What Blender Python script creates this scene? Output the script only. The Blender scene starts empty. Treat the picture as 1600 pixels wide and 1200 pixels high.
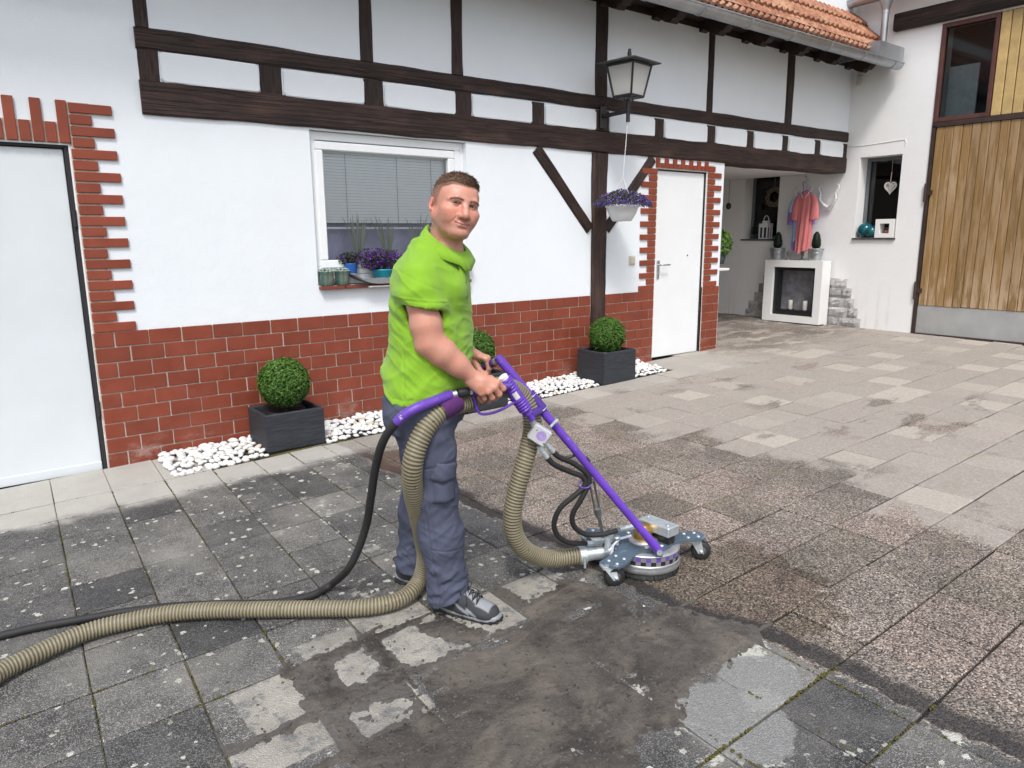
import bpy, bmesh, math, random
import numpy as np
from mathutils import Vector, Matrix, noise as mnoise
S = bpy.context.scene
R = math.radians
# ---------------------------------------------------------------- camera
cam_d = bpy.data.cameras.new('camera'); cam = bpy.data.objects.new('camera', cam_d)
S.collection.objects.link(cam); S.camera = cam
cam_d.sensor_width = 36.0; cam_d.lens = 25.513; cam_d.clip_start = 0.05; cam_d.clip_end = 400
cam.matrix_world = Matrix(((0.790325, 0.12835, -0.599093, 0.0), (-0.612649, 0.154615, -0.775084, -5.24512), (-0.006853, 0.979602, 0.200829, 1.501063), (0.0, 0.0, 0.0, 1.0)))
# ---------------------------------------------------------------- sky, sun, exposure
SUN_EL, SUN_AZ = R(53), R(218)          # azimuth: compass direction the light comes from (+Y is 0)
w = bpy.data.worlds.new('World'); S.world = w; w.use_nodes = True
nt = w.node_tree; bg = nt.nodes['Background']
sky = nt.nodes.new('ShaderNodeTexSky'); sky.sky_type = 'NISHITA'; sky.sun_disc = False
sky.sun_elevation = SUN_EL; sky.sun_rotation = SUN_AZ
sky.air_density = 1.0; sky.dust_density = 3.0; sky.ozone_density = 1.0
hs = nt.nodes.new('ShaderNodeHueSaturation'); hs.inputs['Saturation'].default_value = 0.62
nt.links.new(sky.outputs[0], hs.inputs['Color']); nt.links.new(hs.outputs[0], bg.inputs[0])
bg.inputs[1].default_value = 0.15
sl = bpy.data.lights.new('sun', 'SUN'); sl.energy = 1.5; sl.angle = R(11); sl.color = (1, 0.98, 0.95)
so = bpy.data.objects.new('sun', sl); S.collection.objects.link(so)
sd = Vector((math.sin(SUN_AZ) * math.cos(SUN_EL), math.cos(SUN_AZ) * math.cos(SUN_EL), math.sin(SUN_EL)))
so.rotation_euler = sd.to_track_quat('Z', 'Y').to_euler(); so.location = sd * 30
vs = S.view_settings; vs.view_transform = 'Standard'; vs.look = 'None'; vs.exposure = 0.58; vs.gamma = 1.0
vs.use_curve_mapping = False
S.cycles.use_denoising = True; S.cycles.max_bounces = 8; S.cycles.diffuse_bounces = 4

# ---------------------------------------------------------------- helpers
rnd = random.Random(7)
COL = S.collection
def gz(x, y): return 0.002 + 0.025 * x + 0.010 * y
class MB:
    """collects vertices and faces of ONE mesh"""
    def __init__(s): s.v = []; s.f = []; s.m = []; s.sm = []
    def add(s, vs, fs, mi=0, smooth=False):
        b = len(s.v); s.v += [tuple(p) for p in vs]
        for f in fs: s.f.append(tuple(b + i for i in f)); s.m.append(mi); s.sm.append(smooth)
    def box(s, x0, x1, y0, y1, z0, z1, mi=0, bev=0.0, rot=None, loc=None):
        if bev <= 0:
            vs = [(x, y, z) for z in (z0, z1) for y in (y0, y1) for x in (x0, x1)]
            fs = [(0, 2, 3, 1), (4, 5, 7, 6), (0, 1, 5, 4), (2, 6, 7, 3), (0, 4, 6, 2), (1, 3, 7, 5)]
        else:
            b = min(bev, (x1 - x0) * .49, (y1 - y0) * .49, (z1 - z0) * .49)
            vs = []; idx = {}
            for cx in (0, 1):
                for cy in (0, 1):
                    for cz in (0, 1):
                        X = (x0, x1)[cx]; Y = (y0, y1)[cy]; Z = (z0, z1)[cz]
                        ix = X + (b if cx == 0 else -b); iy = Y + (b if cy == 0 else -b); iz = Z + (b if cz == 0 else -b)
                        for a, p in enumerate(((X, iy, iz), (ix, Y, iz), (ix, iy, Z))):
                            idx[(cx, cy, cz, a)] = len(vs); vs.append(p)
            I = lambda *k: idx[k]
            fs = []
            for s_ in (0, 1):
                q = [I(s_, 0, 0, 0), I(s_, 1, 0, 0), I(s_, 1, 1, 0), I(s_, 0, 1, 0)]; fs.append(q if s_ else q[::-1])
                q = [I(0, s_, 0, 1), I(1, s_, 0, 1), I(1, s_, 1, 1), I(0, s_, 1, 1)]; fs.append(q[::-1] if s_ else q)
                q = [I(0, 0, s_, 2), I(1, 0, s_, 2), I(1, 1, s_, 2), I(0, 1, s_, 2)]; fs.append(q if s_ else q[::-1])
            for a in (0, 1):
                for c in (0, 1):
                    par = (a + c) % 2
                    q = [I(a, c, 0, 0), I(a, c, 1, 0), I(a, c, 1, 1), I(a, c, 0, 1)]; fs.append(q if par else q[::-1])
                    q = [I(a, 0, c, 0), I(a, 1, c, 0), I(a, 1, c, 2), I(a, 0, c, 2)]; fs.append(q[::-1] if par else q)
                    q = [I(0, a, c, 1), I(1, a, c, 1), I(1, a, c, 2), I(0, a, c, 2)]; fs.append(q if par else q[::-1])
                    for d in (0, 1):
                        q = [I(a, c, d, 0), I(a, c, d, 1), I(a, c, d, 2)]; fs.append(q if (a + c + d) % 2 else q[::-1])
        if rot is not None: vs = [rot @ Vector(p) for p in vs]
        if loc is not None: vs = [Vector(p) + Vector(loc) for p in vs]
        s.add(vs, fs, mi)
    def tube(s, pts, rad, n=10, mi=0, cap=True, smooth=True, ring=None):
        """tube along points; rad is a number or a list"""
        pts = [Vector(p) for p in pts]; k = len(pts)
        rad = [rad] * k if isinstance(rad, (int, float)) else list(rad)
        T = []
        for i in range(k):
            t = pts[min(i + 1, k - 1)] - pts[max(i - 1, 0)]
            T.append(t.normalized() if t.length > 1e-9 else Vector((0, 0, 1)))
        u = T[0].orthogonal().normalized(); vs = []
        for i in range(k):
            u = (u - T[i] * u.dot(T[i]))
            u = u.normalized() if u.length > 1e-6 else T[i].orthogonal().normalized()
            v = T[i].cross(u)
            for j in range(n):
                a = 2 * math.pi * j / n
                vs.append(pts[i] + (u * math.cos(a) + v * math.sin(a)) * rad[i])
        fs = [(i * n + j, i * n + (j + 1) % n, (i + 1) * n + (j + 1) % n, (i + 1) * n + j) for i in range(k - 1) for j in range(n)]
        s.add(vs, fs, mi, smooth)
        if cap:
            s.add([vs[j] for j in range(n)][::-1], [tuple(range(n))], mi)
            s.add([vs[(k - 1) * n + j] for j in range(n)], [tuple(range(n))], mi)
    def lathe(s, prof, n=24, c=(0, 0, 0), mi=0, smooth=True, axis=None, cap=True):
        """prof: (r, z) pairs turned about the z axis (or the given axis)"""
        vs = []
        q = Vector(axis).to_track_quat('Z', 'Y') if axis is not None else None
        for r, z in prof:
            for j in range(n):
                a = 2 * math.pi * j / n; p = Vector((r * math.cos(a), r * math.sin(a), z))
                if q: p = q @ p
                vs.append(p + Vector(c))
        k = len(prof)
        fs = [(i * n + j, i * n + (j + 1) % n, (i + 1) * n + (j + 1) % n, (i + 1) * n + j) for i in range(k - 1) for j in range(n)]
        s.add(vs, fs, mi, smooth)
        if cap:
            if prof[0][0] > 1e-4: s.add(vs[:n][::-1], [tuple(range(n))], mi)
            if prof[-1][0] > 1e-4: s.add(vs[-n:], [tuple(range(n))], mi)
    def sphere(s, c, r, n=16, m=10, mi=0, jit=0, rg=None):
        rx, ry, rz = (r, r, r) if isinstance(r, (int, float)) else r
        vs = [(c[0], c[1], c[2] - rz)]
        for i in range(1, m):
            t = math.pi * i / m
            for j in range(n):
                a = 2 * math.pi * j / n; k = 1 + (rg.uniform(-jit, jit) if rg else 0)
                vs.append((c[0] + rx * k * math.sin(t) * math.cos(a), c[1] + ry * k * math.sin(t) * math.sin(a), c[2] - rz * k * math.cos(t)))
        vs.append((c[0], c[1], c[2] + rz)); L = len(vs) - 1
        fs = [(0, 1 + (j + 1) % n, 1 + j) for j in range(n)]
        for i in range(m - 2):
            for j in range(n):
                a = 1 + i * n + j; b = 1 + i * n + (j + 1) % n
                fs.append((a, b, b + n, a + n))
        b0 = 1 + (m - 2) * n
        fs += [(b0 + j, b0 + (j + 1) % n, L) for j in range(n)]
        s.add(vs, fs, mi, True)
    def prism(s, poly, z0, z1, mi=0):
        n = len(poly); vs = [(x, y, z0) for x, y in poly] + [(x, y, z1) for x, y in poly]
        fs = [tuple(range(n))[::-1], tuple(range(n, 2 * n))] + [(i, (i + 1) % n, n + (i + 1) % n, n + i) for i in range(n)]
        s.add(vs, fs, mi)
    def mesh(s, name, mats):
        me = bpy.data.meshes.new(name); me.from_pydata(s.v, [], s.f)
        for m_ in (mats if isinstance(mats, (list, tuple)) else [mats]): me.materials.append(m_)
        me.polygons.foreach_set('material_index', s.m); me.polygons.foreach_set('use_smooth', s.sm); me.update()
        return me
def link(name, me, parent=None, loc=None, rot=None, world=False):
    o = bpy.data.objects.new(name, me); COL.objects.link(o)
    if loc is not None: o.location = loc
    if rot is not None: o.rotation_euler = rot
    if parent is not None:
        o.parent = parent
        if world: o.matrix_parent_inverse = Matrix.LocRotScale(parent.location, parent.rotation_euler, parent.scale).inverted()
    return o
def build(name, mb, mats, parent=None, loc=None, rot=None, world=True):
    return link(name, mb.mesh(name, mats), parent, loc, rot, world)
def tag(o, label, cat, group=None):
    o['label'] = label; o['category'] = cat
    if group: o['group'] = group
    return o
def thing(name, label, cat, loc, rz=0.0, group=None):
    o = bpy.data.objects.new(name, None); COL.objects.link(o); o.empty_display_size = .1
    o.location = loc; o.rotation_euler = (0, 0, rz)
    return tag(o, label, cat, group)
def copy_tree(o, parent=None):
    c = o.copy(); COL.objects.link(c)
    if parent is not None: c.parent = parent
    for ch in list(o.children): copy_tree(ch, c)
    return c
def spline(pts, n=8):
    """Catmull-Rom through the points"""
    P = [Vector(p) for p in pts]; P = [P[0] * 2 - P[1]] + P + [P[-1] * 2 - P[-2]]; out = []
    for i in range(1, len(P) - 2):
        a, b, c, d = P[i - 1:i + 3]
        for k in range(n):
            t = k / n
            out.append(.5 * ((2 * b) + (c - a) * t + (2 * a - 5 * b + 4 * c - d) * t * t + (3 * b - a - 3 * c + d) * t ** 3))
    out.append(P[-2]); return out
def resample(pts, step):
    out = [pts[0].copy()]; acc = 0.0
    for a, b in zip(pts[:-1], pts[1:]):
        L = (b - a).length; d = step - acc
        while d <= L:
            out.append(a.lerp(b, d / L)); d += step
        acc = (acc + L) % step
    return out

# ---------------------------------------------------------------- materials
class NT:
    """small node builder"""
    def __init__(s, name):
        s.m = bpy.data.materials.new(name); s.m.use_nodes = True; s.t = s.m.node_tree
        s.b = s.t.nodes['Principled BSDF']; s.out = s.t.nodes['Material Output']
    def n(s, typ, **kw):
        nd = s.t.nodes.new('ShaderNode' + typ)
        for k, v in kw.items():
            if k.startswith('i_'): nd.inputs[k[2:]].default_value = v
            else: setattr(nd, k, v)
        return nd
    def lk(s, a, b): s.t.links.new(a, b)
    def val(s, sock, v):
        if hasattr(v, 'is_output'): s.lk(v, sock)
        else: sock.default_value = v
    def pos(s): return s.n('NewGeometry').outputs['Position']
    def obj(s): return s.n('TexCoord').outputs['Object']
    def mapv(s, vec, scale=(1, 1, 1), loc=(0, 0, 0)):
        m = s.n('Mapping'); s.lk(vec, m.inputs[0]); m.inputs['Scale'].default_value = scale; m.inputs['Location'].default_value = loc
        return m.outputs[0]
    def noise(s, vec, scale, detail=4, rough=.6, dist=0.0, col=False):
        n_ = s.n('TexNoise'); s.lk(vec, n_.inputs['Vector']); n_.inputs['Scale'].default_value = scale
        n_.inputs['Detail'].default_value = detail; n_.inputs['Roughness'].default_value = rough; n_.inputs['Distortion'].default_value = dist
        return n_.outputs['Color' if col else 0]
    def voro(s, vec, scale, feat='F1', out='Distance', rand=1.0):
        n_ = s.n('TexVoronoi'); n_.feature = feat; s.lk(vec, n_.inputs['Vector']); n_.inputs['Scale'].default_value = scale
        n_.inputs['Randomness'].default_value = rand
        return n_.outputs[out]
    def math(s, op, a, b=0.0, c=0.0, clamp=False):
        n_ = s.n('Math'); n_.operation = op; n_.use_clamp = clamp
        s.val(n_.inputs[0], a); s.val(n_.inputs[1], b); s.val(n_.inputs[2], c)
        return n_.outputs[0]
    def ramp(s, fac, a, b, lo=0.0, hi=1.0):
        """smooth map of fac from [a, b] to [lo, hi]"""
        n_ = s.n('MapRange'); n_.interpolation_type = 'SMOOTHSTEP'; s.val(n_.inputs[0], fac)
        for i, v in enumerate((a, b, lo, hi)): n_.inputs[1 + i].default_value = v
        return n_.outputs[0]
    def mix(s, fac, a, b, mode='MIX'):
        n_ = s.n('Mix'); n_.data_type = 'RGBA'; n_.blend_type = mode; n_.clamp_factor = True
        s.val(n_.inputs[0], fac)
        for i, v in ((6, a), (7, b)):
            s.val(n_.inputs[i], v if hasattr(v, 'is_output') else (*v, 1.0)[:4])
        return n_.outputs[2]
    def bump(s, h, strength=.3, dist=.01, normal=None):
        n_ = s.n('Bump'); s.lk(h, n_.inputs['Height']); n_.inputs['Strength'].default_value = strength; n_.inputs['Distance'].default_value = dist
        if normal is not None: s.lk(normal, n_.inputs['Normal'])
        return n_.outputs[0]
    def rnd(s): return s.n('ObjectInfo').outputs['Random']
    def done(s, col=None, rough=None, metal=None, bump=None, spec=None):
        if col is not None: s.val(s.b.inputs['Base Color'], col if hasattr(col, 'is_output') else (*col, 1.0)[:4])
        if rough is not None: s.val(s.b.inputs['Roughness'], rough)
        if metal is not None: s.val(s.b.inputs['Metallic'], metal)
        if spec is not None: s.val(s.b.inputs['Specular IOR Level'], spec)
        if bump is not None: s.lk(bump, s.b.inputs['Normal'])
        return s.m
def simple(name, col, rough=.6, metal=0.0, var=.12, scale=18.0, bump=0.0, bscale=120.0, objvar=0.0, spec=.5, world=False):
    n = NT(name); v = n.pos() if world else n.obj()
    f = n.noise(v, scale, 5, .65)
    c = n.mix(n.ramp(f, .25, .75), tuple(x * (1 - var) for x in col), tuple(min(1, x * (1 + var)) for x in col))
    if objvar:
        c = n.mix(1.0, c, n.mix(n.rnd(), (1 - objvar,) * 3, (1 + objvar * .6,) * 3), 'MULTIPLY')
    b = n.bump(n.noise(v, bscale, 3, .6), bump, .01) if bump else None
    return n.done(c, n.ramp(f, .2, .8, rough * .9, min(1, rough * 1.1)), metal, b, spec)
def glass_mat(name, tint=(.9, .95, .95), ior=1.5, rough=0.0):
    n = NT(name); n.t.nodes.remove(n.b)
    fr = n.n('Fresnel'); fr.inputs[0].default_value = ior
    tr = n.n('BsdfTransparent'); tr.inputs[0].default_value = (*tint, 1)
    gl = n.n('BsdfGlossy'); gl.inputs['Roughness'].default_value = rough
    mx = n.n('MixShader'); n.lk(fr.outputs[0], mx.inputs[0]); n.lk(tr.outputs[0], mx.inputs[1]); n.lk(gl.outputs[0], mx.inputs[2])
    n.lk(mx.outputs[0], n.out.inputs[0]); return n.m

def m_plaster(name, col, dirt=.0):
    n = NT(name); p = n.pos()
    f = n.noise(p, 1.3, 5, .6); g = n.noise(p, 30, 4, .7)
    c = n.mix(n.ramp(f, .3, .7), tuple(x * .965 for x in col), col)
    c = n.mix(n.math('MULTIPLY', n.ramp(g, .5, .8), .12), c, tuple(x * .86 for x in col))
    if dirt:
        vert = n.noise(n.mapv(p, (6, 6, .8)), 1.6, 5, .7)
        z = n.n('SeparateXYZ'); n.lk(p, z.inputs[0])
        low = n.ramp(z.outputs[2], .25, 1.0, 1, 0)
        c = n.mix(n.math('MULTIPLY', n.ramp(vert, .5, .75), n.math('MULTIPLY_ADD', low, .5, dirt)), c, (.52, .47, .40))
    h = n.math('ADD', n.math('MULTIPLY', n.noise(p, 90, 3, .6), .5), n.math('MULTIPLY', n.noise(p, 9, 4, .6), 1.2))
    return n.done(c, .88, 0, n.bump(h, .42, .007), .2)
PLASTER = m_plaster('white_plaster', (.765, .81, .845))
PLASTER_OLD = m_plaster('old_white_plaster', (.80, .80, .795), .05)
def m_wood_dark():
    n = NT('dark_timber'); o = n.obj(); p = n.mapv(o, (1.2, 14, 14))
    g = n.noise(p, 3.0, 7, .7, .6); k = n.noise(n.mapv(o, (.8, 2, 2)), 2.5, 4, .6); r = n.rnd()
    c = n.mix(n.ramp(g, .25, .8), (.010, .006, .005), (.046, .025, .019))
    c = n.mix(n.math('MULTIPLY', n.ramp(k, .45, .75), .45), c, (.085, .05, .04))
    c = n.mix(n.math('MULTIPLY', n.ramp(n.noise(n.mapv(o, (3, 30, 30)), 6, 5, .75), .62, .8), .35), c, (.17, .14, .125))
    crack = n.ramp(n.noise(n.mapv(o, (.5, 22, 22)), 1.5, 3, .5, .4), .46, .5)
    crack2 = n.ramp(n.noise(n.mapv(o, (.5, 22, 22)), 1.5, 3, .5, .4), .5, .54, 1, 0)
    cr = n.math('MULTIPLY', crack, crack2)
    c = n.mix(n.math('MULTIPLY', cr, .6), c, (.006, .005, .005))
    c = n.mix(1.0, c, n.mix(r, (.8, .8, .8), (1.25, 1.2, 1.2)), 'MULTIPLY')
    h = n.math('SUBTRACT', n.math('MULTIPLY', g, 1.0), n.math('MULTIPLY', cr, .8))
    return n.done(c, .62, 0, n.bump(h, .55, .012), .4)
TIMBER = m_wood_dark()
def m_tile(name, col, objvar=.11):
    n = NT(name); p = n.pos(); f = n.noise(p, 7, 4, .6); g = n.noise(p, 160, 2, .6)
    c = n.mix(n.ramp(f, .3, .75), tuple(x * .90 for x in col), tuple(x * 1.08 for x in col))
    c = n.mix(1.0, c, n.mix(n.rnd(), (1 - objvar,) * 3, (1 + objvar, 1 + objvar * .7, 1 + objvar * .7)), 'MULTIPLY')
    ef = n.noise(n.mapv(p, (1, 1, 1.6)), 3.5, 6, .75)
    zz = n.n('SeparateXYZ'); n.lk(p, zz.inputs[0])
    hgt = n.math('SUBTRACT', zz.outputs[2], n.math('MULTIPLY', zz.outputs[0], .025))
    low = n.math('MULTIPLY', n.ramp(hgt, .06, .22, .70, .04), n.ramp(ef, .5, .72))
    c = n.mix(low, c, (.42, .30, .27))
    return n.done(c, n.ramp(f, .3, .7, .42, .62), 0, n.bump(n.math('ADD', g, n.math('MULTIPLY', f, 1.5)), .12, .004), .4)
TILE = m_tile('red_brown_clinker', (.21, .047, .024))
BRICK = m_tile('red_clinker_trim', (.24, .053, .026))
MORTAR = simple('light_mortar', (.52, .45, .38), .9, var=.2, scale=25, bump=.3, world=True)
PVC = simple('white_window_plastic', (.80, .82, .83), .3, var=.02)
DOORG = simple('grey_white_door_sheet', (.64, .685, .71), .45, var=.04, scale=1.5, bump=.03)
DOORW = simple('white_door_paint', (.76, .785, .80), .45, var=.03, scale=1.5, bump=.03)
GAP = simple('dark_gap', (.018, .016, .018), .7)
STEEL = simple('brushed_steel', (.55, .56, .58), .32, 1.0, var=.08)
ZINC = simple('zinc_sheet', (.40, .42, .44), .42, .85, var=.16, scale=5, bump=.05, world=True)
BLACKMETAL = simple('black_painted_metal', (.016, .017, .019), .42)
RUBBER = simple('black_rubber', (.018, .018, .019), .6, bump=.05)
BLACKPL = simple('black_plastic', (.02, .02, .022), .4)

# ================================================================ GROUND
XC0 = [-2.2 + .3 * i for i in range(8)] + [.2, .497, .79, 1.09, 1.39, 1.665, 1.935]
XC = XC0 + [2.2 + .298 * i for i in range(27)]
YR = [0.0] + [-.49 - .3028 * k for k in range(19)]
def xj(i, y):
    x = XC[i]; return x + .055 * (y + 2.91) * max(0, min(1, (2.2 - x) / 1.2))
def m_slab():
    n = NT('exposed_aggregate_slab'); p = n.pos(); sx = n.n('SeparateXYZ'); n.lk(p, sx.inputs[0]); X, Y = sx.outputs[0], sx.outputs[1]
    low = n.noise(p, 1.6, 4, .6); mid = n.noise(p, 6, 5, .65); fine = n.noise(p, 45, 3, .65); vlow = n.noise(p, .55, 3, .5)
    at = n.n('Attribute'); at.attribute_name = 'tint'
    r = n.math('FRACT', n.math('ADD', n.rnd(), at.outputs['Fac']))
    r2 = n.math('FRACT', n.math('MULTIPLY', r, 7.31)); r3 = n.math('FRACT', n.math('MULTIPLY', r, 23.7))
    # --- stone grains
    vc = n.n('TexVoronoi'); n.lk(p, vc.inputs['Vector']); vc.inputs['Scale'].default_value = 175
    gs = n.n('SeparateColor'); n.lk(vc.outputs['Color'], gs.inputs[0]); g1, g2 = gs.outputs[0], gs.outputs[1]
    vs_ = n.n('TexVoronoi'); n.lk(p, vs_.inputs['Vector']); vs_.inputs['Scale'].default_value = 330; gs_ = n.n('SeparateColor'); n.lk(vs_.outputs['Color'], gs_.inputs[0]); g3 = gs_.outputs[0]; cr = n.n('ValToRGB'); n.lk(g1, cr.inputs[0]); cr.color_ramp.interpolation = 'CONSTANT'
    for i, (pp, c) in enumerate(((0, (.055, .051, .050)), (.22, (.12, .105, .098)), (.40, (.20, .17, .148)), (.62, (.28, .24, .21)), (.82, (.37, .335, .295)), (.95, (.48, .45, .42)))):
        e = cr.color_ramp.elements[i] if i < 2 else cr.color_ramp.elements.new(pp)
        e.position = pp; e.color = (*c, 1)
    grain = cr.outputs[0]
    # --- clean wet slabs: pinkish, greyish or brownish kinds
    kind = n.mix(n.ramp(r2, .35, .75), (1.0, .98, .94), (1.06, .985, .95)); kind = n.mix(n.ramp(r3, .7, .9), kind, (.86, .84, .78))
    clean = n.mix(1.0, grain, kind, 'MULTIPLY')
    clean = n.mix(1.0, clean, n.mix(r, (.86, .86, .86), (1.14, 1.13, 1.12)), 'MULTIPLY')
    damp = n.ramp(n.math('ADD', low, n.math('MULTIPLY', mid, .4)), .5, .95, .80, 1.25)
    dampc = n.n('CombineColor'); [n.lk(damp, dampc.inputs[i]) for i in range(3)]
    clean = n.mix(1.0, clean, dampc.outputs[0], 'MULTIPLY')
    # --- dry slabs further away: same grains bleached by dried fines
    dryc = n.mix(.62, grain, n.mix(r2, (.46, .432, .38), (.475, .432, .385)))
    dryc = n.mix(n.ramp(r3, .62, .95, 0, .75), dryc, (.53, .49, .425))
    dryc = n.mix(n.ramp(fine, .35, .7, .35, 0), dryc, (.22, .18, .16))
    xn = n.math('ADD', X, n.math('ADD', n.math('MULTIPLY_ADD', low, 1.1, -.55), n.math('MULTIPLY_ADD', mid, .5, -.25)))
    slabstep = n.math('MULTIPLY_ADD', r, .55, -.27)
    dry = n.ramp(n.math('ADD', xn, slabstep), 3.86, 4.10)
    wetp = n.math('MULTIPLY', n.ramp(n.noise(n.mapv(p, (1.7, 3.4, 1)), 1.0, 4, .6), .56, .62), n.ramp(X, 5.6, 8.5, 1, .25))
    wetp = n.math('MULTIPLY', wetp, n.ramp(n.noise(n.mapv(p, (1, 1, 1), (5, 3, 0)), .8, 2, .5), .42, .6))
    # puddle edges lingering by the passage
    pasx = n.math('MULTIPLY', n.ramp(X, 6.0, 7.2), n.ramp(Y, -.9, -.2)); pas = n.math('MULTIPLY', pasx, n.ramp(n.noise(n.mapv(p, (1.5, 3, 1)), 1.7, 5, .65), .42, .52))
    dry = n.math('MULTIPLY', dry, n.math('SUBTRACT', 1.0, n.math('MAXIMUM', n.math('MULTIPLY', wetp, .9), n.math('MULTIPLY', pas, .92))))
    cleanall = n.mix(dry, clean, dryc)
    # yellow-green film
    alg = n.math('MULTIPLY', n.ramp(n.noise(p, 2.3, 4, .6), .60, .72), .22); cleanall = n.mix(alg, cleanall, (.24, .20, .10))
    # --- uncleaned slabs: black biofilm with pale grains and lichen
    salt = n.ramp(g3, .66, .76)
    film = n.mix(n.ramp(mid, .25, .8), (.034, .034, .034), (.108, .106, .102))
    film = n.mix(n.math('MULTIPLY', salt, n.ramp(fine, .28, .62, .22, .72)), film, (.29, .285, .275))
    film = n.mix(n.ramp(low, .46, .74, 0, .62), film, (.215, .208, .19))
    film = n.mix(1.0, film, n.mix(r, (.60, .60, .62), (1.40, 1.38, 1.34)), 'MULTIPLY')
    pv = n.n('VectorMath'); pv.operation = 'ADD'; n.lk(p, pv.inputs[0])
    wob = n.noise(p, 38, 2, .6, col=True); wm = n.n('VectorMath'); wm.operation = 'SCALE'; n.lk(wob, wm.inputs[0]); wm.inputs['Scale'].default_value = .034; n.lk(wm.outputs[0], pv.inputs[1])
    def spots(scale, rmin, rmax, frac):
        v = n.n('TexVoronoi'); n.lk(pv.outputs[0], v.inputs['Vector']); v.inputs['Scale'].default_value = scale
        c = n.n('SeparateColor'); n.lk(v.outputs['Color'], c.inputs[0])
        rad = n.math('MULTIPLY_ADD', c.outputs[1], rmax - rmin, rmin)
        on = n.math('LESS_THAN', c.outputs[0], frac)
        return n.math('MULTIPLY', n.math('LESS_THAN', v.outputs['Distance'], rad), on), c.outputs[2]
    s1, q1 = spots(9.5, .07, .17, .50); s2, q2 = spots(23, .14, .32, .36)
    dens = n.ramp(n.noise(p, 1.1, 3, .55), .28, .50)
    lich = n.math('MAXIMUM', n.math('MULTIPLY', s1, dens), n.math('MULTIPLY', s2, dens))
    # lichen crust grown together
    crust = n.math('MULTIPLY', n.ramp(n.math('ADD', n.noise(pv.outputs[0], 5, 6, .72), n.math('MULTIPLY', low, .5)), .86, .90), n.math('MULTIPLY', n.ramp(X, .9, 1.3), n.ramp(Y, -3.1, -2.2, 1, .4)))
    lich = n.math('MAXIMUM', lich, crust)
    lcol = n.mix(q1, (.52, .52, .475), (.40, .40, .33))
    dirty = n.mix(n.math('MULTIPLY', lich, n.ramp(fine, .2, .5, .75, 1)), film, lcol)
    # --- pale worn slabs: the strip by the wall and the freshly scraped corner
    palec = n.mix(n.ramp(mid, .3, .75), (.27, .255, .22), (.40, .38, .335)); palec = n.mix(n.math('MULTIPLY', salt, .25), palec, (.16, .15, .14))
    palec = n.mix(n.ramp(n.noise(p, 16, 6, .75), .50, .62, 0, .8), palec, (.135, .14, .148)); palec = n.mix(n.ramp(n.noise(p, 3.1, 4, .6), .5, .7, 0, .7), palec, (.16, .155, .145))
    yn = n.math('ADD', Y, n.math('ADD', n.math('MULTIPLY_ADD', low, .3, -.15), n.math('MULTIPLY_ADD', mid, .22, -.11)))
    strip = n.ramp(yn, -.92, -.72)
    def blob(cx, cy, rx, ry, e=.35):
        dx = n.math('DIVIDE', n.math('SUBTRACT', X, cx), rx); dy = n.math('DIVIDE', n.math('SUBTRACT', Y, cy), ry)
        d = n.math('SQRT', n.math('ADD', n.math('MULTIPLY', dx, dx), n.math('MULTIPLY', dy, dy)))
        d = n.math('ADD', d, n.math('MULTIPLY_ADD', n.noise(p, 9, 5, .65), e * 2, -e))
        return n.ramp(d, .94, 1.04, 1, 0)
    def rect(cx, cy, rx, ry, e=.20):
        dx = n.math('ABSOLUTE', n.math('DIVIDE', n.math('SUBTRACT', X, cx), rx)); dy = n.math('ABSOLUTE', n.math('DIVIDE', n.math('SUBTRACT', Y, cy), ry))
        d = n.math('ADD', n.math('MAXIMUM', dx, dy), n.math('MULTIPLY_ADD', n.noise(p, 10, 6, .7), e * 2, -e)); return n.ramp(d, .92, 1.02, 1, 0)
    sc = rect(.94, -3.07, .155, .155)
    for a in ((1.24, -3.07, .155, .155), (.94, -3.33, .15, .10, .3), (.69, -3.07, .115, .155, .3), (.64, -3.30, .16, .075, .3), (.97, -2.86, .12, .07, .4), (1.24, -2.80, .155, .12, .3), (1.54, -3.06, .155, .14), (1.84, -3.04, .15, .13, .3), (1.53, -2.80, .11, .10, .4)): sc = n.math('MAXIMUM', sc, rect(*a))
    grey = n.math('MAXIMUM', blob(2.02, -4.0, .16, .13, .2), blob(1.78, -4.07, .17, .19, .2))
    dirty = n.mix(sc, dirty, palec); dirty = n.mix(n.math('MULTIPLY', grey, .85), dirty, n.mix(salt, (.21, .21, .205), (.29, .29, .28)))
    # --- where the machine has been
    bx = n.math('ADD', X, n.math('ADD', n.math('MULTIPLY_ADD', low, .20, -.10), n.math('MULTIPLY_ADD', n.noise(p, 11, 4, .6), .10, -.05)))
    bx = n.math('ADD', bx, n.ramp(Y, -3.9, -3.5, -.12, 0)); bx = n.math('ADD', bx, n.ramp(Y, -1.9, -1.4, 0, .08))
    isclean = n.ramp(bx, 2.125, 2.15)
    stripwet = n.math('MULTIPLY', n.ramp(bx, 2.145, 2.155), n.ramp(bx, 2.22, 2.27, 1, 0)); stripwet = n.math('MULTIPLY', stripwet, n.ramp(Y, -1.0, -.6, 1, 0))
    c = n.mix(isclean, dirty, cleanall)
    wetnear = n.math('MULTIPLY', blob(2.35, -3.5, .55, .50, .45), isclean)
    c = n.mix(n.math('MULTIPLY', wetnear, .72), c, n.mix(1.0, c, (.42, .37, .30), 'MULTIPLY'))
    c = n.mix(n.math('MULTIPLY', stripwet, .84), c, (.022, .021, .023))
    strip = n.math('MULTIPLY', strip, n.ramp(X, 6.5, 7.5, 1, 0))
    c = n.mix(n.math('MULTIPLY', strip, n.math('MULTIPLY_ADD', isclean, -.45, .95)), c, n.mix(mid, (.36, .35, .32), (.50, .485, .445)))
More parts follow.
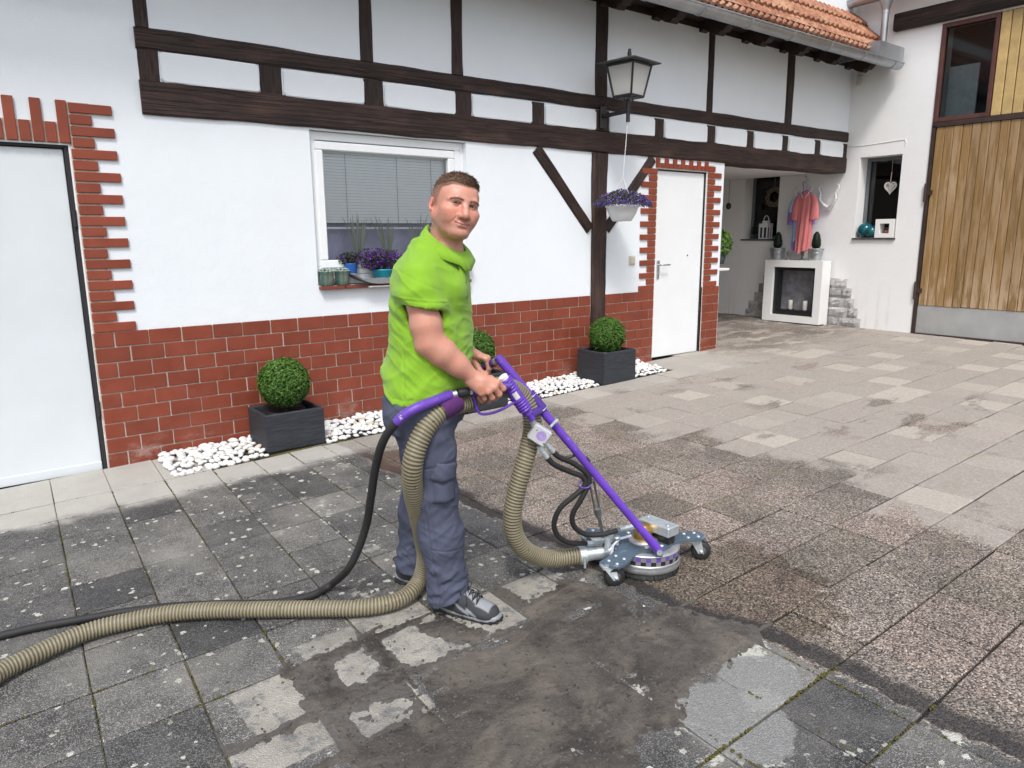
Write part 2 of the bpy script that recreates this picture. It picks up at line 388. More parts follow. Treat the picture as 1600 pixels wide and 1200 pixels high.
    # rust-brown damp patch between the planters
    c = n.mix(n.math('MULTIPLY', blob(2.28, -1.2, .20, .30, .35), .75), c, n.mix(fine, (.045, .028, .02), (.12, .075, .055)))
    wet = n.math('MAXIMUM', n.math('MULTIPLY', wetnear, .9), stripwet)
    rough = n.math('SUBTRACT', n.ramp(g1, 0, 1, .62, .86), n.math('MULTIPLY', wet, .22))
    h = n.math('ADD', n.math('MULTIPLY', vc.outputs['Distance'], -1.1), n.math('ADD', n.math('MULTIPLY', fine, .8), n.math('MULTIPLY', lich, .35)))
    h = n.math('ADD', h, n.math('MULTIPLY', mid, .9))
    return n.done(c, rough, 0, n.bump(h, .55, .006), .4)
SLAB = m_slab()
def m_bed():
    n = NT('joint_soil_and_moss'); p = n.pos(); sx = n.n('SeparateXYZ'); n.lk(p, sx.inputs[0])
    a = n.noise(p, 3.0, 4, .6); b = n.noise(p, 70, 4, .7)
    soil = n.mix(b, (.014, .012, .011), (.05, .045, .038))
    moss = n.mix(b, (.065, .062, .016), (.18, .155, .06))
    tan = n.mix(b, (.09, .08, .06), (.22, .195, .145))
    j = n.mix(n.ramp(a, .40, .52), tan, moss)
    isd = n.ramp(sx.outputs[0], 2.10, 2.25, 1, 0); low = n.ramp(n.noise(p, 1.4, 3, .5), .35, .55)
    c = n.mix(n.math('MULTIPLY', isd, low), soil, j)
    return n.done(c, .95, 0, n.bump(b, .8, .01), .1)
BED = m_bed()
mb = MB()
nx, ny = 60, 40
gx0, gx1, gy0, gy1 = -14.0, 22.0, -16.0, 8.0
vs = [(gx0 + (gx1 - gx0) * i / nx, gy0 + (gy1 - gy0) * j / ny, 0) for j in range(ny + 1) for i in range(nx + 1)]
vs = [(x, y, gz(x, y) - .011) for x, y, z in vs]
mb.add(vs, [(j * (nx + 1) + i, j * (nx + 1) + i + 1, (j + 1) * (nx + 1) + i + 1, (j + 1) * (nx + 1) + i) for j in range(ny) for i in range(nx)])
paving = build('courtyard_paving', mb, BED); paving['kind'] = 'structure'
def slab_verts(i, ya, yb, rg, flip=1):
    """one slab: bevelled top, sides; corners from the laying grid"""
    g = rg.uniform(.0016, .0032); gr = rg.uniform(.0034, .0056); dz = rg.gauss(0, .0017); tx, ty = rg.gauss(0, .006), rg.gauss(0, .006)
    cs = [(xj(i, yb) + g, yb + gr), (xj(i + 1, yb) - g, yb + gr), (xj(i + 1, ya) - g, ya - gr), (xj(i, ya) + g, ya - gr)]
    cs = [(x + rg.gauss(0, .0013), y + rg.gauss(0, .0013)) for x, y in cs]
    cx = sum(c[0] for c in cs) / 4; cy = sum(c[1] for c in cs) / 4
    bv = .0045
    def z(x, y): return gz(x, y) + dz + tx * (x - cx) + ty * (y - cy)
    top = []
    for (x, y) in cs:
        k = Vector((cx - x, cy - y)); k = Vector((math.copysign(bv, k.x), math.copysign(bv, k.y)))
        top.append((x + k.x, y + k.y, z(x, y)))
    mid = [(x, y, z(x, y) - .0035) for x, y in cs]; bot = [(x, y, z(x, y) - .035) for x, y in cs]
    return top + mid + bot
SF = [(0, 1, 2, 3)] + [(4 + i, 4 + (i + 1) % 4, (i + 1) % 4, i) for i in range(4)] + [(8 + i, 8 + (i + 1) % 4, 4 + (i + 1) % 4, 4 + i) for i in range(4)]
rg = random.Random(11)
cells = []
for k in range(len(YR) - 1):
    for i in range(len(XC) - 1): cells.append((i, YR[k], YR[k + 1]))
for k in range(9):                              # inside the passage
    for i in range(29, len(XC) - 1): cells.append((i, .3028 * (k + 1), .3028 * k))
cam_xy = Vector((0.0, -5.245)); fdir = Vector((.612, .791)); rdir = Vector((.791, -.612))
def infront(c):
    x = (XC[c[0]] + XC[c[0] + 1]) / 2; y = (c[1] + c[2]) / 2; d = Vector((x, y)) - cam_xy
    f = d.dot(fdir); s = d.dot(rdir)
    ok = f > 1.6 and abs(s) < .78 * f + .2
    return (0 if ok else 1, d.length)
cells.sort(key=infront)
joined = MB(); tints = []
for q, c in enumerate(cells):
    if c[1] >= 0 and c[1] - c[2] > .45 and 1.09 <= XC[c[0]] and XC[c[0] + 1] <= 6.0: continue        # pebble strip lies here
    v = slab_verts(c[0], c[1], c[2], rg)
    if q < 300:
        m = MB(); m.add(v, SF); build('slab', m, SLAB, paving)
    else:
        joined.add(v, SF); tints += [rg.random()] * len(SF)
me = joined.mesh('slabs', SLAB); a = me.attributes.new('tint', 'FLOAT', 'FACE'); a.data.foreach_set('value', tints)
o = link('slabs', me, paving); o['kind'] = 'stuff'
# ---- wet mud left on the slabs in front of the machine
def m_mud():
    n = NT('wet_brown_mud'); p = n.pos(); a = n.noise(p, 3.2, 5, .6, .5); b = n.noise(p, 42, 5, .75); d = n.noise(p, 12, 6, .7, .8)
    str_ = n.noise(n.mapv(p, (2.2, 3.2, 1)), 1.8, 6, .68, 1.4)
    c = n.mix(n.ramp(a, .35, .7), (.043, .038, .034), (.132, .116, .098))
    c = n.mix(n.ramp(str_, .48, .72, 0, .6), c, (.185, .158, .130))
    c = n.mix(n.ramp(d, .55, .75, 0, .6), c, (.022, .019, .017))
    at = n.n('Attribute'); at.attribute_name = 'thick'; c = n.mix(n.ramp(n.math('ADD', at.outputs['Fac'], n.math('MULTIPLY_ADD', b, 2.4, -1.2)), .2, 2.6, .85, 0), c, n.mix(b, (.05, .047, .043), (.15, .142, .128))); crumb = n.ramp(b, .60, .70); c = n.mix(n.math('MULTIPLY', crumb, .75), c, (.018, .016, .014)); c = n.mix(n.math('MULTIPLY', n.ramp(n.noise(p, 130, 3, .7), .58, .68), .55), c, (.20, .18, .155))
    h = n.math('ADD', n.math('MULTIPLY', b, .9), n.math('ADD', n.math('MULTIPLY', d, 1.2), n.math('MULTIPLY', crumb, .6)))
    return n.done(c, n.ramp(d, .3, .7, .55, .8), 0, n.bump(h, .8, .010), .35)
MUD = m_mud()
MUDP = [(1.10, -3.26), (1.36, -3.21), (1.66, -3.21), (1.72, -3.10), (1.99, -3.05), (2.10, -3.31), (2.18, -3.56), (2.26, -3.80), (2.20, -3.87), (2.05, -3.86), (1.93, -3.87), (1.80, -3.88),
        (1.64, -3.98), (1.52, -3.95), (1.42, -4.02), (1.30, -4.25), (.6, -4.3), (.52, -3.58), (.70, -3.50), (.86, -3.43), (1.0, -3.44), (1.08, -3.36)]
MUDJ = [((.79, -2.92), (1.40, -2.92), .020), ((.79, -2.90), (.79, -3.50), .024), ((.50, -3.22), (1.39, -3.225), .026), ((1.09, -2.90), (1.09, -3.30), .026), ((1.39, -2.95), (1.39, -3.2), .03), ((.49, -3.2), (.49, -3.5), .015),
        ((.845, -3.02), (.85, -3.15), .045), ((.90, -3.19), (1.02, -3.185), .038), ((1.34, -3.02), (1.40, -3.16), .055), ((1.12, -2.885), (1.17, -2.87), .03), ((.55, -3.42), (.75, -3.44), .05), ((1.70, -2.95), (1.72, -3.2), .025)]
def sdist(P, pts):
    d = np.full(P.shape[:-1], 9.0); inside = np.zeros(P.shape[:-1], bool)
    for (ax, ay), (bx, by) in zip(pts, pts[1:] + pts[:1]):
        ex, ey = bx - ax, by - ay; wx, wy = P[..., 0] - ax, P[..., 1] - ay
        t = np.clip((wx * ex + wy * ey) / (ex * ex + ey * ey), 0, 1)
        d = np.minimum(d, np.hypot(wx - t * ex, wy - t * ey))
        c = ((ay > P[..., 1]) != (by > P[..., 1])) & (P[..., 0] < (bx - ax) * (P[..., 1] - ay) / (by - ay + 1e-12) + ax); inside ^= c
    return np.where(inside, d, -d)
h = .0095; xs = np.arange(.1, 2.4, h); ys = np.arange(-4.4, -2.7, h); PX_, PY_ = np.meshgrid(xs, ys)
sdm = sdist(np.stack([PX_, PY_], -1), MUDP)
PALE = [(.96, -3.34, .11, .055), (1.86, -3.30, .085, .03), (2.02, -4.02, .15, .12), (1.80, -4.08, .14, .15), (1.45, -3.26, .06, .018), (1.06, -3.42, .02, .03), (1.13, -3.36, .03, .012)]
for (p0_, p1_, w_) in MUDJ:
    e0, e1 = p1_[0] - p0_[0], p1_[1] - p0_[1]; t = np.clip(((PX_ - p0_[0]) * e0 + (PY_ - p0_[1]) * e1) / (e0 * e0 + e1 * e1), 0, 1)
    sdm = np.maximum(sdm, w_ - np.hypot(PX_ - p0_[0] - t * e0, PY_ - p0_[1] - t * e1))
V = []; hm = np.zeros_like(sdm)
for j in range(sdm.shape[0]):
    for i in range(sdm.shape[1]):
        x, y = xs[i], ys[j]; s = sdm[j, i]
        if s < -.12: hm[j, i] = -1; continue
        nz = mnoise.fractal(Vector((x * 7, y * 7, 1.3)), .9, 2.1, 5); nf = mnoise.fractal(Vector((x * 26, y * 26, 5)), .8, 2.1, 3)
        b = min(1, max(-1, (s + .024 * nz + .008 * nf) / .03))
        for (cx, cy, rx, ry) in PALE:
            dd = math.hypot((x - cx) / rx, (y - cy) / ry) + .30 * nz + .12 * nf
            if dd < 1.25: b = min(b, (dd - 1.0) / .25)
        # joints keep a rib of mud
        n3 = mnoise.noise(Vector((x * 70, y * 70, 9))); n4 = mnoise.fractal(Vector((x * 3.2, y * 3.2, 21)), .9, 2.1, 4)
        jd = min(abs(y - YR[min(range(len(YR)), key=lambda k_: abs(YR[k_] - y))]), abs(x - xj(min(range(len(XC)), key=lambda k_: abs(xj(k_, y) - x)), y)))
        hm[j, i] = (.0048 if b > 0 else .0035) * b + .0016 * nf + .0016 * nz * (b > 0) + .0009 * n3 + .0012 * n4 * (b > 0) - .0016 * max(0, 1 - jd / .010) * (1 if s > 0 else 0)
mb = MB(); ids = -np.ones(sdm.shape, int); thick = []
keep = hm > -.0075
for j in range(sdm.shape[0]):
    for i in range(sdm.shape[1]):
        if keep[j, i]: ids[j, i] = len(mb.v); mb.v.append((xs[i], ys[j], gz(xs[i], ys[j]) + hm[j, i])); thick.append(hm[j, i] * 1000)
for j in range(sdm.shape[0] - 1):
    for i in range(sdm.shape[1] - 1):
        q = (ids[j, i], ids[j, i + 1], ids[j + 1, i + 1], ids[j + 1, i])
        if min(q) >= 0: mb.f.append(tuple(int(a) for a in q)); mb.m.append(0); mb.sm.append(True)
mud = build('mud', mb, MUD); _a = mud.data.attributes.new('thick', 'FLOAT', 'POINT'); _a.data.foreach_set('value', thick); mud['kind'] = 'stuff'; mud['label'] = 'dark wet mud smeared over the paving in front of the cleaning machine'
# crumbs of mud and torn moss
mb = MB(); rg = random.Random(5)
for q in range(1500):
    x, y = rg.uniform(.35, 2.3), rg.uniform(-4.3, -2.75)
    i, j = int((x - .1) / h), int((y + 4.4) / h)
    inside = 0 <= j < sdm.shape[0] and 0 <= i < sdm.shape[1] and sdm[j, i] > -.02
    if not inside and rg.random() < .9: continue
    if not inside and not (.4 < x < 2.1 and -3.5 < y < -2.8): continue
    r = rg.uniform(.0018, .0055) * (1.3 if rg.random() < .1 else 1)
    mb.sphere((x, y, gz(x, y) + .004), (r * rg.uniform(.8, 1.6), r, r * .7), 6, 4, 0, .35, rg)
o = build('mud_crumbs', mb, MUD); o['kind'] = 'stuff'
# moss tufts standing in the joints of the uncleaned part
def m_moss():
    n = NT('yellow_green_moss'); p = n.pos(); b = n.noise(p, 60, 3, .7)
    return n.done(n.mix(b, (.05, .05, .012), (.165, .145, .045)), .95, 0, n.bump(n.noise(p, 300, 3, .7), .8, .004), .1)
MOSS = m_moss(); mb = MB(); rg = random.Random(9)
def moss_line(p0, p1, dens, s=1.0):
    L = math.hypot(p1[0] - p0[0], p1[1] - p0[1])
    for q in range(int(L * dens)):
        t = rg.random(); x = p0[0] + (p1[0] - p0[0]) * t; y = p0[1] + (p1[1] - p0[1]) * t
        if mnoise.noise(Vector((x * 5, y * 5, 2))) < -.12: continue
        r = rg.uniform(.0022, .0058) * s
        mb.sphere((x + rg.gauss(0, .0022), y + rg.gauss(0, .0022), gz(x, y) - .003 + rg.uniform(0, .002)), (r * rg.uniform(.9, 1.5), r * rg.uniform(.9, 1.5), r * .7), 6, 4, 0, .35, rg)
for k, y in enumerate(YR[1:]):
    if y > -2.5: moss_line((-.9, y), (2.0, y), 30 if y < -1.2 else 16, .7)
    elif y < -3.95: moss_line((1.55, y), (2.25, y), 210, .8)
    else: moss_line((-.2, y), (.6, y), 70, .8)
for i, x in enumerate(XC):
    if -1 < x < 1.95:
        for k in range(1, 13):
            if YR[k] > -3.3: moss_line((xj(i, YR[k]), YR[k]), (xj(i, YR[k + 1]), YR[k + 1]), 75, .75)
    if 1.6 < x < 2.9: moss_line((x, -3.9), (x, -4.8), 210 if x < 2.15 else (100 if x < 2.3 else 0), .8)
moss_line((2.2, -4.13), (2.30, -4.13), 210, .8); moss_line((2.2, -4.43), (2.34, -4.43), 210, .8)
o = build('moss', mb, MOSS); o['kind'] = 'stuff'

# ================================================================ HALF-TIMBERED HOUSE
house = thing('half_timbered_house', 'white half-timbered house with dark beams and red clinker base along the courtyard', 'house', (4.2, .1, .1))
XB = 9.72
def wall_grid(xs, zs, hole, y0, y1, mb, axis='x'):
    """a wall with openings: front at y0, back at y1; cells where hole(x, z) is true stay open and get reveals"""
    nx, nz = len(xs) - 1, len(zs) - 1
    op = [[hole((xs[i] + xs[i + 1]) / 2, (zs[k] + zs[k + 1]) / 2) for k in range(nz)] for i in range(nx)]
    f = (lambda x, y, z: (x, y, z)) if axis == 'x' else (lambda x, y, z: (y, x, z))
    for i in range(nx):
        for k in range(nz):
            if op[i][k]: continue
            a, b, c, d = xs[i], xs[i + 1], zs[k], zs[k + 1]
            mb.add([f(a, y0, c), f(b, y0, c), f(b, y0, d), f(a, y0, d)], [(0, 1, 2, 3)] if axis == 'x' else [(3, 2, 1, 0)])
            mb.add([f(a, y1, c), f(b, y1, c), f(b, y1, d), f(a, y1, d)], [(3, 2, 1, 0)] if axis == 'x' else [(0, 1, 2, 3)])
            for (di, dk, q) in ((-1, 0, [(a, y0, c), (a, y1, c), (a, y1, d), (a, y0, d)]), (1, 0, [(b, y0, c), (b, y0, d), (b, y1, d), (b, y1, c)]),
                                (0, -1, [(a, y0, c), (b, y0, c), (b, y1, c), (a, y1, c)]), (0, 1, [(a, y0, d), (a, y1, d), (b, y1, d), (b, y0, d)])):
                ii, kk = i + di, k + dk
                if ii < 0 or kk < 0 or ii >= nx or kk >= nz or op[ii][kk]: mb.add([f(*p) for p in q], [(0, 1, 2, 3)])
WX0, WX1, WZ0, WZ1 = 2.217, 3.585, 1.135, 2.262
def hole(x, z):
    if -1.6 < x < .69 and z < 2.05: return True
    if WX0 < x < WX1 and WZ0 < z < WZ1: return True
    if 5.975 < x < 6.795 and z < 2.165: return True
    return x > 7.10 and z < 2.30
mb = MB()
wall_grid([-4.0, -1.6, .69, WX0, WX1, 5.975, 6.795, 7.10, XB - .002], [-.3, WZ0, 2.05, 2.165, WZ1, 2.30, 4.4], hole, 0.0, .26, mb)
build('wall', mb, PLASTER, house)
# raised plaster field of the ground floor with soft edges
def field(name, poly, y, t, mat_, bev=.012):
    b = bmesh.new(); vs = [b.verts.new((x, y + t, z)) for x, z in poly]; fb = b.faces.new(vs)
    r = bmesh.ops.extrude_face_region(b, geom=[fb]); vv = [e for e in r['geom'] if isinstance(e, bmesh.types.BMVert)]
    for v_ in vv: v_.co.y -= t
    top = [e for e in r['geom'] if isinstance(e, bmesh.types.BMFace)]
    edges = [e for e in top[0].edges]
    bmesh.ops.bevel(b, geom=edges, offset=bev, segments=3, affect='EDGES')
    bmesh.ops.recalc_face_normals(b, faces=b.faces)
    me = bpy.data.meshes.new(name); b.to_mesh(me); b.free(); me.materials.append(mat_)
    return link(name, me, house, world=True)
# small infill fields between the two long beams
beamsX = [(1.12, 1.25), (1.878, 2.044), (2.664, 2.835), (3.481, 3.652), (4.29, 4.446), (5.075, 5.247), (5.902, 6.058), (6.748, 6.905), (7.47, 7.619), (8.18, 8.33), (8.905, 9.056), (9.60, 9.72)]
rg = random.Random(21)
for (a0, a1), (b0, b1) in zip(beamsX[:-1], beamsX[1:]):
    x0, x1 = a1 + .001, b0 - .001; j = lambda: rg.uniform(-.004, .004); c = .018
    z0, z1 = 2.470, 2.650
    poly = [(x0 + c, z0 + j()), ((x0 + x1) / 2, z0 + j()), (x1 - c, z0 + j()), (x1 + j() * .5, z0 + c), (x1 + j() * .5, z1 - c), (x1 - c, z1 + j()), ((x0 + x1) / 2, z1 + j()), (x0 + c, z1 + j()), (x0 + j() * .5, z1 - c), (x0 + j() * .5, z0 + c)]
    field('infill_field', [(x, z) for x, z in poly], -.022, .05, PLASTER, .007)
def beam(name, p0, p1, wz, y0=-.02, y1=.12, taper=0.0, seed=None, wane=.006):
    """hewn timber in the wall plane from p0 to p1 (x, z), wz wide; its mesh runs along local x"""
    rg = random.Random(seed if seed is not None else name + str(p0))
    dx, dz = p1[0] - p0[0], p1[1] - p0[1]; L = math.hypot(dx, dz); k = max(3, int(L / .11)); sec = []
    vs = []; c = .011
    for i in range(k + 1):
        x = L * i / k; h = wz / 2
        nz = lambda q: wane * mnoise.noise(Vector((x * 2.2, q * 3.7, (seed or 1) * 1.7 + p0[0]))) + .0016 * rg.uniform(-1, 1)
        t, b_ = h + nz(1), -h + nz(2); f = y0 + .6 * nz(3); cc = c + abs(nz(4)) * .8
        vs += [(x, y1, b_), (x, f + cc, b_), (x, f, b_ + cc), (x, f + .5 * nz(5), 0), (x, f, t - cc), (x, f + cc, t), (x, y1, t)]
    n = 7; fs = []
    for i in range(k):
        for j in range(n): fs.append((i * n + j, (i + 1) * n + j, (i + 1) * n + (j + 1) % n, i * n + (j + 1) % n))
    fs += [tuple(range(n)), tuple(k * n + j for j in range(n))[::-1]]
    m = MB(); m.add(vs, fs)
    ang = math.atan2(dz, dx)
    o = build(name, m, TIMBER, house, loc=(p0[0], 0, p0[1]), rot=(0, -ang, 0), world=True)
    return o
beam('sill_beam', (1.118, 2.37), (9.70, 2.386), .205, -.024, .25, seed=3, wane=.009)
beam('upper_beam', (1.118, 2.718), (9.70, 2.738), .125, -.022, .14, seed=4, wane=.010)
for q, (a, b) in enumerate(beamsX):
    if q == 5: continue
    beam('stub_post', ((a + b) / 2, 2.472), ((a + b) / 2, 2.656), b - a, -.008, .14, seed=20 + q, wane=.003)
for q, (a, b) in enumerate(((1.126, 1.215), (2.651, 2.762), (3.456, 3.566), (5.065, 5.225), (6.725, 6.83), (8.215, 8.36))):
    beam('post', ((a + b) / 2, 2.782), ((a + b) / 2, 3.80), b - a, -.016, .14, seed=40 + q, wane=.011)
beam('post', (5.158, 2.474), (5.158, 2.656), .168, -.026, .14, seed=60)
beam('post', (5.135, .10), (5.135, 2.268), .195, -.035, .15, seed=61, wane=.012)
beam('brace', (4.345, 2.262), (5.02, 1.552), .112, -.018, .12, seed=62)
beam('brace', (5.245, 1.552), (5.90, 2.262), .112, -.018, .12, seed=63)
# ---- clinker base
mb = MB()
mb.box(.692, 5.975, -.005, .03, -.1, .908); mb.box(6.795, 7.105, -.005, .03, -.1, .908)
mb.box(7.085, 7.106, .035, .16, -.1, .908)
build('mortar', mb, MORTAR, house)
rg = random.Random(31)
TW, TH, JT = .2033, .1, .0085
def tile(x0, x1, z0, z1, mat_, name, y=-.014, par=house):
    if x1 - x0 < .012 or z1 - z0 < .01: return
    m = MB(); j = rg.uniform(-.0012, .0012); k = rg.uniform(-.0015, .0015)
    m.box(x0 + k, x1 + k, y + j, .02, z0, z1, 0, .0025)
    return build(name, m, mat_, par)
def course(xa, xb, k, off):
    z1 = .908 - TH * k; z0 = z1 - TH + JT
    x = xa + (off - TW if off else 0); first = True
    while x < xb:
        a, b = max(x, xa), min(x + TW - JT, xb)
        g = gz((a + b) / 2, 0)
        if z1 > g + .015 and not (5.037 < (a + b) / 2 < 5.233 and b - a < .19): 
            if a < 5.037 < b: b = 5.035
            if a < 5.233 < b: a = 5.235
            tile(a, b, max(z0, g - .02), z1, TILE, 'tile')
        x += TW
for k in range(10):
    course(.70, 5.965, k, .118 if k % 2 == 0 else 0)
    course(6.803, 7.09, k, .09 if k % 2 else .19)
# ---- clinker trim round the two doors
P = .0663
def quoin(xi, sgn, z0, n, long_, short_, first_long):
    for k in range(n):
        z = z0 + P * k; L = long_ if (k % 2 == 0) == first_long else short_
        L += rg.uniform(-.006, .006); a, b = (xi, xi + L) if sgn > 0 else (xi - L, xi)
        tile(a, b, z, z + P - .0115, BRICK, 'brick', -.017)
quoin(.704, 1, .914, 17, .247, .132, True)
quoin(.714, 1, .914 + P * 17, 4, .232, .112, False)
k = 0; x = .704
while x > -.75:
    tile(x - P + .011, x, 2.062, 2.305 if k % 2 == 0 else 2.178, BRICK, 'brick', -.017); x -= P; k += 1
mb = MB(); mb.box(-.75, .706, -.004, .03, 2.058, 2.18); mb.box(.698, .822, -.004, .03, .908, 2.30); build('mortar', mb, MORTAR, house)
quoin(5.966, -1, .914, 19, .228, .112, True)
quoin(6.806, 1, .914, 20, .235, .118, True)
k = 0; x = 6.80
while x > 5.98:
    tile(x - P + .011, x, 2.178, 2.272 if k % 2 == 0 else 2.225, BRICK, 'brick', -.017); x -= P; k += 1
mb = MB(); mb.box(5.864, 5.972, -.004, .03, .908, 2.17); mb.box(6.798, 6.915, -.004, .03, .908, 2.24); mb.box(5.972, 6.798, -.004, .03, 2.168, 2.226); build('mortar', mb, MORTAR, house)
# ---- doors
def door(x0, x1, z0, z1, lip, hinges, gl=.03, gr=.028, mt=None):
    d = MB(); d.box(x0, x1, .030, .065, z0, z1, 0, .004)
    mt = mt or DOORW; dr = build('door', d, mt, house)
    f = MB(); f.box(x0 - gl, x0 - .004, .012, .2, z0 - .05, z1 + .022); f.box(x1 + .004, x1 + gr, .012, .2, z0 - .05, z1 + .022); f.box(x0 - .006, x1 + .006, .012, .2, z1 + .006, z1 + .022); f.box(x0 - .006, x1 + .006, .09, .12, z0 - .05, z1 + .006)
    build('door_frame', f, GAP, dr)
    if lip:
        l = MB(); l.box(x0, x1, .020, .0295, z0, z0 + .062, 0, .004); build('kick_strip', l, mt, dr)
    for hz in hinges:
        h_ = MB(); h_.lathe([(.011, -.05), (.011, .05)], 10, (x1 + .016, -.002, hz)); build('hinge', h_, GAP, dr)
    return dr
door(-1.57, .662, .005, 2.028, True, (1.62, .42), mt=DOORG)
rd = door(5.988, 6.786, .172, 2.152, False, (), .012, .0085)
m = MB(); m.box(6.045, 6.085, .018, .029, 1.03, 1.225, 0, .003); build('handle_plate', m, STEEL, rd)
m = MB(); m.tube([(6.065, .02, 1.178), (6.065, -.03, 1.178), (6.075, -.036, 1.178), (6.185, -.036, 1.178)], .009, 10); m.lathe([(.008, -.004), (.008, .004)], 10, (6.066, .013, 1.085), axis=(0, 1, 0)); build('handle', m, STEEL, rd)
m = MB(); m.lathe([(.008, -.003), (.008, .003)], 10, (6.55, .028, 1.27), axis=(0, 1, 0)); build('peephole', m, GAP, rd)
# ---- window
win = MB()
def ring(mb, x0, x1, z0, z1, y0, y1, w_, mi=0, bev=.004):
    mb.box(x0, x1, y0, y1, z1 - w_, z1, mi, bev); mb.box(x0, x1, y0, y1, z0, z0 + w_, mi, bev)
    mb.box(x0, x0 + w_, y0, y1, z0 + w_, z1 - w_, mi, bev); mb.box(x1 - w_, x1, y0, y1, z0 + w_, z1 - w_, mi, bev)
ring(win, WX0 + .003, 3.555, 1.215, WZ1 - .004, .045, .12, .06)
winp = build('window', win, PVC, house)
m = MB(); ring(m, WX0 + .05, 3.49, 1.262, 2.190, .032, .10, .062, 0, .008); build('sash', m, PVC, winp)
m = MB(); m.add([(2.315, .065, 1.318), (3.432, .065, 1.318), (3.432, .065, 2.134), (2.315, .065, 2.134)], [(0, 1, 2, 3)]); build('glass', m, glass_mat('window_glass', (1, 1, 1), 1.55), winp)
m = MB(); m.box(3.556, 3.584, .048, .13, WZ0 + .002, WZ1 - .003); m.box(WX0 + .004, 3.552, .05, .13, WZ0 + .006, 1.213); build('frame_extension', m, PVC, winp)
SLATM = simple('pale_blue_blind', (.93, .98, .99), .5, var=.03)
m = MB(); z = 2.115
while z > 1.585:
    m.add([(2.33, .108, z), (3.525, .108, z), (3.525, .117, z + .0205), (2.33, .117, z + .0205), (2.33, .1105, z), (3.525, .1105, z)], [(0, 1, 2, 3), (3, 2, 5, 4)]); z -= .0222
m.box(2.33, 3.525, .105, .13, 1.556, 1.572, 0, .003); m.box(2.33, 3.525, .10, .135, 2.118, 2.14)
for x in (2.535, 2.98, 3.30): m.box(x - .002, x + .002, .1055, .107, 1.56, 2.12, 1)
b_ = build('blind', m, [SLATM, simple('blind_cord', (.45, .48, .50), .8)], winp)
m = MB(); m.box(2.26, 3.55, .26, .27, 1.0, 2.3); m.box(2.20, 3.60, .13, .26, 1.18, 1.215); build('inner_curtain', m, simple('violet_grey_curtain', (.62, .62, .80), .9, var=.1), winp)
SILLM = m_tile('window_sill_clinker', (.17, .045, .03)); m = MB()
for q in range(7): m.box(WX0 + .004 + q * .1955, WX0 + .192 + q * .1955, -.055, .046, 1.108, 1.133, 0, .003)
build('sill', m, SILLM, winp)
# light switch on the wall
sw = MB(); sw.box(5.580, 5.664, -.018, .0, 1.195, 1.285, 0, .005); sw.box(5.592, 5.652, -.026, -.018, 1.205, 1.275, 0, .003)
tag(build('light_switch', sw, simple('yellowed_plastic', (.52, .49, .40), .5)), 'small cream switch plate on the white wall left of the door', 'switch')
# ---- upper floor over the passage, side wall, unseen end wall added to keep sky light out
m = MB(); m.box(7.10, XB - .004, .262, 3.2, 2.305, 2.5); m.box(7.0, 7.098, .262, 3.2, -.2, 2.6); m.box(7.10, XB - .004, 3.0, 3.2, -.2, 2.30); m.box(-4, 7.0, 3.0, 3.2, -.2, 4.4)
build('passage_ceiling_and_light_stop', m, PLASTER_OLD, house)
# ---- roof: battens, clay tiles, gutter, rafter tails
ROOFD = simple('roof_underlay', (.06, .035, .028), .9)
slope = R(47); ey, ez = -.555, 3.60
def rp(x, s, n_=0.0): return (x, ey + s * math.cos(slope) - n_ * math.sin(slope), ez + s * math.sin(slope) + n_ * math.cos(slope))
m = MB(); vs = [rp(x, s, t) for t in (-.04, -.015) for s in (0, 3.4) for x in (-4.0, XB - .01)]
m.add(vs, [(0, 2, 3, 1), (4, 5, 7, 6), (0, 1, 5, 4), (2, 6, 7, 3), (0, 4, 6, 2), (1, 3, 7, 5)])
roof = build('roof', m, ROOFD, house)
def m_clay():
    n = NT('weathered_clay_roof_tile'); o = n.obj(); p = n.pos(); r = n.rnd(); f = n.noise(p, 9, 5, .7)
    c = n.mix(r, (.28, .11, .065), (.43, .22, .14)); c = n.mix(n.ramp(f, .45, .72, 0, .7), c, (.52, .34, .21)); c = n.mix(n.ramp(n.noise(p, 22, 6, .75), .50, .64, 0, .85), c, (.10, .075, .055))
    return n.done(c, .85, 0, n.bump(f, .3, .01), .2)
CLAY = m_clay()
def tile_mesh():
    """one interlocking clay tile: two rolls, drooping thick front edge"""
    m = MB(); n_ = 12; w_ = .215; L = .36; vs = []
    for t in (0, 1):
        for s in (-.012, 0.0, L):
            for i in range(n_ + 1):
                u = i / n_; z = .027 * max(0, math.sin(u * 4 * math.pi - .6)) ** .8 + .004
                zz = z + .020 if t else z - .016
                vs.append((u * w_, s, zz - (.006 if s < 0 else 0) + (0 if s < L else -.012)))
    k = n_ + 1
    for t in (0, 1):
        for s in range(2):
            for i in range(n_):
                a = t * 3 * k + s * k + i; q = (a, a + 1, a + 1 + k, a + k); m.f.append(q if t else q[::-1]); m.m.append(0); m.sm.append(True)
    for i in range(n_): m.f.append((i + 1, i, 3 * k + i, 3 * k + i + 1)[::-1]); m.m.append(0); m.sm.append(False)
    m.v = vs
    for s in range(2):
        m.f += [(s * k, (s + 1) * k, (3 + s + 1) * k, (3 + s) * k), ((3 + s) * k + n_, (3 + s + 1) * k + n_, (s + 1) * k + n_, s * k + n_)]; m.m += [0, 0]; m.sm += [False, False]
    return m.mesh('roof_tile', CLAY)
TM = tile_mesh(); rg = random.Random(77); far = []
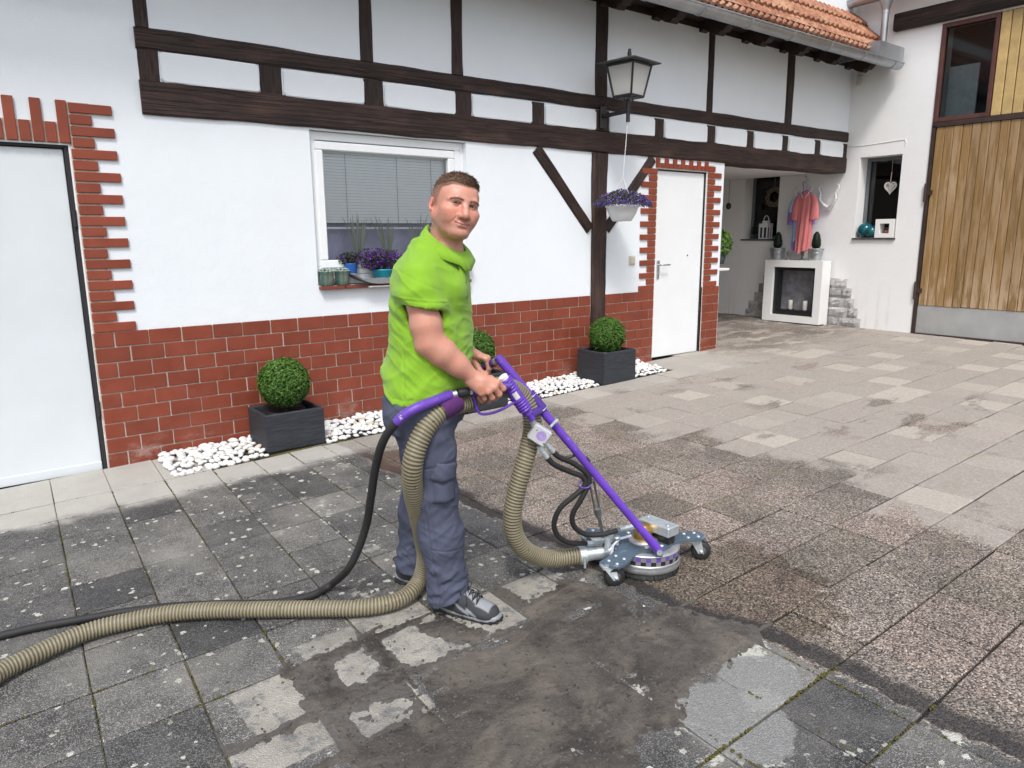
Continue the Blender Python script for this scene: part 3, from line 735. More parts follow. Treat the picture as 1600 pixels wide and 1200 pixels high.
for row in range(9):
    s = .02 + row * .30
    for c in range(66):
        x = XB - .235 - c * .208
        if x < -3.9: break
        loc = rp(x, s + rg.uniform(-.006, .006), .0 + (.02 if row else .012)); rot = (slope - R(5), rg.uniform(-.012, .012), rg.uniform(-.012, .012))
        if row < 7 and c < 24: link('roof_tile', TM, roof, loc, rot)
        else: far.append((loc, rot))
m = MB(); tv = [v_.co.copy() for v_ in TM.vertices]; tf = [tuple(p.vertices) for p in TM.polygons]
from mathutils import Euler
for loc, rot in far:
    M_ = Matrix.LocRotScale(Vector(loc), Euler(rot), Vector((1, 1, 1))); m.add([M_ @ v_ for v_ in tv], tf, 0, True)
o = build('roof_tiles', m, CLAY, roof); o['kind'] = 'stuff'
# gutter
GY, GZ, GR = -.625, 3.535, .072
def half_pipe(m, x0, x1, y, z, r, n_=14, t=.004):
    vs = []
    for x in (x0, x1):
        for rr in (r, r - t):
            for j in range(n_ + 1):
                a = math.pi + math.pi * j / n_; vs.append((x, y + rr * math.cos(a), z + rr * math.sin(a)))
    k = n_ + 1
    for j in range(n_):
        m.f += [(j, j + 1, 2 * k + j + 1, 2 * k + j), (k + j + 1, k + j, 3 * k + j, 3 * k + j + 1)]
    m.f += [(0, 2 * k, 3 * k, k), (n_, k + n_, 3 * k + n_, 2 * k + n_)]; m.m += [0] * (len(m.f) - len(m.m)); m.sm += [True] * (len(m.f) - len(m.sm)); m.v += vs
m = MB(); half_pipe(m, -4, 9.62, GY, GZ, GR); m.tube([(-4, GY - GR, GZ), (9.62, GY - GR, GZ)], .009, 8)
vs = [(9.62, GY, GZ)] + [(9.62, GY + GR * math.cos(math.pi + math.pi * j / 14), GZ + GR * math.sin(math.pi + math.pi * j / 14)) for j in range(15)]
m.add(vs, [(0, j, j + 1) for j in range(1, 15)])
gut = build('gutter', m, ZINC, house)
x = 9.42
while x > -1:
    b = MB(); n_ = 12; vs = []
    for dx in (-.013, .013):
        for rr in (GR + .001, GR + .006):
            for j in range(n_ + 1):
                a = math.pi * .98 + math.pi * 1.04 * j / n_; vs.append((x + dx, GY + rr * math.cos(a), GZ + rr * math.sin(a)))
    k = n_ + 1
    b.add(vs, [f for j in range(n_) for f in ((k + j, k + j + 1, 3 * k + j + 1, 3 * k + j), (j + 1, k + j + 1, k + j, j), (2 * k + j, 3 * k + j, 3 * k + j + 1, 2 * k + j + 1))], 0, True)
    build('gutter_bracket', b, ZINC, gut); x -= .73
b = MB(); b.box(9.0, 9.60, GY - .065, GY - .061, GZ + .01, GZ + .17); b.box(9.0, 9.60, GY - .06, -.2, GZ + .168, GZ + .172); b.box(9.0, 9.004, GY - .06, -.2, GZ + .0, GZ + .17)
build('splash_guard', b, ZINC, gut)
# carved rafter tails and eaves boarding
m = MB(); m.box(-4, XB - .01, -.55, .0, 3.668, 3.69); m.box(-4, XB - .01, -.002, .0, 3.60, 3.668); build('eaves_board', m, TIMBER, house)
x = 9.55
prof = [(0, 0), (0, -.10), (-.06, -.085), (-.10, -.11), (-.17, -.155), (-.235, -.175), (-.27, -.14), (-.30, -.15), (-.345, -.11), (-.40, -.065), (-.47, -.06), (-.50, -.02), (-.50, 0)]
while x > -1:
    m = MB(); vs = [(x + dx, py, 3.667 + pz) for dx in (-.055, .055) for py, pz in prof]; n_ = len(prof)
    m.add(vs, [tuple(range(n_)), tuple(range(n_, 2 * n_))[::-1]] + [(i, n_ + i, n_ + (i + 1) % n_, (i + 1) % n_) for i in range(n_)])
    build('rafter_tail', m, TIMBER, house); x -= .735

# ================================================================ BARN across the corner (its wall stands at x = XB)
barn = thing('barn', 'white barn with tall wooden plank gate closing the corner of the courtyard', 'barn', (XB + .4, -1.5, .2))
def bhole(y, z):
    if -3.9 < y < -1.055 and z < 3.915: return True
    if -.735 < y < -.195 and 1.435 < z < 2.47: return True
    return .965 < y < 1.545 and 1.42 < z < 2.445
mb = MB(); wall_grid([-9.0, -3.9, -1.055, -.735, -.195, .965, 1.545, 3.2], [-.3, 1.42, 1.435, 2.445, 2.47, 3.915, 6.2], bhole, XB, XB + .32, mb, 'y')
build('wall', mb, PLASTER_OLD, barn)
# plaster repair line above the window, a slightly proud render patch
field_line = MB(); pts = spline([(XB - .003, .0, 2.628), (XB - .004, -.2, 2.618), (XB - .004, -.45, 2.628), (XB - .004, -.70, 2.640), (XB - .004, -.755, 2.635), (XB - .004, -.76, 2.56)], 5)
field_line.tube(pts, .004, 5); build('render_edge', field_line, PLASTER_OLD, barn)
BROWNP = simple('red_brown_paint', (.085, .030, .022), .5, var=.25, scale=9, bump=.1)
BROWND = simple('dark_brown_paint', (.040, .023, .019), .5, var=.25, scale=9, bump=.1)
# timber lintel above the gate
def xbeam(name, y0, y1, zc, wz, xf, par, mat_=TIMBER):
    m = MB(); L = abs(y1 - y0); m.box(0, L, -.03, .16, -wz / 2, wz / 2, 0, .012)
    return build(name, m, mat_, par, loc=(xf, y0, zc), rot=(0, 0, -math.pi / 2))
LB = xbeam('lintel_beam', -.50, -8.0, 4.035, .20, XB - .045, barn)
xbeam('post', -2.9, -3.05, 4.7, 1.1, XB - .03, barn)
m = MB(); m.box(0, 1.0, -.02, .1, -.08, .08, 0, .01); build('post', m, TIMBER, barn, loc=(XB - .0, -1.30, 4.15), rot=(0, -math.pi / 2, -math.pi / 2))
# gate: frame, planks, metal kick plate
def m_plank():
    n = NT('honey_stained_plank'); o = n.obj(); p = n.pos(); r = n.rnd()
    sh = n.n('VectorMath'); sh.operation = 'ADD'; n.lk(p, sh.inputs[0]); cb = n.n('CombineXYZ'); n.lk(n.math('MULTIPLY', r, 37.0), cb.inputs[0]); n.lk(n.math('MULTIPLY', r, 19.0), cb.inputs[2]); n.lk(cb.outputs[0], sh.inputs[1])
    g = n.noise(n.mapv(sh.outputs[0], (18, 18, .7)), 4, 6, .65, .5); f = n.noise(n.mapv(sh.outputs[0], (6, 6, .9)), 1.7, 5, .7)
    c = n.mix(n.ramp(g, .3, .7), (.195, .112, .040), (.31, .195, .082)); c = n.mix(1.0, c, n.mix(r, (.86, .85, .84), (1.14, 1.13, 1.12)), 'MULTIPLY')
    sx = n.n('SeparateXYZ'); n.lk(p, sx.inputs[0])
    worn = n.math('MULTIPLY', n.ramp(f, .44, .60), n.math('MAXIMUM', n.ramp(sx.outputs[2], .6, 1.3, .95, .35), n.ramp(n.noise(p, .9, 2, .5), .5, .66, 0, .8)))
    c = n.mix(worn, c, (.45, .325, .21)); c = n.mix(n.math('MULTIPLY', n.ramp(g, .62, .75), .5), c, (.10, .055, .02))
    return n.done(c, n.ramp(f, .4, .7, .42, .75), 0, n.bump(g, .3, .006), .4)
PLANK = m_plank(); PLANK2 = simple('pale_yellow_plank', (.47, .33, .135), .6, var=.2, scale=6, bump=.15, objvar=.18)
m = MB()
for a in ((-1.10, -1.058), ): m.box(XB - .012, XB + .10, a[0], a[1], .225, 2.76)
m.box(XB - .012, XB + .10, -3.9, -1.058, 2.745, 2.80); m.box(XB - .010, XB + .08, -3.9, -1.10, .215, .245)
gate = build('barn_gate', m, BROWND, barn)
y = -1.106; rg = random.Random(3); PWID = .0985
while y > -3.8:
    m = MB(); z0 = .598 + rg.uniform(-.004, .004); w_ = PWID - .004; m.box(XB + .002 + rg.uniform(-.003, .003), XB + .03, y - w_, y, z0, 2.742, 0, .006)
    build('plank', m, PLANK, gate); y -= PWID
m = MB(); m.box(XB + .031, XB + .04, -3.8, -1.10, .25, 2.745); build('backing', m, BROWND, gate)
m = MB(); m.box(XB + .012, XB + .018, -3.8, -1.102, .248, .597); build('kick_plate', m, simple('dull_steel_plate', (.42, .425, .42), .5, .4, var=.12, scale=3, bump=.03, world=True), gate)
for z in (.78, 1.98):
    m = MB(); m.lathe([(.016, -.11), (.016, .11)], 10, (XB - .022, -1.062, z)); m.box(XB - .02, XB - .008, -1.14, -1.06, z - .03, z + .03); build('hinge', m, BROWND, gate)
# fixed glazing and boards above the gate
m = MB(); ring_y = [(-1.105, -1.058, 2.802, 3.912), (-1.668, -1.625, 2.802, 3.912)]
for a, b, c, d in ring_y: m.box(XB - .014, XB + .07, a, b, c, d, 0, .004)
m.box(XB - .014, XB + .07, -1.625, -1.105, 2.802, 2.85, 0, .004); m.box(XB - .014, XB + .07, -1.625, -1.105, 3.862, 3.912, 0, .004)
up = build('upper_window', m, BROWNP, barn)
m = MB(); m.add([(XB + .028, -1.625, 2.85), (XB + .028, -1.105, 2.85), (XB + .028, -1.105, 3.862), (XB + .028, -1.625, 3.862)], [(3, 2, 1, 0)]); build('glass', m, glass_mat('dusty_barn_glass', (.70, .75, .76), 1.45, .05), up)
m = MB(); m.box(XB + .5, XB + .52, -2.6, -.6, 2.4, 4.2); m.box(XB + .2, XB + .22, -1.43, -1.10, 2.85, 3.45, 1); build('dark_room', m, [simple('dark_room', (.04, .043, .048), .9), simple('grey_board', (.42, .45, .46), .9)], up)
y = -1.676
while y > -3.8:
    m = MB(); m.box(XB - .004 + rg.uniform(-.003, .003), XB + .03, y - .100, y, 2.803, 3.912, 0, .006); build('board', m, PLANK2, barn); y -= .1085
m = MB(); m.box(XB + .04, XB + .05, -3.9, -1.67, 2.80, 3.915); build('backing', m, GAP, barn)
# two small windows with deep reveals: dark panes
for ya, yb, za, zb in ((-.735, -.195, 1.435, 2.47), (.965, 1.545, 1.42, 2.445)):
    m = MB(); m.box(XB + .20, XB + .26, ya + .003, ya + .045, za + .003, zb - .003); m.box(XB + .20, XB + .26, yb - .045, yb - .003, za + .003, zb - .003); m.box(XB + .20, XB + .26, ya + .046, yb - .046, zb - .045, zb - .003); m.box(XB + .20, XB + .26, ya + .046, yb - .046, za + .003, za + .04)
    wd = build('window', m, simple('grey_window_frame', (.13, .14, .15), .5), barn)
    m = MB(); m.box(XB + .225, XB + .23, ya + .045, yb - .045, za + .04, zb - .045); build('glass', m, glass_mat('dark_glass', (.55, .55, .58), 1.5), wd)
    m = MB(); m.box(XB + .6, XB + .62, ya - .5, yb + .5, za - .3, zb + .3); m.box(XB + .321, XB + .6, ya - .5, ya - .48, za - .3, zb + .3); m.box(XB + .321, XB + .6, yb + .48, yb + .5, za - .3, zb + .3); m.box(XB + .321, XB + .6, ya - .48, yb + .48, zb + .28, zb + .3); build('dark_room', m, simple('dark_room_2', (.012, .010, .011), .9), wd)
    m = MB(); m.box(XB - .03, XB + .199, ya - .012, yb + .012, za - .022, za - .001, 0, .004); build('sill', m, simple('dark_stone_sill', (.05, .045, .045), .5, var=.3), wd)
# rough split-stone cladding set into the plaster either side of the fireplace
def m_stone():
    n = NT('grey_split_stone'); p = n.pos(); r = n.rnd(); f = n.noise(p, 12, 6, .7, 1.2)
    c = n.mix(r, (.38, .375, .37), (.62, .605, .59)); c = n.mix(n.ramp(f, .35, .7), n.mix(1.0, c, (.72, .72, .74), 'MULTIPLY'), c)
    return n.done(c, .9, 0, n.bump(f, .9, .03), .2)
STONE = m_stone(); rg = random.Random(13)
def stone(y0, y1, z0, z1):
    n_ = 5; m = MB(); vs = []
    for k in range(n_):
        for i in range(n_):
            u, v = i / (n_ - 1), k / (n_ - 1); e = min(u, 1 - u, v, 1 - v) * 4
            vs.append((XB - .016 - min(1, e) * rg.uniform(.006, .032), y1 + (y0 - y1) * u, z0 + (z1 - z0) * v))
    m.add(vs, [(k * n_ + i, k * n_ + i + 1, (k + 1) * n_ + i + 1, (k + 1) * n_ + i) for k in range(n_ - 1) for i in range(n_ - 1)])
    q = len(vs); b = [(XB + .01, y1, z0), (XB + .01, y0, z0), (XB + .01, y0, z1), (XB + .01, y1, z1)]
    lo = [i for i in range(n_)]; m.v += b
    m.f += [tuple([q, q + 1] + [n_ - 1 - i for i in range(n_)]), tuple([q + 2, q + 3] + [n_ * (n_ - 1) + i for i in range(n_)]), tuple([q + 3, q] + [n_ * i for i in range(n_)]), tuple([q + 1, q + 2] + [n_ * (n_ - 1 - i) + n_ - 1 for i in range(n_)])]
    m.m += [0] * 4; m.sm += [False] * 4
    build('stone', m, STONE, barn)
zs = [.232, .367, .50, .632, .765, .892]
right = [(-.395, (-.085,)), (-.345, (-.205,)), (-.285, (-.15,)), (-.235, (-.10,)), (-.165, (.0,))]
for k, (ye, cuts) in enumerate(right):
    ys_ = [.10] + list(cuts) + [ye]
    for a, b in zip(ys_[:-1], ys_[1:]): stone(b + .003, a - .003, zs[k] + .003, zs[k + 1] - .003)
left = [(1.41, (1.12,)), (1.36, (1.2,)), (1.27, (1.1,)), (1.20, (1.07,)), (1.13, ())]
for k, (ye, cuts) in enumerate(left):
    ys_ = [.93] + list(reversed([])) + list(cuts) + [ye]
    ys_ = sorted(ys_)
    for a, b in zip(ys_[:-1], ys_[1:]): stone(a + .003, b - .003, zs[k] + .003, zs[k + 1] - .003)
# barn gutter, downpipe with hopper
m = MB(); gy0_, gy1_ = .12, -8.0
vs = []; n_ = 12; gx, gzz, gr = XB - .22, 4.36, .075
for y in (.12, -8.0):
    for rr in (gr, gr - .004):
        for j in range(n_ + 1):
            a = math.pi + math.pi * j / n_; vs.append((gx + rr * math.cos(a), y, gzz + rr * math.sin(a)))
k = n_ + 1
for j in range(n_): m.f += [(j + 1, j, 2 * k + j, 2 * k + j + 1), (k + j, k + j + 1, 3 * k + j + 1, 3 * k + j)]
m.v = vs; m.m = [0] * len(m.f); m.sm = [True] * len(m.f); m.add([vs[j] for j in range(k)], [tuple(range(k))])
m.tube([(gx - gr, .12, gzz), (gx - gr, -8.0, gzz)], .009, 8)
bg_ = build('gutter', m, ZINC, barn)
m = MB(); m.lathe([(.075, .16), (.085, .15), (.08, .09), (.045, 0), (.042, -.02)], 16, (gx, -.47, 4.18)); m.lathe([(.040, -.36), (.040, .02)], 16, (gx, -.47, 4.15)); m.lathe([(.044, -.015), (.044, .015)], 16, (gx, -.47, 4.14)); build('downpipe', m, ZINC, bg_)
m = MB(); m.box(XB - .16, XB + 6, -9, .12, 4.42, 4.46); m.box(XB - .0, XB + .1, .4, 3.0, 4.3, 6.2); build('roof_edge', m, CLAY, barn)
for q in range(10):
    link('roof_tile', TM, barn, (XB - .10, -.08 - q * .21 + .21, 4.42), (slope, 0, math.pi / -2)).matrix_parent_inverse = Matrix.LocRotScale(barn.location, None, None).inverted()
# cable and socket hanging in the corner under the eaves
s_ = MB(); s_.box(XB - .05, XB - .0, -.135, -.07, 3.40, 3.49, 0, .01); s_.tube([(XB - .02, -.09, 3.49), (XB - .03, -.085, 3.57), (XB - .02, -.08, 3.66)], .006, 6); s_.lathe([(.022, -.03), (.03, 0), (.012, .02)], 10, (XB - .03, -.10, 3.40))
tag(build('sensor', s_, simple('grey_weathered_plastic', (.50, .50, .47), .6)), 'small grey motion sensor on a cable in the corner under the eaves', 'sensor')

# ================================================================ THINGS STANDING OR HANGING ABOUT
# ---- pebble strip along the clinker base
def m_pebble():
    n = NT('white_pebble'); r = n.rnd(); at = n.n('Attribute'); at.attribute_name = 'tint'; r = n.math('FRACT', n.math('ADD', r, at.outputs['Fac']))
    c = n.mix(n.ramp(r, .94, 1.0), (.68, .68, .67), (.52, .45, .34)); c = n.mix(n.ramp(n.noise(n.obj(), 30, 4, .6), .5, .75, 0, .25), c, (.60, .58, .54))
    return n.done(c, .6, 0, n.bump(n.noise(n.obj(), 90, 3, .6), .1, .004), .3)
PEB = m_pebble(); rg = random.Random(2)
PLANT = [(1.81, -.26, .215, .18), (3.425, -.31, .215, .19), (4.955, -.335, .215, .19)]
bedm = MB(); bedm.add([(.94, -.49, gz(.94, -.49) - .02), (5.97, -.49, gz(5.97, -.49) - .02), (5.97, .0, gz(5.97, 0) - .02), (.94, .0, gz(.94, 0) - .02)], [(0, 1, 2, 3)])
bed = build('pebble_bed', bedm, simple('grey_grit', (.50, .49, .46), .95, var=.4, scale=200, world=True)); tag(bed, 'strip of white river pebbles between paving and clinker base of the house', 'pebbles')
PM = []
for q in range(5):
    m = MB(); m.sphere((0, 0, 0), (1, rg.uniform(.72, .95), rg.uniform(.42, .62)), 9, 6, 0, .09, rg); PM.append(m.mesh('pebble', PEB))
spots = []
for q in range(22000):
    x = rg.uniform(.985, 5.93); e = mnoise.noise(Vector((x * 3, 0, 4))) * .03
    y = rg.uniform(-.462, -.03)
    x_hi = 5.72 + .1 * mnoise.noise(Vector((y * 6, 2, 0)))
    if x > x_hi: continue
    r = (rg.uniform(.026, .046) if y > -.30 else rg.uniform(.022, .036)) * (.90 if x < 3 else .78)
    if any(abs(x - px) < hx + .012 and y < py + hy + .012 for px, py, hx, hy in PLANT): continue
    if any((x - a) ** 2 + (y - b) ** 2 < (.70 * (r + c)) ** 2 for a, b, c in spots[-4000:]): continue
    spots.append((x, y, r))
spots.sort(key=lambda s: s[0] - (2 if abs(s[0] - 4.2) < .3 else 0))
jm = MB(); jt = []
for q, (x, y, r) in enumerate(spots):
    z = gz(x, y) - .004 + .016 * (y > -.40) + r * .12 + rg.uniform(0, .010) + .012 * max(0, (y + .2) / .2)
    M_ = Matrix.LocRotScale(Vector((x, y, z)), Euler((rg.uniform(-.45, .45), rg.uniform(-.45, .45), rg.uniform(0, 6.3))), Vector((r, r, r)))
    me = rg.choice(PM)
    if q < 298: o = link('pebble', me, bed); o.matrix_basis = M_
    else:
        jm.add([M_ @ v_.co for v_ in me.vertices], [tuple(p.vertices) for p in me.polygons], 0, True); jt += [rg.random()] * len(me.polygons)
me = jm.mesh('pebbles', PEB); a = me.attributes.new('tint', 'FLOAT', 'FACE'); a.data.foreach_set('value', jt); o = link('pebbles', me, bed); o['kind'] = 'stuff'
# ---- anthracite planters with box balls
def m_planter():
    n = NT('anthracite_planter'); o = n.obj(); f = n.noise(n.mapv(o, (1, 1, 9)), 9, 5, .65, .6)
    c = n.mix(n.ramp(f, .3, .75), (.021, .024, .030), (.040, .045, .053)); return n.done(c, .6, 0, n.bump(f, .35, .008), .35)
ANTH = m_planter(); SOIL = simple('dark_potting_soil', (.02, .014, .01), .95, bump=.6, bscale=60)
def m_leaf(name, a, b, c_, trans=.25, rough=.45):
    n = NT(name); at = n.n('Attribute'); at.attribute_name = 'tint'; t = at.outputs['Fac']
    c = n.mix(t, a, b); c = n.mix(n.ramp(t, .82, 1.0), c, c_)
    n.b.inputs['Transmission Weight'].default_value = 0
    tr = n.n('BsdfTranslucent'); n.lk(c, tr.inputs[0]); mx = n.n('MixShader'); mx.inputs[0].default_value = trans
    n.done(c, rough, 0, None, .35); n.lk(n.b.outputs[0], mx.inputs[1]); n.lk(tr.outputs[0], mx.inputs[2]); n.lk(mx.outputs[0], n.out.inputs[0]); return n.m
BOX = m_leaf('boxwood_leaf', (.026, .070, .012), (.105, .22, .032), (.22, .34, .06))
def leaf_ball(c, r, n_, size, rg, flat=1.0):
    """clusters of small leaves through the outer shell of an uneven ball"""
    m = MB(); t = []
    for q in range(n_):
        d = Vector((rg.gauss(0, 1), rg.gauss(0, 1), rg.gauss(0, 1))).normalized()
        k = 1 + .075 * mnoise.fractal(d * 3.1 + Vector((c[0], 0, 0)), .9, 2.0, 3)
        rr = r * k * (1 - abs(rg.gauss(0, .075)) + (rg.uniform(0, .09) if rg.random() < .06 else 0))
        p = Vector(c) + Vector((d.x, d.y, d.z * flat)) * rr
        if p.z < c[2] - r * .93: continue
        s = size * rg.uniform(.7, 1.25); nrm = (d + Vector((rg.gauss(0, .55), rg.gauss(0, .55), rg.gauss(0, .55) + .25))).normalized()
        u = nrm.orthogonal().normalized(); u = Matrix.Rotation(rg.uniform(0, 6.3), 3, nrm) @ u; v = nrm.cross(u)
        m.add([p - u * s, p + v * s * .5 + nrm * s * .1, p + u * s, p - v * s * .5 + nrm * s * .1], [(0, 1, 2, 3)])
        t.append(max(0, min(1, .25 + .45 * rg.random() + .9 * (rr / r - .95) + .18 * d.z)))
    return m, t
def finish(m, t, name, mat_, par):
    me = m.mesh(name, mat_); a = me.attributes.new('tint', 'FLOAT', 'FACE'); a.data.foreach_set('value', t); return link(name, me, par)
def planter(x0, x1, y0, y1, h, ball_r, ball_z, label, n_leaf, seed, rz=0.0):
    cx, cy = (x0 + x1) / 2, (y0 + y1) / 2; hx, hy = (x1 - x0) / 2, (y1 - y0) / 2; z = gz(cx, y0) - .012
    g = 'planters with box balls along the clinker base'
    T = thing('planter', label, 'planter', (cx, cy, z), rz, g)
    m = MB(); b = .008; ti = .022
    pr = [(hx - .012, hy - .012, 0), (hx, hy, .02), (hx, hy, h - b), (hx - b, hy - b, h), (hx - ti + .004, hy - ti + .004, h), (hx - ti, hy - ti, h - .006), (hx - ti, hy - ti, h - .07)]
    vs = [(sx * a, sy * c, zz) for a, c, zz in pr for sx, sy in ((-1, -1), (1, -1), (1, 1), (-1, 1))]
    m.add(vs, [(3, 2, 1, 0)] + [(k * 4 + i, k * 4 + (i + 1) % 4, (k + 1) * 4 + (i + 1) % 4, (k + 1) * 4 + i) for k in range(len(pr) - 1) for i in range(4)])
    build('pot', m, ANTH, T, world=False)
    m = MB(); m.box(-hx + ti, hx - ti, -hy + ti, hy - ti, h - .09, h - .065); build('soil', m, SOIL, T, world=False)
    rg = random.Random(seed); r = ball_r
    B = thing('box_ball', label.replace('anthracite planter', 'clipped round box shrub in the planter') , 'shrub', (cx, cy, z + h - .07), 0, 'clipped box balls in the planters')
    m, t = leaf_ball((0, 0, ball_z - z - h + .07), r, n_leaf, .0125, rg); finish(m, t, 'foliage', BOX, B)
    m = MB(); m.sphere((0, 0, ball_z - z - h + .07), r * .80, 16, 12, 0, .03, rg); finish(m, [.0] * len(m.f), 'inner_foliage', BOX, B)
    m = MB(); m.tube([(0, 0, -.02), (.005, 0, .08), (0, .004, ball_z - z - h + .07)], .014, 7); build('stem', m, TIMBER, B, world=False)
    m = MB(); m.lathe([(.10, -.02), (.135, .055), (.128, .055), (.1, .02)], 20); build('nursery_pot', m, BLACKPL, B, world=False)
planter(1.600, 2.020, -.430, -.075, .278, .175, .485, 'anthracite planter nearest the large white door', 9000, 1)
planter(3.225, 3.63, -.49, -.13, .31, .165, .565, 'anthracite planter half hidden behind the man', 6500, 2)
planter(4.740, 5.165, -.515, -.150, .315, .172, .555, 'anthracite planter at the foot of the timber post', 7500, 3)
# ---- lantern on the timber post
LX, LY = 5.10, -.40
L = thing('wall_lantern', 'black four-sided lantern with frosted panes on a bracket of the timber post', 'lantern', (LX, LY, 2.54))
m = MB(); zb_, zt_, rb_, rt_ = 2.72, 2.985, .096, .142
RZ = Matrix.Rotation(math.radians(8), 3, 'Z')
def rot8(p): return tuple(Vector((LX, LY, 0)) + RZ @ Vector((p[0], p[1], p[2])))
crn = [(-1, -1), (1, -1), (1, 1), (-1, 1)]
def lp(i, t, k=1.0):
    r_ = (rb_ + (rt_ - rb_) * t) * k; return rot8((crn[i][0] * r_, crn[i][1] * r_, zb_ + (zt_ - zb_) * t))
for i in range(4):
    m.tube([lp(i, 0), lp(i, 1)], .011, 6)
    for t in (0, 1): m.tube([lp(i, t), lp((i + 1) % 4, t)], .012, 6)
frm = build('lantern_frame', m, BLACKMETAL, L)
m = MB(); a = .205
vs = [rot8((x * a, y * a, zt_ + .012)) for x, y in crn] + [rot8((x * a, y * a, zt_ + .022)) for x, y in crn] + [rot8((0, 0, zt_ + .085)), rot8((0, 0, zt_ + .065))]
m.add(vs, [(0, 1, 5, 4), (1, 2, 6, 5), (2, 3, 7, 6), (3, 0, 4, 7)] + [(4 + i, 4 + (i + 1) % 4, 8) for i in range(4)] + [((i + 1) % 4, i, 9) for i in range(4)])
build('lantern_roof', m, simple('weathered_black_sheet', (.05, .052, .055), .5, var=.3), L)
m = MB(); m.lathe([(.018, 0), (.018, .03), (.012, .045), (.016, .055), (0, .065)], 10, rot8((0, 0, zt_ + .080))); build('finial', m, BLACKMETAL, L)
n_ = NT('frosted_acrylic'); n_.done((.85, .85, .83), .4); FROST = n_.m; t1_ = n_.n('BsdfTransparent'); t2_ = n_.n('BsdfTranslucent'); t2_.inputs[0].default_value = (.9, .9, .88, 1); m1_ = n_.n('MixShader'); m2_ = n_.n('MixShader'); m1_.inputs[0].default_value = .5; m2_.inputs[0].default_value = .42; n_.lk(n_.b.outputs[0], m1_.inputs[1]); n_.lk(t2_.outputs[0], m1_.inputs[2]); n_.lk(m1_.outputs[0], m2_.inputs[1]); n_.lk(t1_.outputs[0], m2_.inputs[2]); n_.lk(m2_.outputs[0], n_.out.inputs[0])
for i in range(4):
    m = MB(); vs = [lp(i, .04, .985), lp((i + 1) % 4, .04, .985), lp((i + 1) % 4, .96, .985), lp(i, .96, .985)]; vs += [lp(i, .04, .95), lp((i + 1) % 4, .04, .95), lp((i + 1) % 4, .96, .96), lp(i, .96, .96)]
    m.add(vs, [(0, 1, 2, 3), (7, 6, 5, 4), (0, 4, 5, 1), (1, 5, 6, 2), (2, 6, 7, 3), (3, 7, 4, 0)]); build('pane', m, FROST, L)
m = MB(); m.lathe([(.02, 0), (.028, .03), (.028, .12), (.02, .14), (0, .145)], 12, rot8((0, 0, zb_ + .06))); build('bulb', m, simple('white_bulb_glass', (.75, .75, .72), .2), L)
m = MB(); m.box(-.075, .075, -.075, .075, 0, .006, loc=rot8((0, 0, zb_ - .012))); m.tube([rot8((-.07, 0, zb_ - .02)), rot8((-.05, 0, zb_ - .035)), rot8((.05, 0, zb_ - .035)), rot8((.07, 0, zb_ - .02))], .008, 6); build('lantern_base', m, BLACKMETAL, L)
m = MB(); m.tube([(LX, LY, zb_ - .02), (LX, LY, 2.505)], .019, 10); m.tube([(LX, LY, 2.60), (5.14, -.05, 2.60)], .019, 10); m.box(5.10, 5.18, -.05, -.028, 2.49, 2.69, 0, .004); m.tube([(5.16, -.04, 2.70), (5.19, -.06, 2.74), (5.15, -.04, 2.78)], .006, 6); build('bracket', m, BLACKMETAL, L)
# ---- hanging basket under the lantern
BX0, BY0, BZ0 = 5.115, -.34, 1.623
H = thing('hanging_basket', 'white plastic hanging basket with violet lobelia beside the timber post', 'flower basket', (BX0, BY0, BZ0))
m = MB(); m.lathe([(.0, .004), (.085, .0), (.095, .01), (.125, .06), (.152, .125), (.162, .128), (.162, .148), (.150, .150), (.145, .12), (.0, .11)], 28, (BX0, BY0, BZ0)); build('pot', m, simple('white_pot_plastic', (.66, .68, .70), .4, var=.03), H)
m = MB()
top = Vector((LX, LY, 2.525))
links = [top.lerp(Vector((BX0, BY0, 2.02)), i / 40) for i in range(41)]
for a, b in zip(links[:-1], links[1:]): m.tube([a, (a + b) / 2 + Vector((rnd.uniform(-.003, .003), 0, 0)), b], [.0025, .0045, .0025], 5)
for k in range(3):
    an = k * 2.1 + .4; m.tube([(BX0, BY0, 2.02), (BX0 + .15 * math.cos(an), BY0 + .15 * math.sin(an), BZ0 + .145)], .002, 5)
build('chain', m, simple('white_plastic_chain', (.75, .76, .78), .4), H)
LOB = m_leaf('lobelia_leaf', (.030, .036, .016), (.085, .085, .04), (.16, .12, .08)); VIO = m_leaf('violet_flower', (.10, .06, .32), (.20, .13, .50), (.32, .25, .62), .3, .7)
rg = random.Random(4); m = MB(); t = []; m2 = MB(); t2 = []
for q in range(5200):
    an = rg.uniform(0, 6.283); rr = .275 * math.sqrt(rg.random()); hz = .125 * math.sqrt(max(0, 1 - (rr / .285) ** 2)) * (1 + .25 * mnoise.noise(Vector((rr * math.cos(an) * 9, rr * math.sin(an) * 9, 1))))
    lo = .155 - .040 * (rr / .27) ** 2; z = lo + (hz) * rg.random() ** .6 + .01
    p = Vector((rr * math.cos(an), rr * math.sin(an), z)); s = rg.uniform(.006, .011); nrm = Vector((rg.gauss(0, 1), rg.gauss(0, 1), rg.gauss(0, 1) + .6)).normalized(); u = nrm.orthogonal().normalized(); v = nrm.cross(u)
    isf = rg.random() < (.16 + .22 * (rr > .2) + .12 * (z > lo + hz * .8)); a, b = (m2, t2) if isf else (m, t)
    a.add([p - u * s, p + v * s * .6, p + u * s, p - v * s * .6], [(0, 1, 2, 3)]); b.append(rg.random())
finish(m, t, 'foliage', LOB, H); finish(m2, t2, 'flowers', VIO, H)
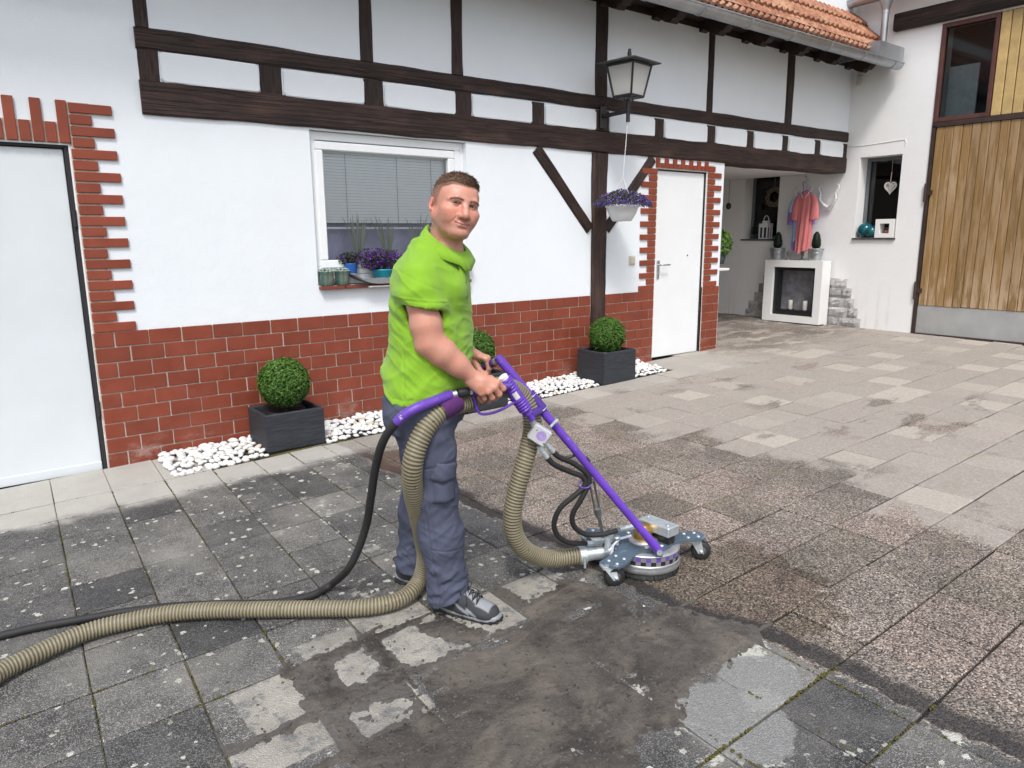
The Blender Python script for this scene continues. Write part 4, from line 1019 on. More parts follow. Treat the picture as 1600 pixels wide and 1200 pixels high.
# ---- things on the window sill
SZ = 1.134
GLAZE = NT('green_glazed_ceramic'); o_ = GLAZE.obj(); f_ = GLAZE.noise(GLAZE.mapv(o_, (1, 1, .35)), 22, 5, .7, .8); GLAZE = GLAZE.done(GLAZE.mix(GLAZE.ramp(f_, .35, .68), (.035, .105, .095), (.19, .21, .15)), .3)
SUC = m_leaf('grey_green_succulent', (.22, .28, .245), (.36, .43, .38), (.48, .53, .47), .08)
for x, lab in ((2.285, 'green glazed pot with a rosette succulent at the very left end of the sill'), (2.412, 'green glazed pot with a rosette succulent standing next to the grey tray')):
    P_ = thing('succulent_pot', lab, 'potted plant', (x, -.0, SZ), 0, 'two succulent pots on the window sill')
    m = MB(); m.lathe([(.046, 0), (.052, .006), (.055, .05), (.054, .098), (.057, .102), (.055, .110), (.047, .108), (.046, .09), (0, .088)], 24); build('pot', m, GLAZE, P_, world=False)
    m = MB(); t = []; rg = random.Random(int(x * 1000))
    for ringi, (nn, le, el) in enumerate(((10, .066, .22), (10, .058, .50), (8, .044, .85), (5, .030, 1.2))):
        for k in range(nn):
            an = 2 * math.pi * (k + ringi * .5) / nn + rg.gauss(0, .08); d = Vector((math.cos(an) * math.cos(el), math.sin(an) * math.cos(el), math.sin(el))); sd_ = Vector((-math.sin(an), math.cos(an), 0)); up_ = d.cross(sd_) * -1
            b = Vector((0, 0, .108)); w_ = le * .32
            m.add([b, b + d * le * .55 + sd_ * w_ + up_ * .006, b + d * le + up_ * .012, b + d * le * .55 - sd_ * w_ + up_ * .006, b + d * le * .55 - up_ * .008], [(0, 4, 1), (1, 4, 2), (2, 4, 3), (3, 4, 0), (0, 1, 2, 3)], 0, False); t += [rg.uniform(.2, .9)] * 5
    finish(m, t, 'rosette', SUC, P_)
# grey felt tray curled up at both ends
m = MB(); prof = []
for i in range(33):
    u = i / 32; x = 2.47 + (3.575 - 2.47) * u; e = max(0, (.20 - u) / .20) ** 2.2 * .078 + max(0, (u - .80) / .20) ** 1.8 * .17
    prof.append((x, SZ + .003 + e))
n_ = len(prof); vs = [(x, y, z + t_) for t_ in (0, .008) for y in (-.105, .040) for x, z in prof]
for i in range(n_ - 1): m.f += [(i, n_ + i, n_ + i + 1, i + 1), (2 * n_ + i, 2 * n_ + i + 1, 3 * n_ + i + 1, 3 * n_ + i), (i, i + 1, 2 * n_ + i + 1, 2 * n_ + i), (n_ + i, 3 * n_ + i, 3 * n_ + i + 1, n_ + i + 1)]
m.f += [(0, 2 * n_, 3 * n_, n_), (n_ - 1, 2 * n_ - 1, 4 * n_ - 1, 3 * n_ - 1)]; m.v = vs; m.m = [0] * len(m.f); m.sm = [True] * len(m.f)
b0 = len(m.v); side = [(x, -.106, z + .001) for x, z in prof] + [(x, -.106, max(z + .012, SZ + .052 - abs((x - 3.02) / .55) ** 4 * .01)) for x, z in prof] 
m.add(side, [(i, i + 1, n_ + i + 1, n_ + i) for i in range(n_ - 1)]); m.add([(x, -.099, z) for x, y, z in side], [(n_ + i, n_ + i + 1, i + 1, i) for i in range(n_ - 1)])
FELT = simple('grey_felt', (.22, .225, .235), .95, var=.3, scale=240, bump=.3, bscale=400)
tag(build('felt_tray', m, FELT), 'long grey felt tray curled up at both ends on the window sill', 'tray')
m = MB(); m.box(2.60, 2.98, -.085, -.02, SZ - .022, SZ - .012, rot=Matrix.Identity(3)); tag(build('paper_sheet', m, simple('white_paper', (.78, .78, .76), .7)), 'white sheet of card sticking out under the felt tray', 'paper')
PURP = m_leaf('purple_petal', (.085, .015, .20), (.20, .035, .46), (.34, .10, .62), .3, .7); VGREEN = m_leaf('dark_flower_foliage', (.018, .032, .014), (.06, .085, .03), (.10, .07, .10))
def flowers(P_, c, rx, ry, rz_, n1, n2, seed, pet=PURP, s0=.0085):
    rg = random.Random(seed); m = MB(); t = []; m2 = MB(); t2 = []
    for q in range(n1 + n2):
        d = Vector((rg.gauss(0, 1), rg.gauss(0, 1), rg.gauss(0, 1))).normalized() * rg.random() ** .4
        k = 1 + .35 * mnoise.noise(d * 3 + Vector((seed, 0, 0))); p = Vector((c[0] + d.x * rx * k, c[1] + d.y * ry * k, c[2] + d.z * rz_ * k)); fl = q >= n1
        s = s0 * rg.uniform(.7, 1.3); nrm = (Vector((rg.gauss(0, 1), rg.gauss(0, 1) - .5, rg.gauss(0, 1) + .4))).normalized(); u = nrm.orthogonal().normalized(); v = nrm.cross(u)
        (m2 if fl else m).add([p - u * s, p + v * s * .7, p + u * s, p - v * s * .7], [(0, 1, 2, 3)]); (t2 if fl else t).append(rg.random())
    finish(m, t, 'foliage', VGREEN, P_); finish(m2, t2, 'flowers', pet, P_)
P_ = thing('flower_bowl', 'turquoise bowl overflowing with purple flowers on the felt tray', 'potted flowers', (2.74, -.035, SZ + .012))
m = MB(); m.lathe([(.062, 0), (.068, .006), (.078, .085), (.086, .092), (.086, .102), (.074, .100), (.07, .07), (0, .065)], 26); build('pot', m, simple('turquoise_plastic', (.012, .26, .34), .35, var=.04), P_, world=False)
flowers(P_, (-.02, -.01, .175), .21, .09, .085, 1500, 900, 3); flowers(P_, (.20, .0, .135), .11, .07, .06, 420, 380, 6)
P_ = thing('flower_pot', 'blue pot with dark-leaved plant at the left behind the turquoise bowl', 'potted flowers', (2.50, .022, 1.217))
m = MB(); m.lathe([(.042, 0), (.046, .004), (.055, .075), (.058, .080), (.052, .08), (0, .06)], 22); build('pot', m, simple('blue_plastic', (.03, .14, .50), .35, var=.04), P_, world=False)
flowers(P_, (-.01, 0, .115), .10, .04, .05, 620, 70, 9, PURP, .008)
GRASS = m_leaf('pale_reed_leaf', (.34, .39, .30), (.48, .54, .42), (.55, .60, .48), .2)
rg = random.Random(8)
for gx_, lab in ((2.60, 'tuft of tall reed grass left of the flower bowl behind the pane'), (2.86, 'tuft of tall reed grass in the middle of the pane'), (3.15, 'tuft of tall reed grass nearest the man behind the pane')):
    P_ = thing('reed_grass', lab, 'potted grass', (gx_, .088, 1.218), 0, 'reed grasses on the inner sill')
    m = MB(); m.lathe([(.014, 0), (.016, .09), (.014, .09), (0, .085)], 14); build('pot', m, PVC, P_, world=False)
    m = MB(); t = []
    for k in range(13):
        an = rg.uniform(0, 6.28); ln = rg.uniform(.24, .38); lean = rg.uniform(.02, .13); w_ = .007; d = Vector((math.cos(an), math.sin(an) * .10, 0)); sd_ = Vector((1, .05, 0)); pts = [d * .02 + Vector((0, 0, .09)) + d * lean * (u ** 1.6) + Vector((0, 0, ln * u)) for u in (0, .3, .6, .85, 1)]; wd_ = [w_, w_, w_ * .8, w_ * .5, .0008]
        vs = [p + sd_ * a * s for p, a in zip(pts, wd_) for s in (-1, 1)]; m.add(vs, [(2 * i, 2 * i + 1, 2 * i + 3, 2 * i + 2) for i in range(4)]); t += [rg.random()] * 4
    finish(m, t, 'leaves', GRASS, P_)
# ---- white mock fireplace
FX = 9.45; zf = gz(9.45, .5) + .002
F = thing('fireplace_surround', 'white mock fireplace surround with two candles against the passage wall', 'fireplace', (9.57, .50, zf))
WHITE = simple('white_lacquer', (.78, .78, .77), .4, var=.03, scale=3); BLK = simple('black_lacquer', (.013, .013, .014), .35)
m = MB(); y0, y1, z0, z1 = .060, .946, zf, 1.128; oy0, oy1, oz0, oz1 = .163, .812, .352, 1.03
m.box(FX, FX + .15, y0, y1, oz1, z1); m.box(FX, FX + .15, y0, y1, z0 + .012, oz0); m.box(FX, FX + .15, y0, oy0, oz0, oz1); m.box(FX, FX + .15, oy1, y1, oz0, oz1)
m.box(FX + .15, XB - .05, y0, y0 + .03, z0, z1); m.box(FX + .15, XB - .05, y1 - .03, y1, z0, z1); m.box(FX + .15, XB - .05, y0 + .031, y1 - .031, z1 - .03, z1); m.box(FX + .15, XB - .05, y0 + .031, y1 - .031, oz0 - .05, oz0 - .02)
build('surround', m, WHITE, F)
m = MB(); fw = .045; m.box(FX + .05, FX + .14, oy0, oy1, oz1 - fw, oz1 - .001); m.box(FX + .05, FX + .14, oy0, oy1, oz0 + .001, oz0 + fw + .03); m.box(FX + .05, FX + .14, oy0 + .001, oy0 + fw, oz0 + fw + .03, oz1 - fw); m.box(FX + .05, FX + .14, oy1 - fw * 1.7, oy1 - .001, oz0 + fw + .03, oz1 - fw)
build('insert_frame', m, BLK, F)
m = MB(); m.box(XB - .049, XB - .04, oy0 - .05, oy1 + .05, oz0 - .02, oz1); build('back_panel', m, simple('grey_brick_print', (.20, .195, .21), .8, var=.35, scale=9), F)
for cy, r_ in ((.335, .032), (.56, .030)):
    C_ = thing('pillar_candle', 'white pillar candle %s the fireplace opening' % ('at the right inside' if cy < .4 else 'at the left inside'), 'candle', (FX + .10, cy, .428), 0, 'candles in the fireplace')
    m = MB(); m.lathe([(.055, .0), (.055, .008), (0, .008)], 16); build('plate', m, BLK, C_, world=False)
    m = MB(); m.lathe([(r_, .009), (r_, .135), (r_ * .85, .138), (0, .130)], 18); build('wax', m, simple('cream_wax', (.40, .385, .36), .5), C_, world=False)
    m = MB(); m.tube([(0, 0, .128), (0, 0, .15)], .002, 5); build('wick', m, BLK, C_, world=False)
GALV = simple('galvanised_tin', (.42, .45, .47), .38, .8, var=.2, scale=14); TOPI = m_leaf('dark_conifer', (.010, .020, .010), (.026, .045, .022), (.045, .07, .035))
for cy, lab in ((.825, 'tin pot with dark conifer cone on the shaded left end of the fireplace'), (.235, 'tin pot with dark conifer cone on the right end of the fireplace')):
    P_ = thing('tin_pot', lab, 'potted plant', (FX + .10, cy, 1.129), 0, 'tin pots on the fireplace')
    m = MB(); m.lathe([(.078, 0), (.080, .004), (.104, .150), (.112, .155), (.110, .163), (.098, .160), (.09, .12), (0, .115)], 26); m.lathe([(.0965, .100), (.099, .104), (.0985, .109), (.0965, .112)], 26, cap=False); build('pot', m, GALV, P_, world=False)
    m = MB(); m.tube([(0, 0, .11), (0, 0, .19)], .011, 7); build('stem', m, TIMBER, P_, world=False)
    m = MB(); t = []; rg = random.Random(int(cy * 100)); m.lathe([(.0, .165), (.045, .17), (.062, .21), (.058, .27), (.042, .345), (.02, .385), (0, .39)], 16)
    t = [.1] * len(m.f)
    for q in range(900):
        u = rg.random(); z = .168 + .225 * u; rr = np.interp(z, [.165, .21, .27, .345, .39], [.045, .066, .061, .045, .008]); an = rg.uniform(0, 6.28); p = Vector((rr * math.cos(an), rr * math.sin(an), z)); d = Vector((math.cos(an), math.sin(an), .6)).normalized(); sd_ = Vector((-math.sin(an), math.cos(an), 0))
        m.add([p - sd_ * .003, p + sd_ * .003, p + d * .011], [(0, 1, 2)]); t.append(rg.random())
    finish(m, t, 'cone', TOPI, P_)
GLS = simple('smoky_glass', (.16, .15, .13), .15)
for cy, lab in ((.64, 'smoky glass candlestick under the violet shirt hem'), (.43, 'smoky glass candlestick under the red dress hem')):
    P_ = tag(build('candlestick', (lambda m_: (m_.lathe([(.052, 0), (.05, .006), (.016, .02), (.012, .05), (.022, .075), (.026, .10), (.02, .12), (.022, .125)], 16), m_)[1])(MB()), GLS, None, (FX + .10, cy, 1.129)), lab, 'candlestick', 'glass candlesticks on the fireplace')
# ---- clothes on hangers
def cloth(name, col, x, yc, zt, zb_, wtop, wbot, sleeve, seed, label, rz=0.0, thick=.05, swid=.25):
    """garment hanging from its shoulders: front and back joined, folds, short sleeves"""
    T = thing(name, label, 'garment', (x, yc, zt), rz, 'garments hanging over the fireplace')
    rg = random.Random(seed); m = MB(); nz_, na = 26, 36; vs = []
    for k in range(nz_ + 1):
        u = k / nz_; z = -(zt - zb_) * u; sh = min(1, .34 + u * 5.5) if u < .12 else 1.0
        w_ = (wtop + (wbot - wtop) * u) * sh; th = thick * (.55 + .6 * u)
        for j in range(na):
            a = 2 * math.pi * j / na; f = .011 * (u ** .7) * math.sin(a * 9 + seed + 2.0 * u) + .006 * u * math.sin(a * 17 + 4 * u)
            vs.append(((th + f * 1.6) * math.sin(a) * -1, (w_ + f) * math.cos(a), z + .02 * u * math.sin(a * 3 + seed) * (k == nz_)))
    fs = [(k * na + j, k * na + (j + 1) % na, (k + 1) * na + (j + 1) % na, (k + 1) * na + j) for k in range(nz_) for j in range(na)]
    m.add(vs, fs, 0, True)
    for s in (-1, 1):
        pts = [(0, s * wtop * .72, -.045), (-.005, s * (wtop + .008), -.12), (-.005, s * (wtop + .022), -.22), (-.004, s * (wtop + .020), -sleeve)]
        q0 = len(m.v); ringn = 14; vv = []
        for i, p in enumerate(pts):
            ra = [.035, .05, .062, swid * .28][i]
            for j in range(ringn):
                a = 2 * math.pi * j / ringn; vv.append((p[0] + ra * .55 * math.cos(a), p[1] + ra * math.sin(a) * 1.0, p[2] + (.012 * math.sin(a * s) if i == 3 else 0)))
        m.add(vv, [(i * ringn + j, i * ringn + (j + 1) % ringn, (i + 1) * ringn + (j + 1) % ringn, (i + 1) * ringn + j) for i in range(3) for j in range(ringn)], 0, True)
    fab = simple(name + '_fabric', col, .85, var=.10, scale=160, bump=.25, bscale=300); build('cloth', m, fab, T, world=False)
    m = MB()
    for s in (-1, 1): m.tube(spline([(-thick * .4, s * .075, .012), (-thick * .85, s * .055, -.03), (-thick * 1.02, s * .018, -.085)], 5), .006, 6)
    m.tube(spline([(-.02, -.075, .012), (.012, -.04, .018), (.012, .04, .018), (-.02, .075, .012)], 5), .006, 6)
    trim = simple(name + '_trim', (.62, .50, .62), .8); build('neck_trim', m, trim, T, world=False)
    m = MB(); m.tube(spline([(0, 0, .01), (0, 0, .10), (0, .02, .135), (0, .0, .16), (0, -.02, .14)], 5), .004, 6); m.tube([(0, -wtop * .7, -.03), (0, 0, .02), (0, wtop * .7, -.03)], .008, 6); build('hanger', m, simple(name + '_hanger', (.30, .20, .50), .4), T, world=False)
    return T
cloth('dress', (.60, .185, .185), 9.50, .405, 2.06, 1.245, .125, .112, .38, 1, 'salmon red dress on a violet hanger above the fireplace', R(-4), .045)
cloth('shirt', (.24, .16, .44), 9.575, .50, 2.03, 1.27, .105, .11, .42, 2, 'violet shirt hanging half hidden behind the red dress', R(10), .04)
cloth('blouse', (.32, .44, .68), 9.54, .475, 2.045, 1.40, .115, .10, .26, 3, 'pale blue blouse between the red dress and violet shirt', R(6), .035)
m = MB(); m.tube(spline([(9.50, .43, 2.305), (9.50, .43, 2.26), (9.495, .42, 2.235), (9.50, .415, 2.20)], 5), .005, 6); m.lathe([(.016, -.004), (.016, .004)], 12, (9.50, .425, 2.255), axis=(1, 0, 0))
tag(build('ceiling_hook', m, STEEL), 'steel hook under the passage ceiling carrying the clothes hangers', 'hook')
# ---- white antler decorations
HORN = simple('white_painted_horn', (.70, .71, .70), .5, var=.06, bump=.3, bscale=60)
def antlers(yc, zb_, s, label, x=XB):
    T = thing('horn_trophy', label, 'horns', (x, yc, zb_), 0, 'white horn trophies on the wall')
    for sg in (-1, 1):
        pts = spline([(-.04, sg * .012, .01), (-.06, sg * .075 * s, .06 * s), (-.07, sg * .115 * s, .13 * s), (-.07, sg * .108 * s, .19 * s), (-.06, sg * .14 * s, .25 * s), (-.05, sg * .135 * s, .29 * s), (-.045, sg * .10 * s, .315 * s)], 9)
        m = MB(); k = len(pts); m.tube(pts, [(.024 * (1 - .8 * i / k) + .003 * math.sin(i * 1.9)) * s for i in range(k)], 9); build('horn', m, HORN, T, world=False)
    m = MB(); m.sphere((-.028, 0, 0), (.03, .028 * s, .034 * s), 10, 8); build('skull', m, HORN, T, world=False)
antlers(.178, 1.835, 1.0, 'white curved horn trophy on the wall right of the red dress'); antlers(.56, 1.845, .95, 'white horn trophy mostly hidden behind the hanging clothes')
# ---- things on the right-hand sill
TEAL = simple('teal_glazed_ball', (.004, .085, .11), .12, var=.2, scale=10)
for y, x, r_, lab in ((-.305, 9.80, .098, 'larger shiny teal glass ball at the left of the sill'), (-.415, 9.745, .078, 'smaller shiny teal glass ball beside the white cube frame')):
    m = MB(); m.sphere((0, 0, r_), r_, 28, 18); tag(build('glass_ball', m, TEAL, None, (x, y, 1.436)), lab, 'glass ball', 'teal balls on the window sill')
m = MB(); a, b = .118, .062; x0, x1 = 9.70, 9.84; yc, zc = -.60, 1.436 + a + .001
for (u0, u1, v0, v1) in ((-a, a, b, a), (-a, a, -a, -b), (-a, -b, -b, b), (b, a, -b, b)): m.box(x0, x1, yc + u0, yc + u1, zc + v0, zc + v1)
tag(build('cube_frame', m, WHITE), 'white square ornament with a hollow centre on the window sill', 'ornament')
m = MB(); m.lathe([(.02, 0), (.026, .004), (.036, .04), (.03, .04), (0, .03)], 14); P_ = thing('terracotta_pot', 'tiny terracotta pot inside the hollow white cube', 'pot', (9.78, -.605, zc - b + .001)); build('pot', m, simple('terracotta', (.36, .11, .06), .8), P_, world=False)
m = MB(); t = []; rg = random.Random(2)
for q in range(120):
    d = Vector((rg.gauss(0, 1), rg.gauss(0, 1), abs(rg.gauss(0, 1)))).normalized() * .03 * rg.random(); p = Vector((0, 0, .045)) + d; m.add([p, p + Vector((.01, .004, .004)), p + Vector((.002, .008, .009))], [(0, 1, 2)]); t.append(rg.random())
finish(m, t, 'foliage', SUC, P_)
# wicker heart
hz = thing('wicker_heart', 'white wicker heart hanging in the dark window right of the passage', 'heart', (XB + .16, -.545, 2.08))
WICK = simple('white_wicker', (.66, .63, .60), .8, var=.15, scale=60); m = MB(); rg = random.Random(6)
def heart(t, k=1.0): return (.0, .0048 * k * 16 * math.sin(t) ** 3, .0052 * k * (13 * math.cos(t) - 5 * math.cos(2 * t) - 2 * math.cos(3 * t) - math.cos(4 * t)))
for kk, rr in ((1.0, .006), (.93, .006), (.8, .004), (.6, .004)): m.tube([heart(2 * math.pi * i / 40, kk) for i in range(41)], rr, 6, cap=False)
for q in range(46):
    a = heart(rg.uniform(0, 6.28), rg.uniform(.2, 1)); b = heart(rg.uniform(0, 6.28), rg.uniform(.2, 1)); mid_ = ((rg.uniform(-.02, .02)), (a[1] + b[1]) / 2, (a[2] + b[2]) / 2); m.tube(spline([a, mid_, b], 4), .0028, 5)
build('wicker', m, WICK, hz, world=False); m = MB(); m.tube([(0, .003, .06), (0, -.001, .19)], .006, 6); m.tube([(0, -.001, .19), (0, 0, .33)], .0015, 4); build('ribbon', m, simple('pink_ribbon', (.55, .38, .38), .8), hz, world=False)
# lantern, dark pot and wreath in the passage window
T = thing('metal_lantern', 'small white metal lantern on the shaded sill in the passage', 'lantern', (9.80, 1.20, 1.421))
WM = simple('white_enamel', (.66, .67, .66), .45); m = MB(); a = .072
m.box(-a, a, -a, a, 0, .018); m.box(-a, a, -a, a, .17, .225)
for sx in (-1, 1):
    for sy in (-1, 1): m.box(sx * a - .008 * (sx > 0) * 2 + .0, sx * a + .016 * (sx < 0), sy * a - .016 * (sy > 0), sy * a + .016 * (sy < 0), .018, .17)
m.box(-.012, .012, -a - .001, -a + .012, .018, .17); m.box(-a - .001, -a + .012, -.012, .012, .018, .17); m.box(-.04, .04, -.04, .04, .225, .265)
build('lantern_body', m, WM, T, world=False); m = MB(); m.tube([(0, .042 * math.cos(u), .265 + .075 * math.sin(u)) for u in [math.pi * i / 12 for i in range(13)]], .006, 6); build('handle', m, WM, T, world=False)
m = MB(); m.box(-a + .02, a - .02, -a + .02, a - .02, .02, .168); build('pane', m, simple('dark_lantern_glass', (.02, .022, .025), .1), T, world=False)
T = thing('dark_pot', 'dark pot with dried plant beside the white metal lantern', 'pot', (9.83, 1.375, 1.421)); m = MB(); m.lathe([(.045, 0), (.06, .07), (.055, .075), (0, .06)], 16); build('pot', m, ANTH, T, world=False); rg = random.Random(12); m, t = leaf_ball((0, 0, .12), .075, 500, .012, rg); finish(m, t, 'foliage', TOPI, T)
T = thing('wreath', 'dried twig wreath hanging in the dark passage window', 'wreath', (9.90, 1.16, 2.03)); m = MB(); rg = random.Random(14)
for q in range(60):
    a0 = rg.uniform(0, 6.28); rr = rg.uniform(.085, .15); pts = [(rg.uniform(-.02, .02), (rr + rg.uniform(-.015, .015)) * math.cos(a0 + i * .3), (rr + rg.uniform(-.015, .015)) * math.sin(a0 + i * .3)) for i in range(6)]; m.tube(pts, .006, 5)
build('twigs', m, simple('dried_twigs', (.20, .16, .12), .9, var=.4, scale=30), T, world=False); m = MB(); m.tube([(0, 0, .14), (0, 0, .40)], .002, 4); build('cord', m, simple('pale_cord', (.4, .38, .35), .9), T, world=False)
# bell pull, hanging pot plant and shelf just inside the passage
T = thing('bell_pull', 'dark wooden ball hanging on a thin cord inside the passage', 'bell pull', (9.5, 1.665, 1.91)); m = MB(); m.sphere((0, 0, 0), (.04, .04, .05), 14, 10); build('ball', m, BLACKPL, T, world=False); m = MB(); m.tube([(0, 0, .045), (0, .0, .39)], .003, 5); build('cord', m, GAP, T, world=False)
T = thing('wall_plant', 'bright green leafy plant peeping out behind the brick door jamb', 'plant', (7.46, .27, 1.30)); rg = random.Random(15); m, t = leaf_ball((0, 0, .08), .13, 420, .030, rg, 1.35); finish(m, t, 'foliage', m_leaf('bright_leaf', (.05, .12, .015), (.14, .26, .04), (.25, .36, .08)), T); m = MB(); m.lathe([(.05, -.16), (.08, -.04), (.075, -.04), (0, -.06)], 18); build('pot', m, ANTH, T, world=False)
m = MB(); m.box(7.10, 7.46, .12, .30, 1.07, 1.098, 0, .004); m.box(7.10, 7.40, .262, .29, .10, 1.069); tag(build('wall_shelf', m, WHITE), 'narrow white shelf on the passage side of the house corner', 'shelf')

# ================================================================ SMOOTH BODIES: fields of blended shapes, meshed by surface nets
class Field:
    def __init__(s, lo, hi, h):
        s.lo = np.array(lo, float); s.h = h; s.n = np.ceil((np.array(hi) - s.lo) / h).astype(int) + 1
        s.F = np.full(s.n, 5.0, np.float32); s.ax = [(s.lo[i] + h * np.arange(s.n[i])).astype(np.float32) for i in range(3)]
    def region(s, lo, hi):
        a = np.clip(np.floor((np.array(lo) - s.lo) / s.h).astype(int), 0, s.n); b = np.clip(np.ceil((np.array(hi) - s.lo) / s.h).astype(int) + 1, 0, s.n)
        sl = tuple(slice(i, j) for i, j in zip(a, b))
        return sl, s.ax[0][sl[0]][:, None, None], s.ax[1][sl[1]][None, :, None], s.ax[2][sl[2]][None, None, :]
    def put(s, fn, lo, hi, k, op='add'):
        m = k + 3 * s.h
        sl, X, Y, Z = s.region(np.array(lo) - m, np.array(hi) + m)
        if min(x.stop - x.start for x in sl) <= 0: return
        d = fn(X, Y, Z).astype(np.float32); a = s.F[sl]
        if op == 'sub': d = -d; a = -a
        if k > 0:
            q = np.maximum(k - np.abs(a - d), 0) / k; r = np.minimum(a, d) - q * q * k * .25
        else: r = np.minimum(a, d)
        if op == 'sub': r = np.maximum(s.F[sl], d) + (q * q * k * .25 if k > 0 else 0)
        s.F[sl] = r
    def cap(s, a, b, ra, rb, k=.02, op='add', sq=None):
        a, b = np.array(a, float), np.array(b, float); e = b - a; L2 = float(e @ e) + 1e-12; r = max(ra, rb)
        def fn(X, Y, Z):
            t = np.clip(((X - a[0]) * e[0] + (Y - a[1]) * e[1] + (Z - a[2]) * e[2]) / L2, 0, 1)
            return np.sqrt((X - a[0] - t * e[0]) ** 2 + (Y - a[1] - t * e[1]) ** 2 + (Z - a[2] - t * e[2]) ** 2) - (ra + (rb - ra) * t)
        s.put(fn, np.minimum(a, b) - r, np.maximum(a, b) + r, k, op)
    def chain(s, pts, rad, k=.02, op='add'):
        for (a, b), (ra, rb) in zip(zip(pts[:-1], pts[1:]), zip(rad[:-1], rad[1:])): s.cap(a, b, ra, rb, k, op)
    def ell(s, c, r, k=.02, op='add', M=None):
        c, r = np.array(c, float), np.array(r, float); M = np.eye(3) if M is None else np.array(M)
        def fn(X, Y, Z):
            x, y, z = X - c[0], Y - c[1], Z - c[2]
            q = [(M[0, i] * x + M[1, i] * y + M[2, i] * z) for i in range(3)]
            k0 = np.sqrt(sum((q[i] / r[i]) ** 2 for i in range(3))); k1 = np.sqrt(sum((q[i] / r[i] ** 2) ** 2 for i in range(3)))
            return k0 * (k0 - 1) / np.maximum(k1, 1e-6)
        e = np.sqrt(((M * r[None, :]) ** 2).sum(1)); s.put(fn, c - e, c + e, k, op)
    def loft(s, secs, ang, k=.02, op='add', n_=2.4):
        """secs: (z, cx, cy, half depth, half width), depth along direction ang"""
        S_ = np.array(secs); z0, z1 = S_[:, 0].min(), S_[:, 0].max(); o = np.argsort(S_[:, 0]); S_ = S_[o]; ca, sa = math.cos(ang), math.sin(ang); rm = S_[:, 3:].max() * 1.3
        def fn(X, Y, Z):
            z = np.clip(Z, z0, z1); g = [np.interp(z, S_[:, 0], S_[:, i]) for i in range(1, 5)]
            x, y = X - g[0], Y - g[1]; u = np.abs(x * ca + y * sa) / g[2]; v = np.abs(-x * sa + y * ca) / g[3]
            q = (u ** n_ + v ** n_ + 1e-9) ** (1 / n_); d = (q - 1) * np.minimum(g[2], g[3])
            dz = np.maximum(np.maximum(Z - z1, z0 - Z), 0)
            return np.where(dz > 0, np.sqrt(np.maximum(d, 0) ** 2 + dz ** 2), d)
        s.put(fn, (S_[:, 1].min() - rm, S_[:, 2].min() - rm, z0), (S_[:, 1].max() + rm, S_[:, 2].max() + rm, z1), k, op)
    def cut(s, fn, lo=None, hi=None):
        s.put(fn, s.lo if lo is None else lo, s.lo + s.h * s.n if hi is None else hi, 0, 'sub')
    def mesh(s):
        F = s.F; I = F < 0; nx, ny, nz = F.shape
        c = np.zeros((nx - 1, ny - 1, nz - 1), np.uint8)
        for i in (0, 1):
            for j in (0, 1):
                for k in (0, 1): c += I[i:nx - 1 + i, j:ny - 1 + j, k:nz - 1 + k]
        act = (c > 0) & (c < 8); idx = np.argwhere(act); ids = np.full(act.shape, -1, np.int32); ids[act] = np.arange(len(idx))
        P = np.zeros((len(idx), 3)); N = np.zeros(len(idx)); cn = [(i, j, k) for i in (0, 1) for j in (0, 1) for k in (0, 1)]
        for a in cn:
            for ax in range(3):
                if a[ax]: continue
                b = list(a); b[ax] = 1
                fa = F[idx[:, 0] + a[0], idx[:, 1] + a[1], idx[:, 2] + a[2]]; fb = F[idx[:, 0] + b[0], idx[:, 1] + b[1], idx[:, 2] + b[2]]
                m = (fa < 0) != (fb < 0); t = np.where(m, fa / np.where(m, fa - fb, 1), 0)
                p = np.tile(np.array(a, float), (len(idx), 1)); p[:, ax] += t; P += np.where(m[:, None], p, 0); N += m
        V = s.lo + s.h * (idx + P / np.maximum(N, 1)[:, None])
        Q = []
        for ax in range(3):
            A = np.moveaxis(I, ax, 0); D = np.moveaxis(ids, ax, 0)
            f = A[:-1, 1:-1, 1:-1] != A[1:, 1:-1, 1:-1]; w_ = np.argwhere(f)
            if not len(w_): continue
            i, j, k = w_.T; q = np.stack([D[i, j, k], D[i, j + 1, k], D[i, j + 1, k + 1], D[i, j, k + 1]], 1)
            ins = A[i, j + 1, k + 1]; flip = ins if ax != 1 else ~ins
            q[~flip] = q[~flip][:, ::-1]; Q.append(q)
        return V, np.concatenate(Q)
def relax(V, Q, n_=2, lam=.5):
    E_ = np.concatenate([Q[:, [0, 1]], Q[:, [1, 2]], Q[:, [2, 3]], Q[:, [3, 0]]]); E_ = np.concatenate([E_, E_[:, ::-1]])
    cnt = np.bincount(E_[:, 0], minlength=len(V))[:, None].clip(1)
    for _ in range(n_):
        S_ = np.stack([np.bincount(E_[:, 0], V[E_[:, 1], i], len(V)) for i in range(3)], 1); V = V + lam * (S_ / cnt - V)
    return V
def normals(V, Q):
    n = np.cross(V[Q[:, 2]] - V[Q[:, 0]], V[Q[:, 3]] - V[Q[:, 1]]); N = np.stack([sum(np.bincount(Q[:, c], n[:, i], len(V)) for c in range(4)) for i in range(3)], 1)
    return N / np.maximum(np.linalg.norm(N, axis=1, keepdims=True), 1e-9)
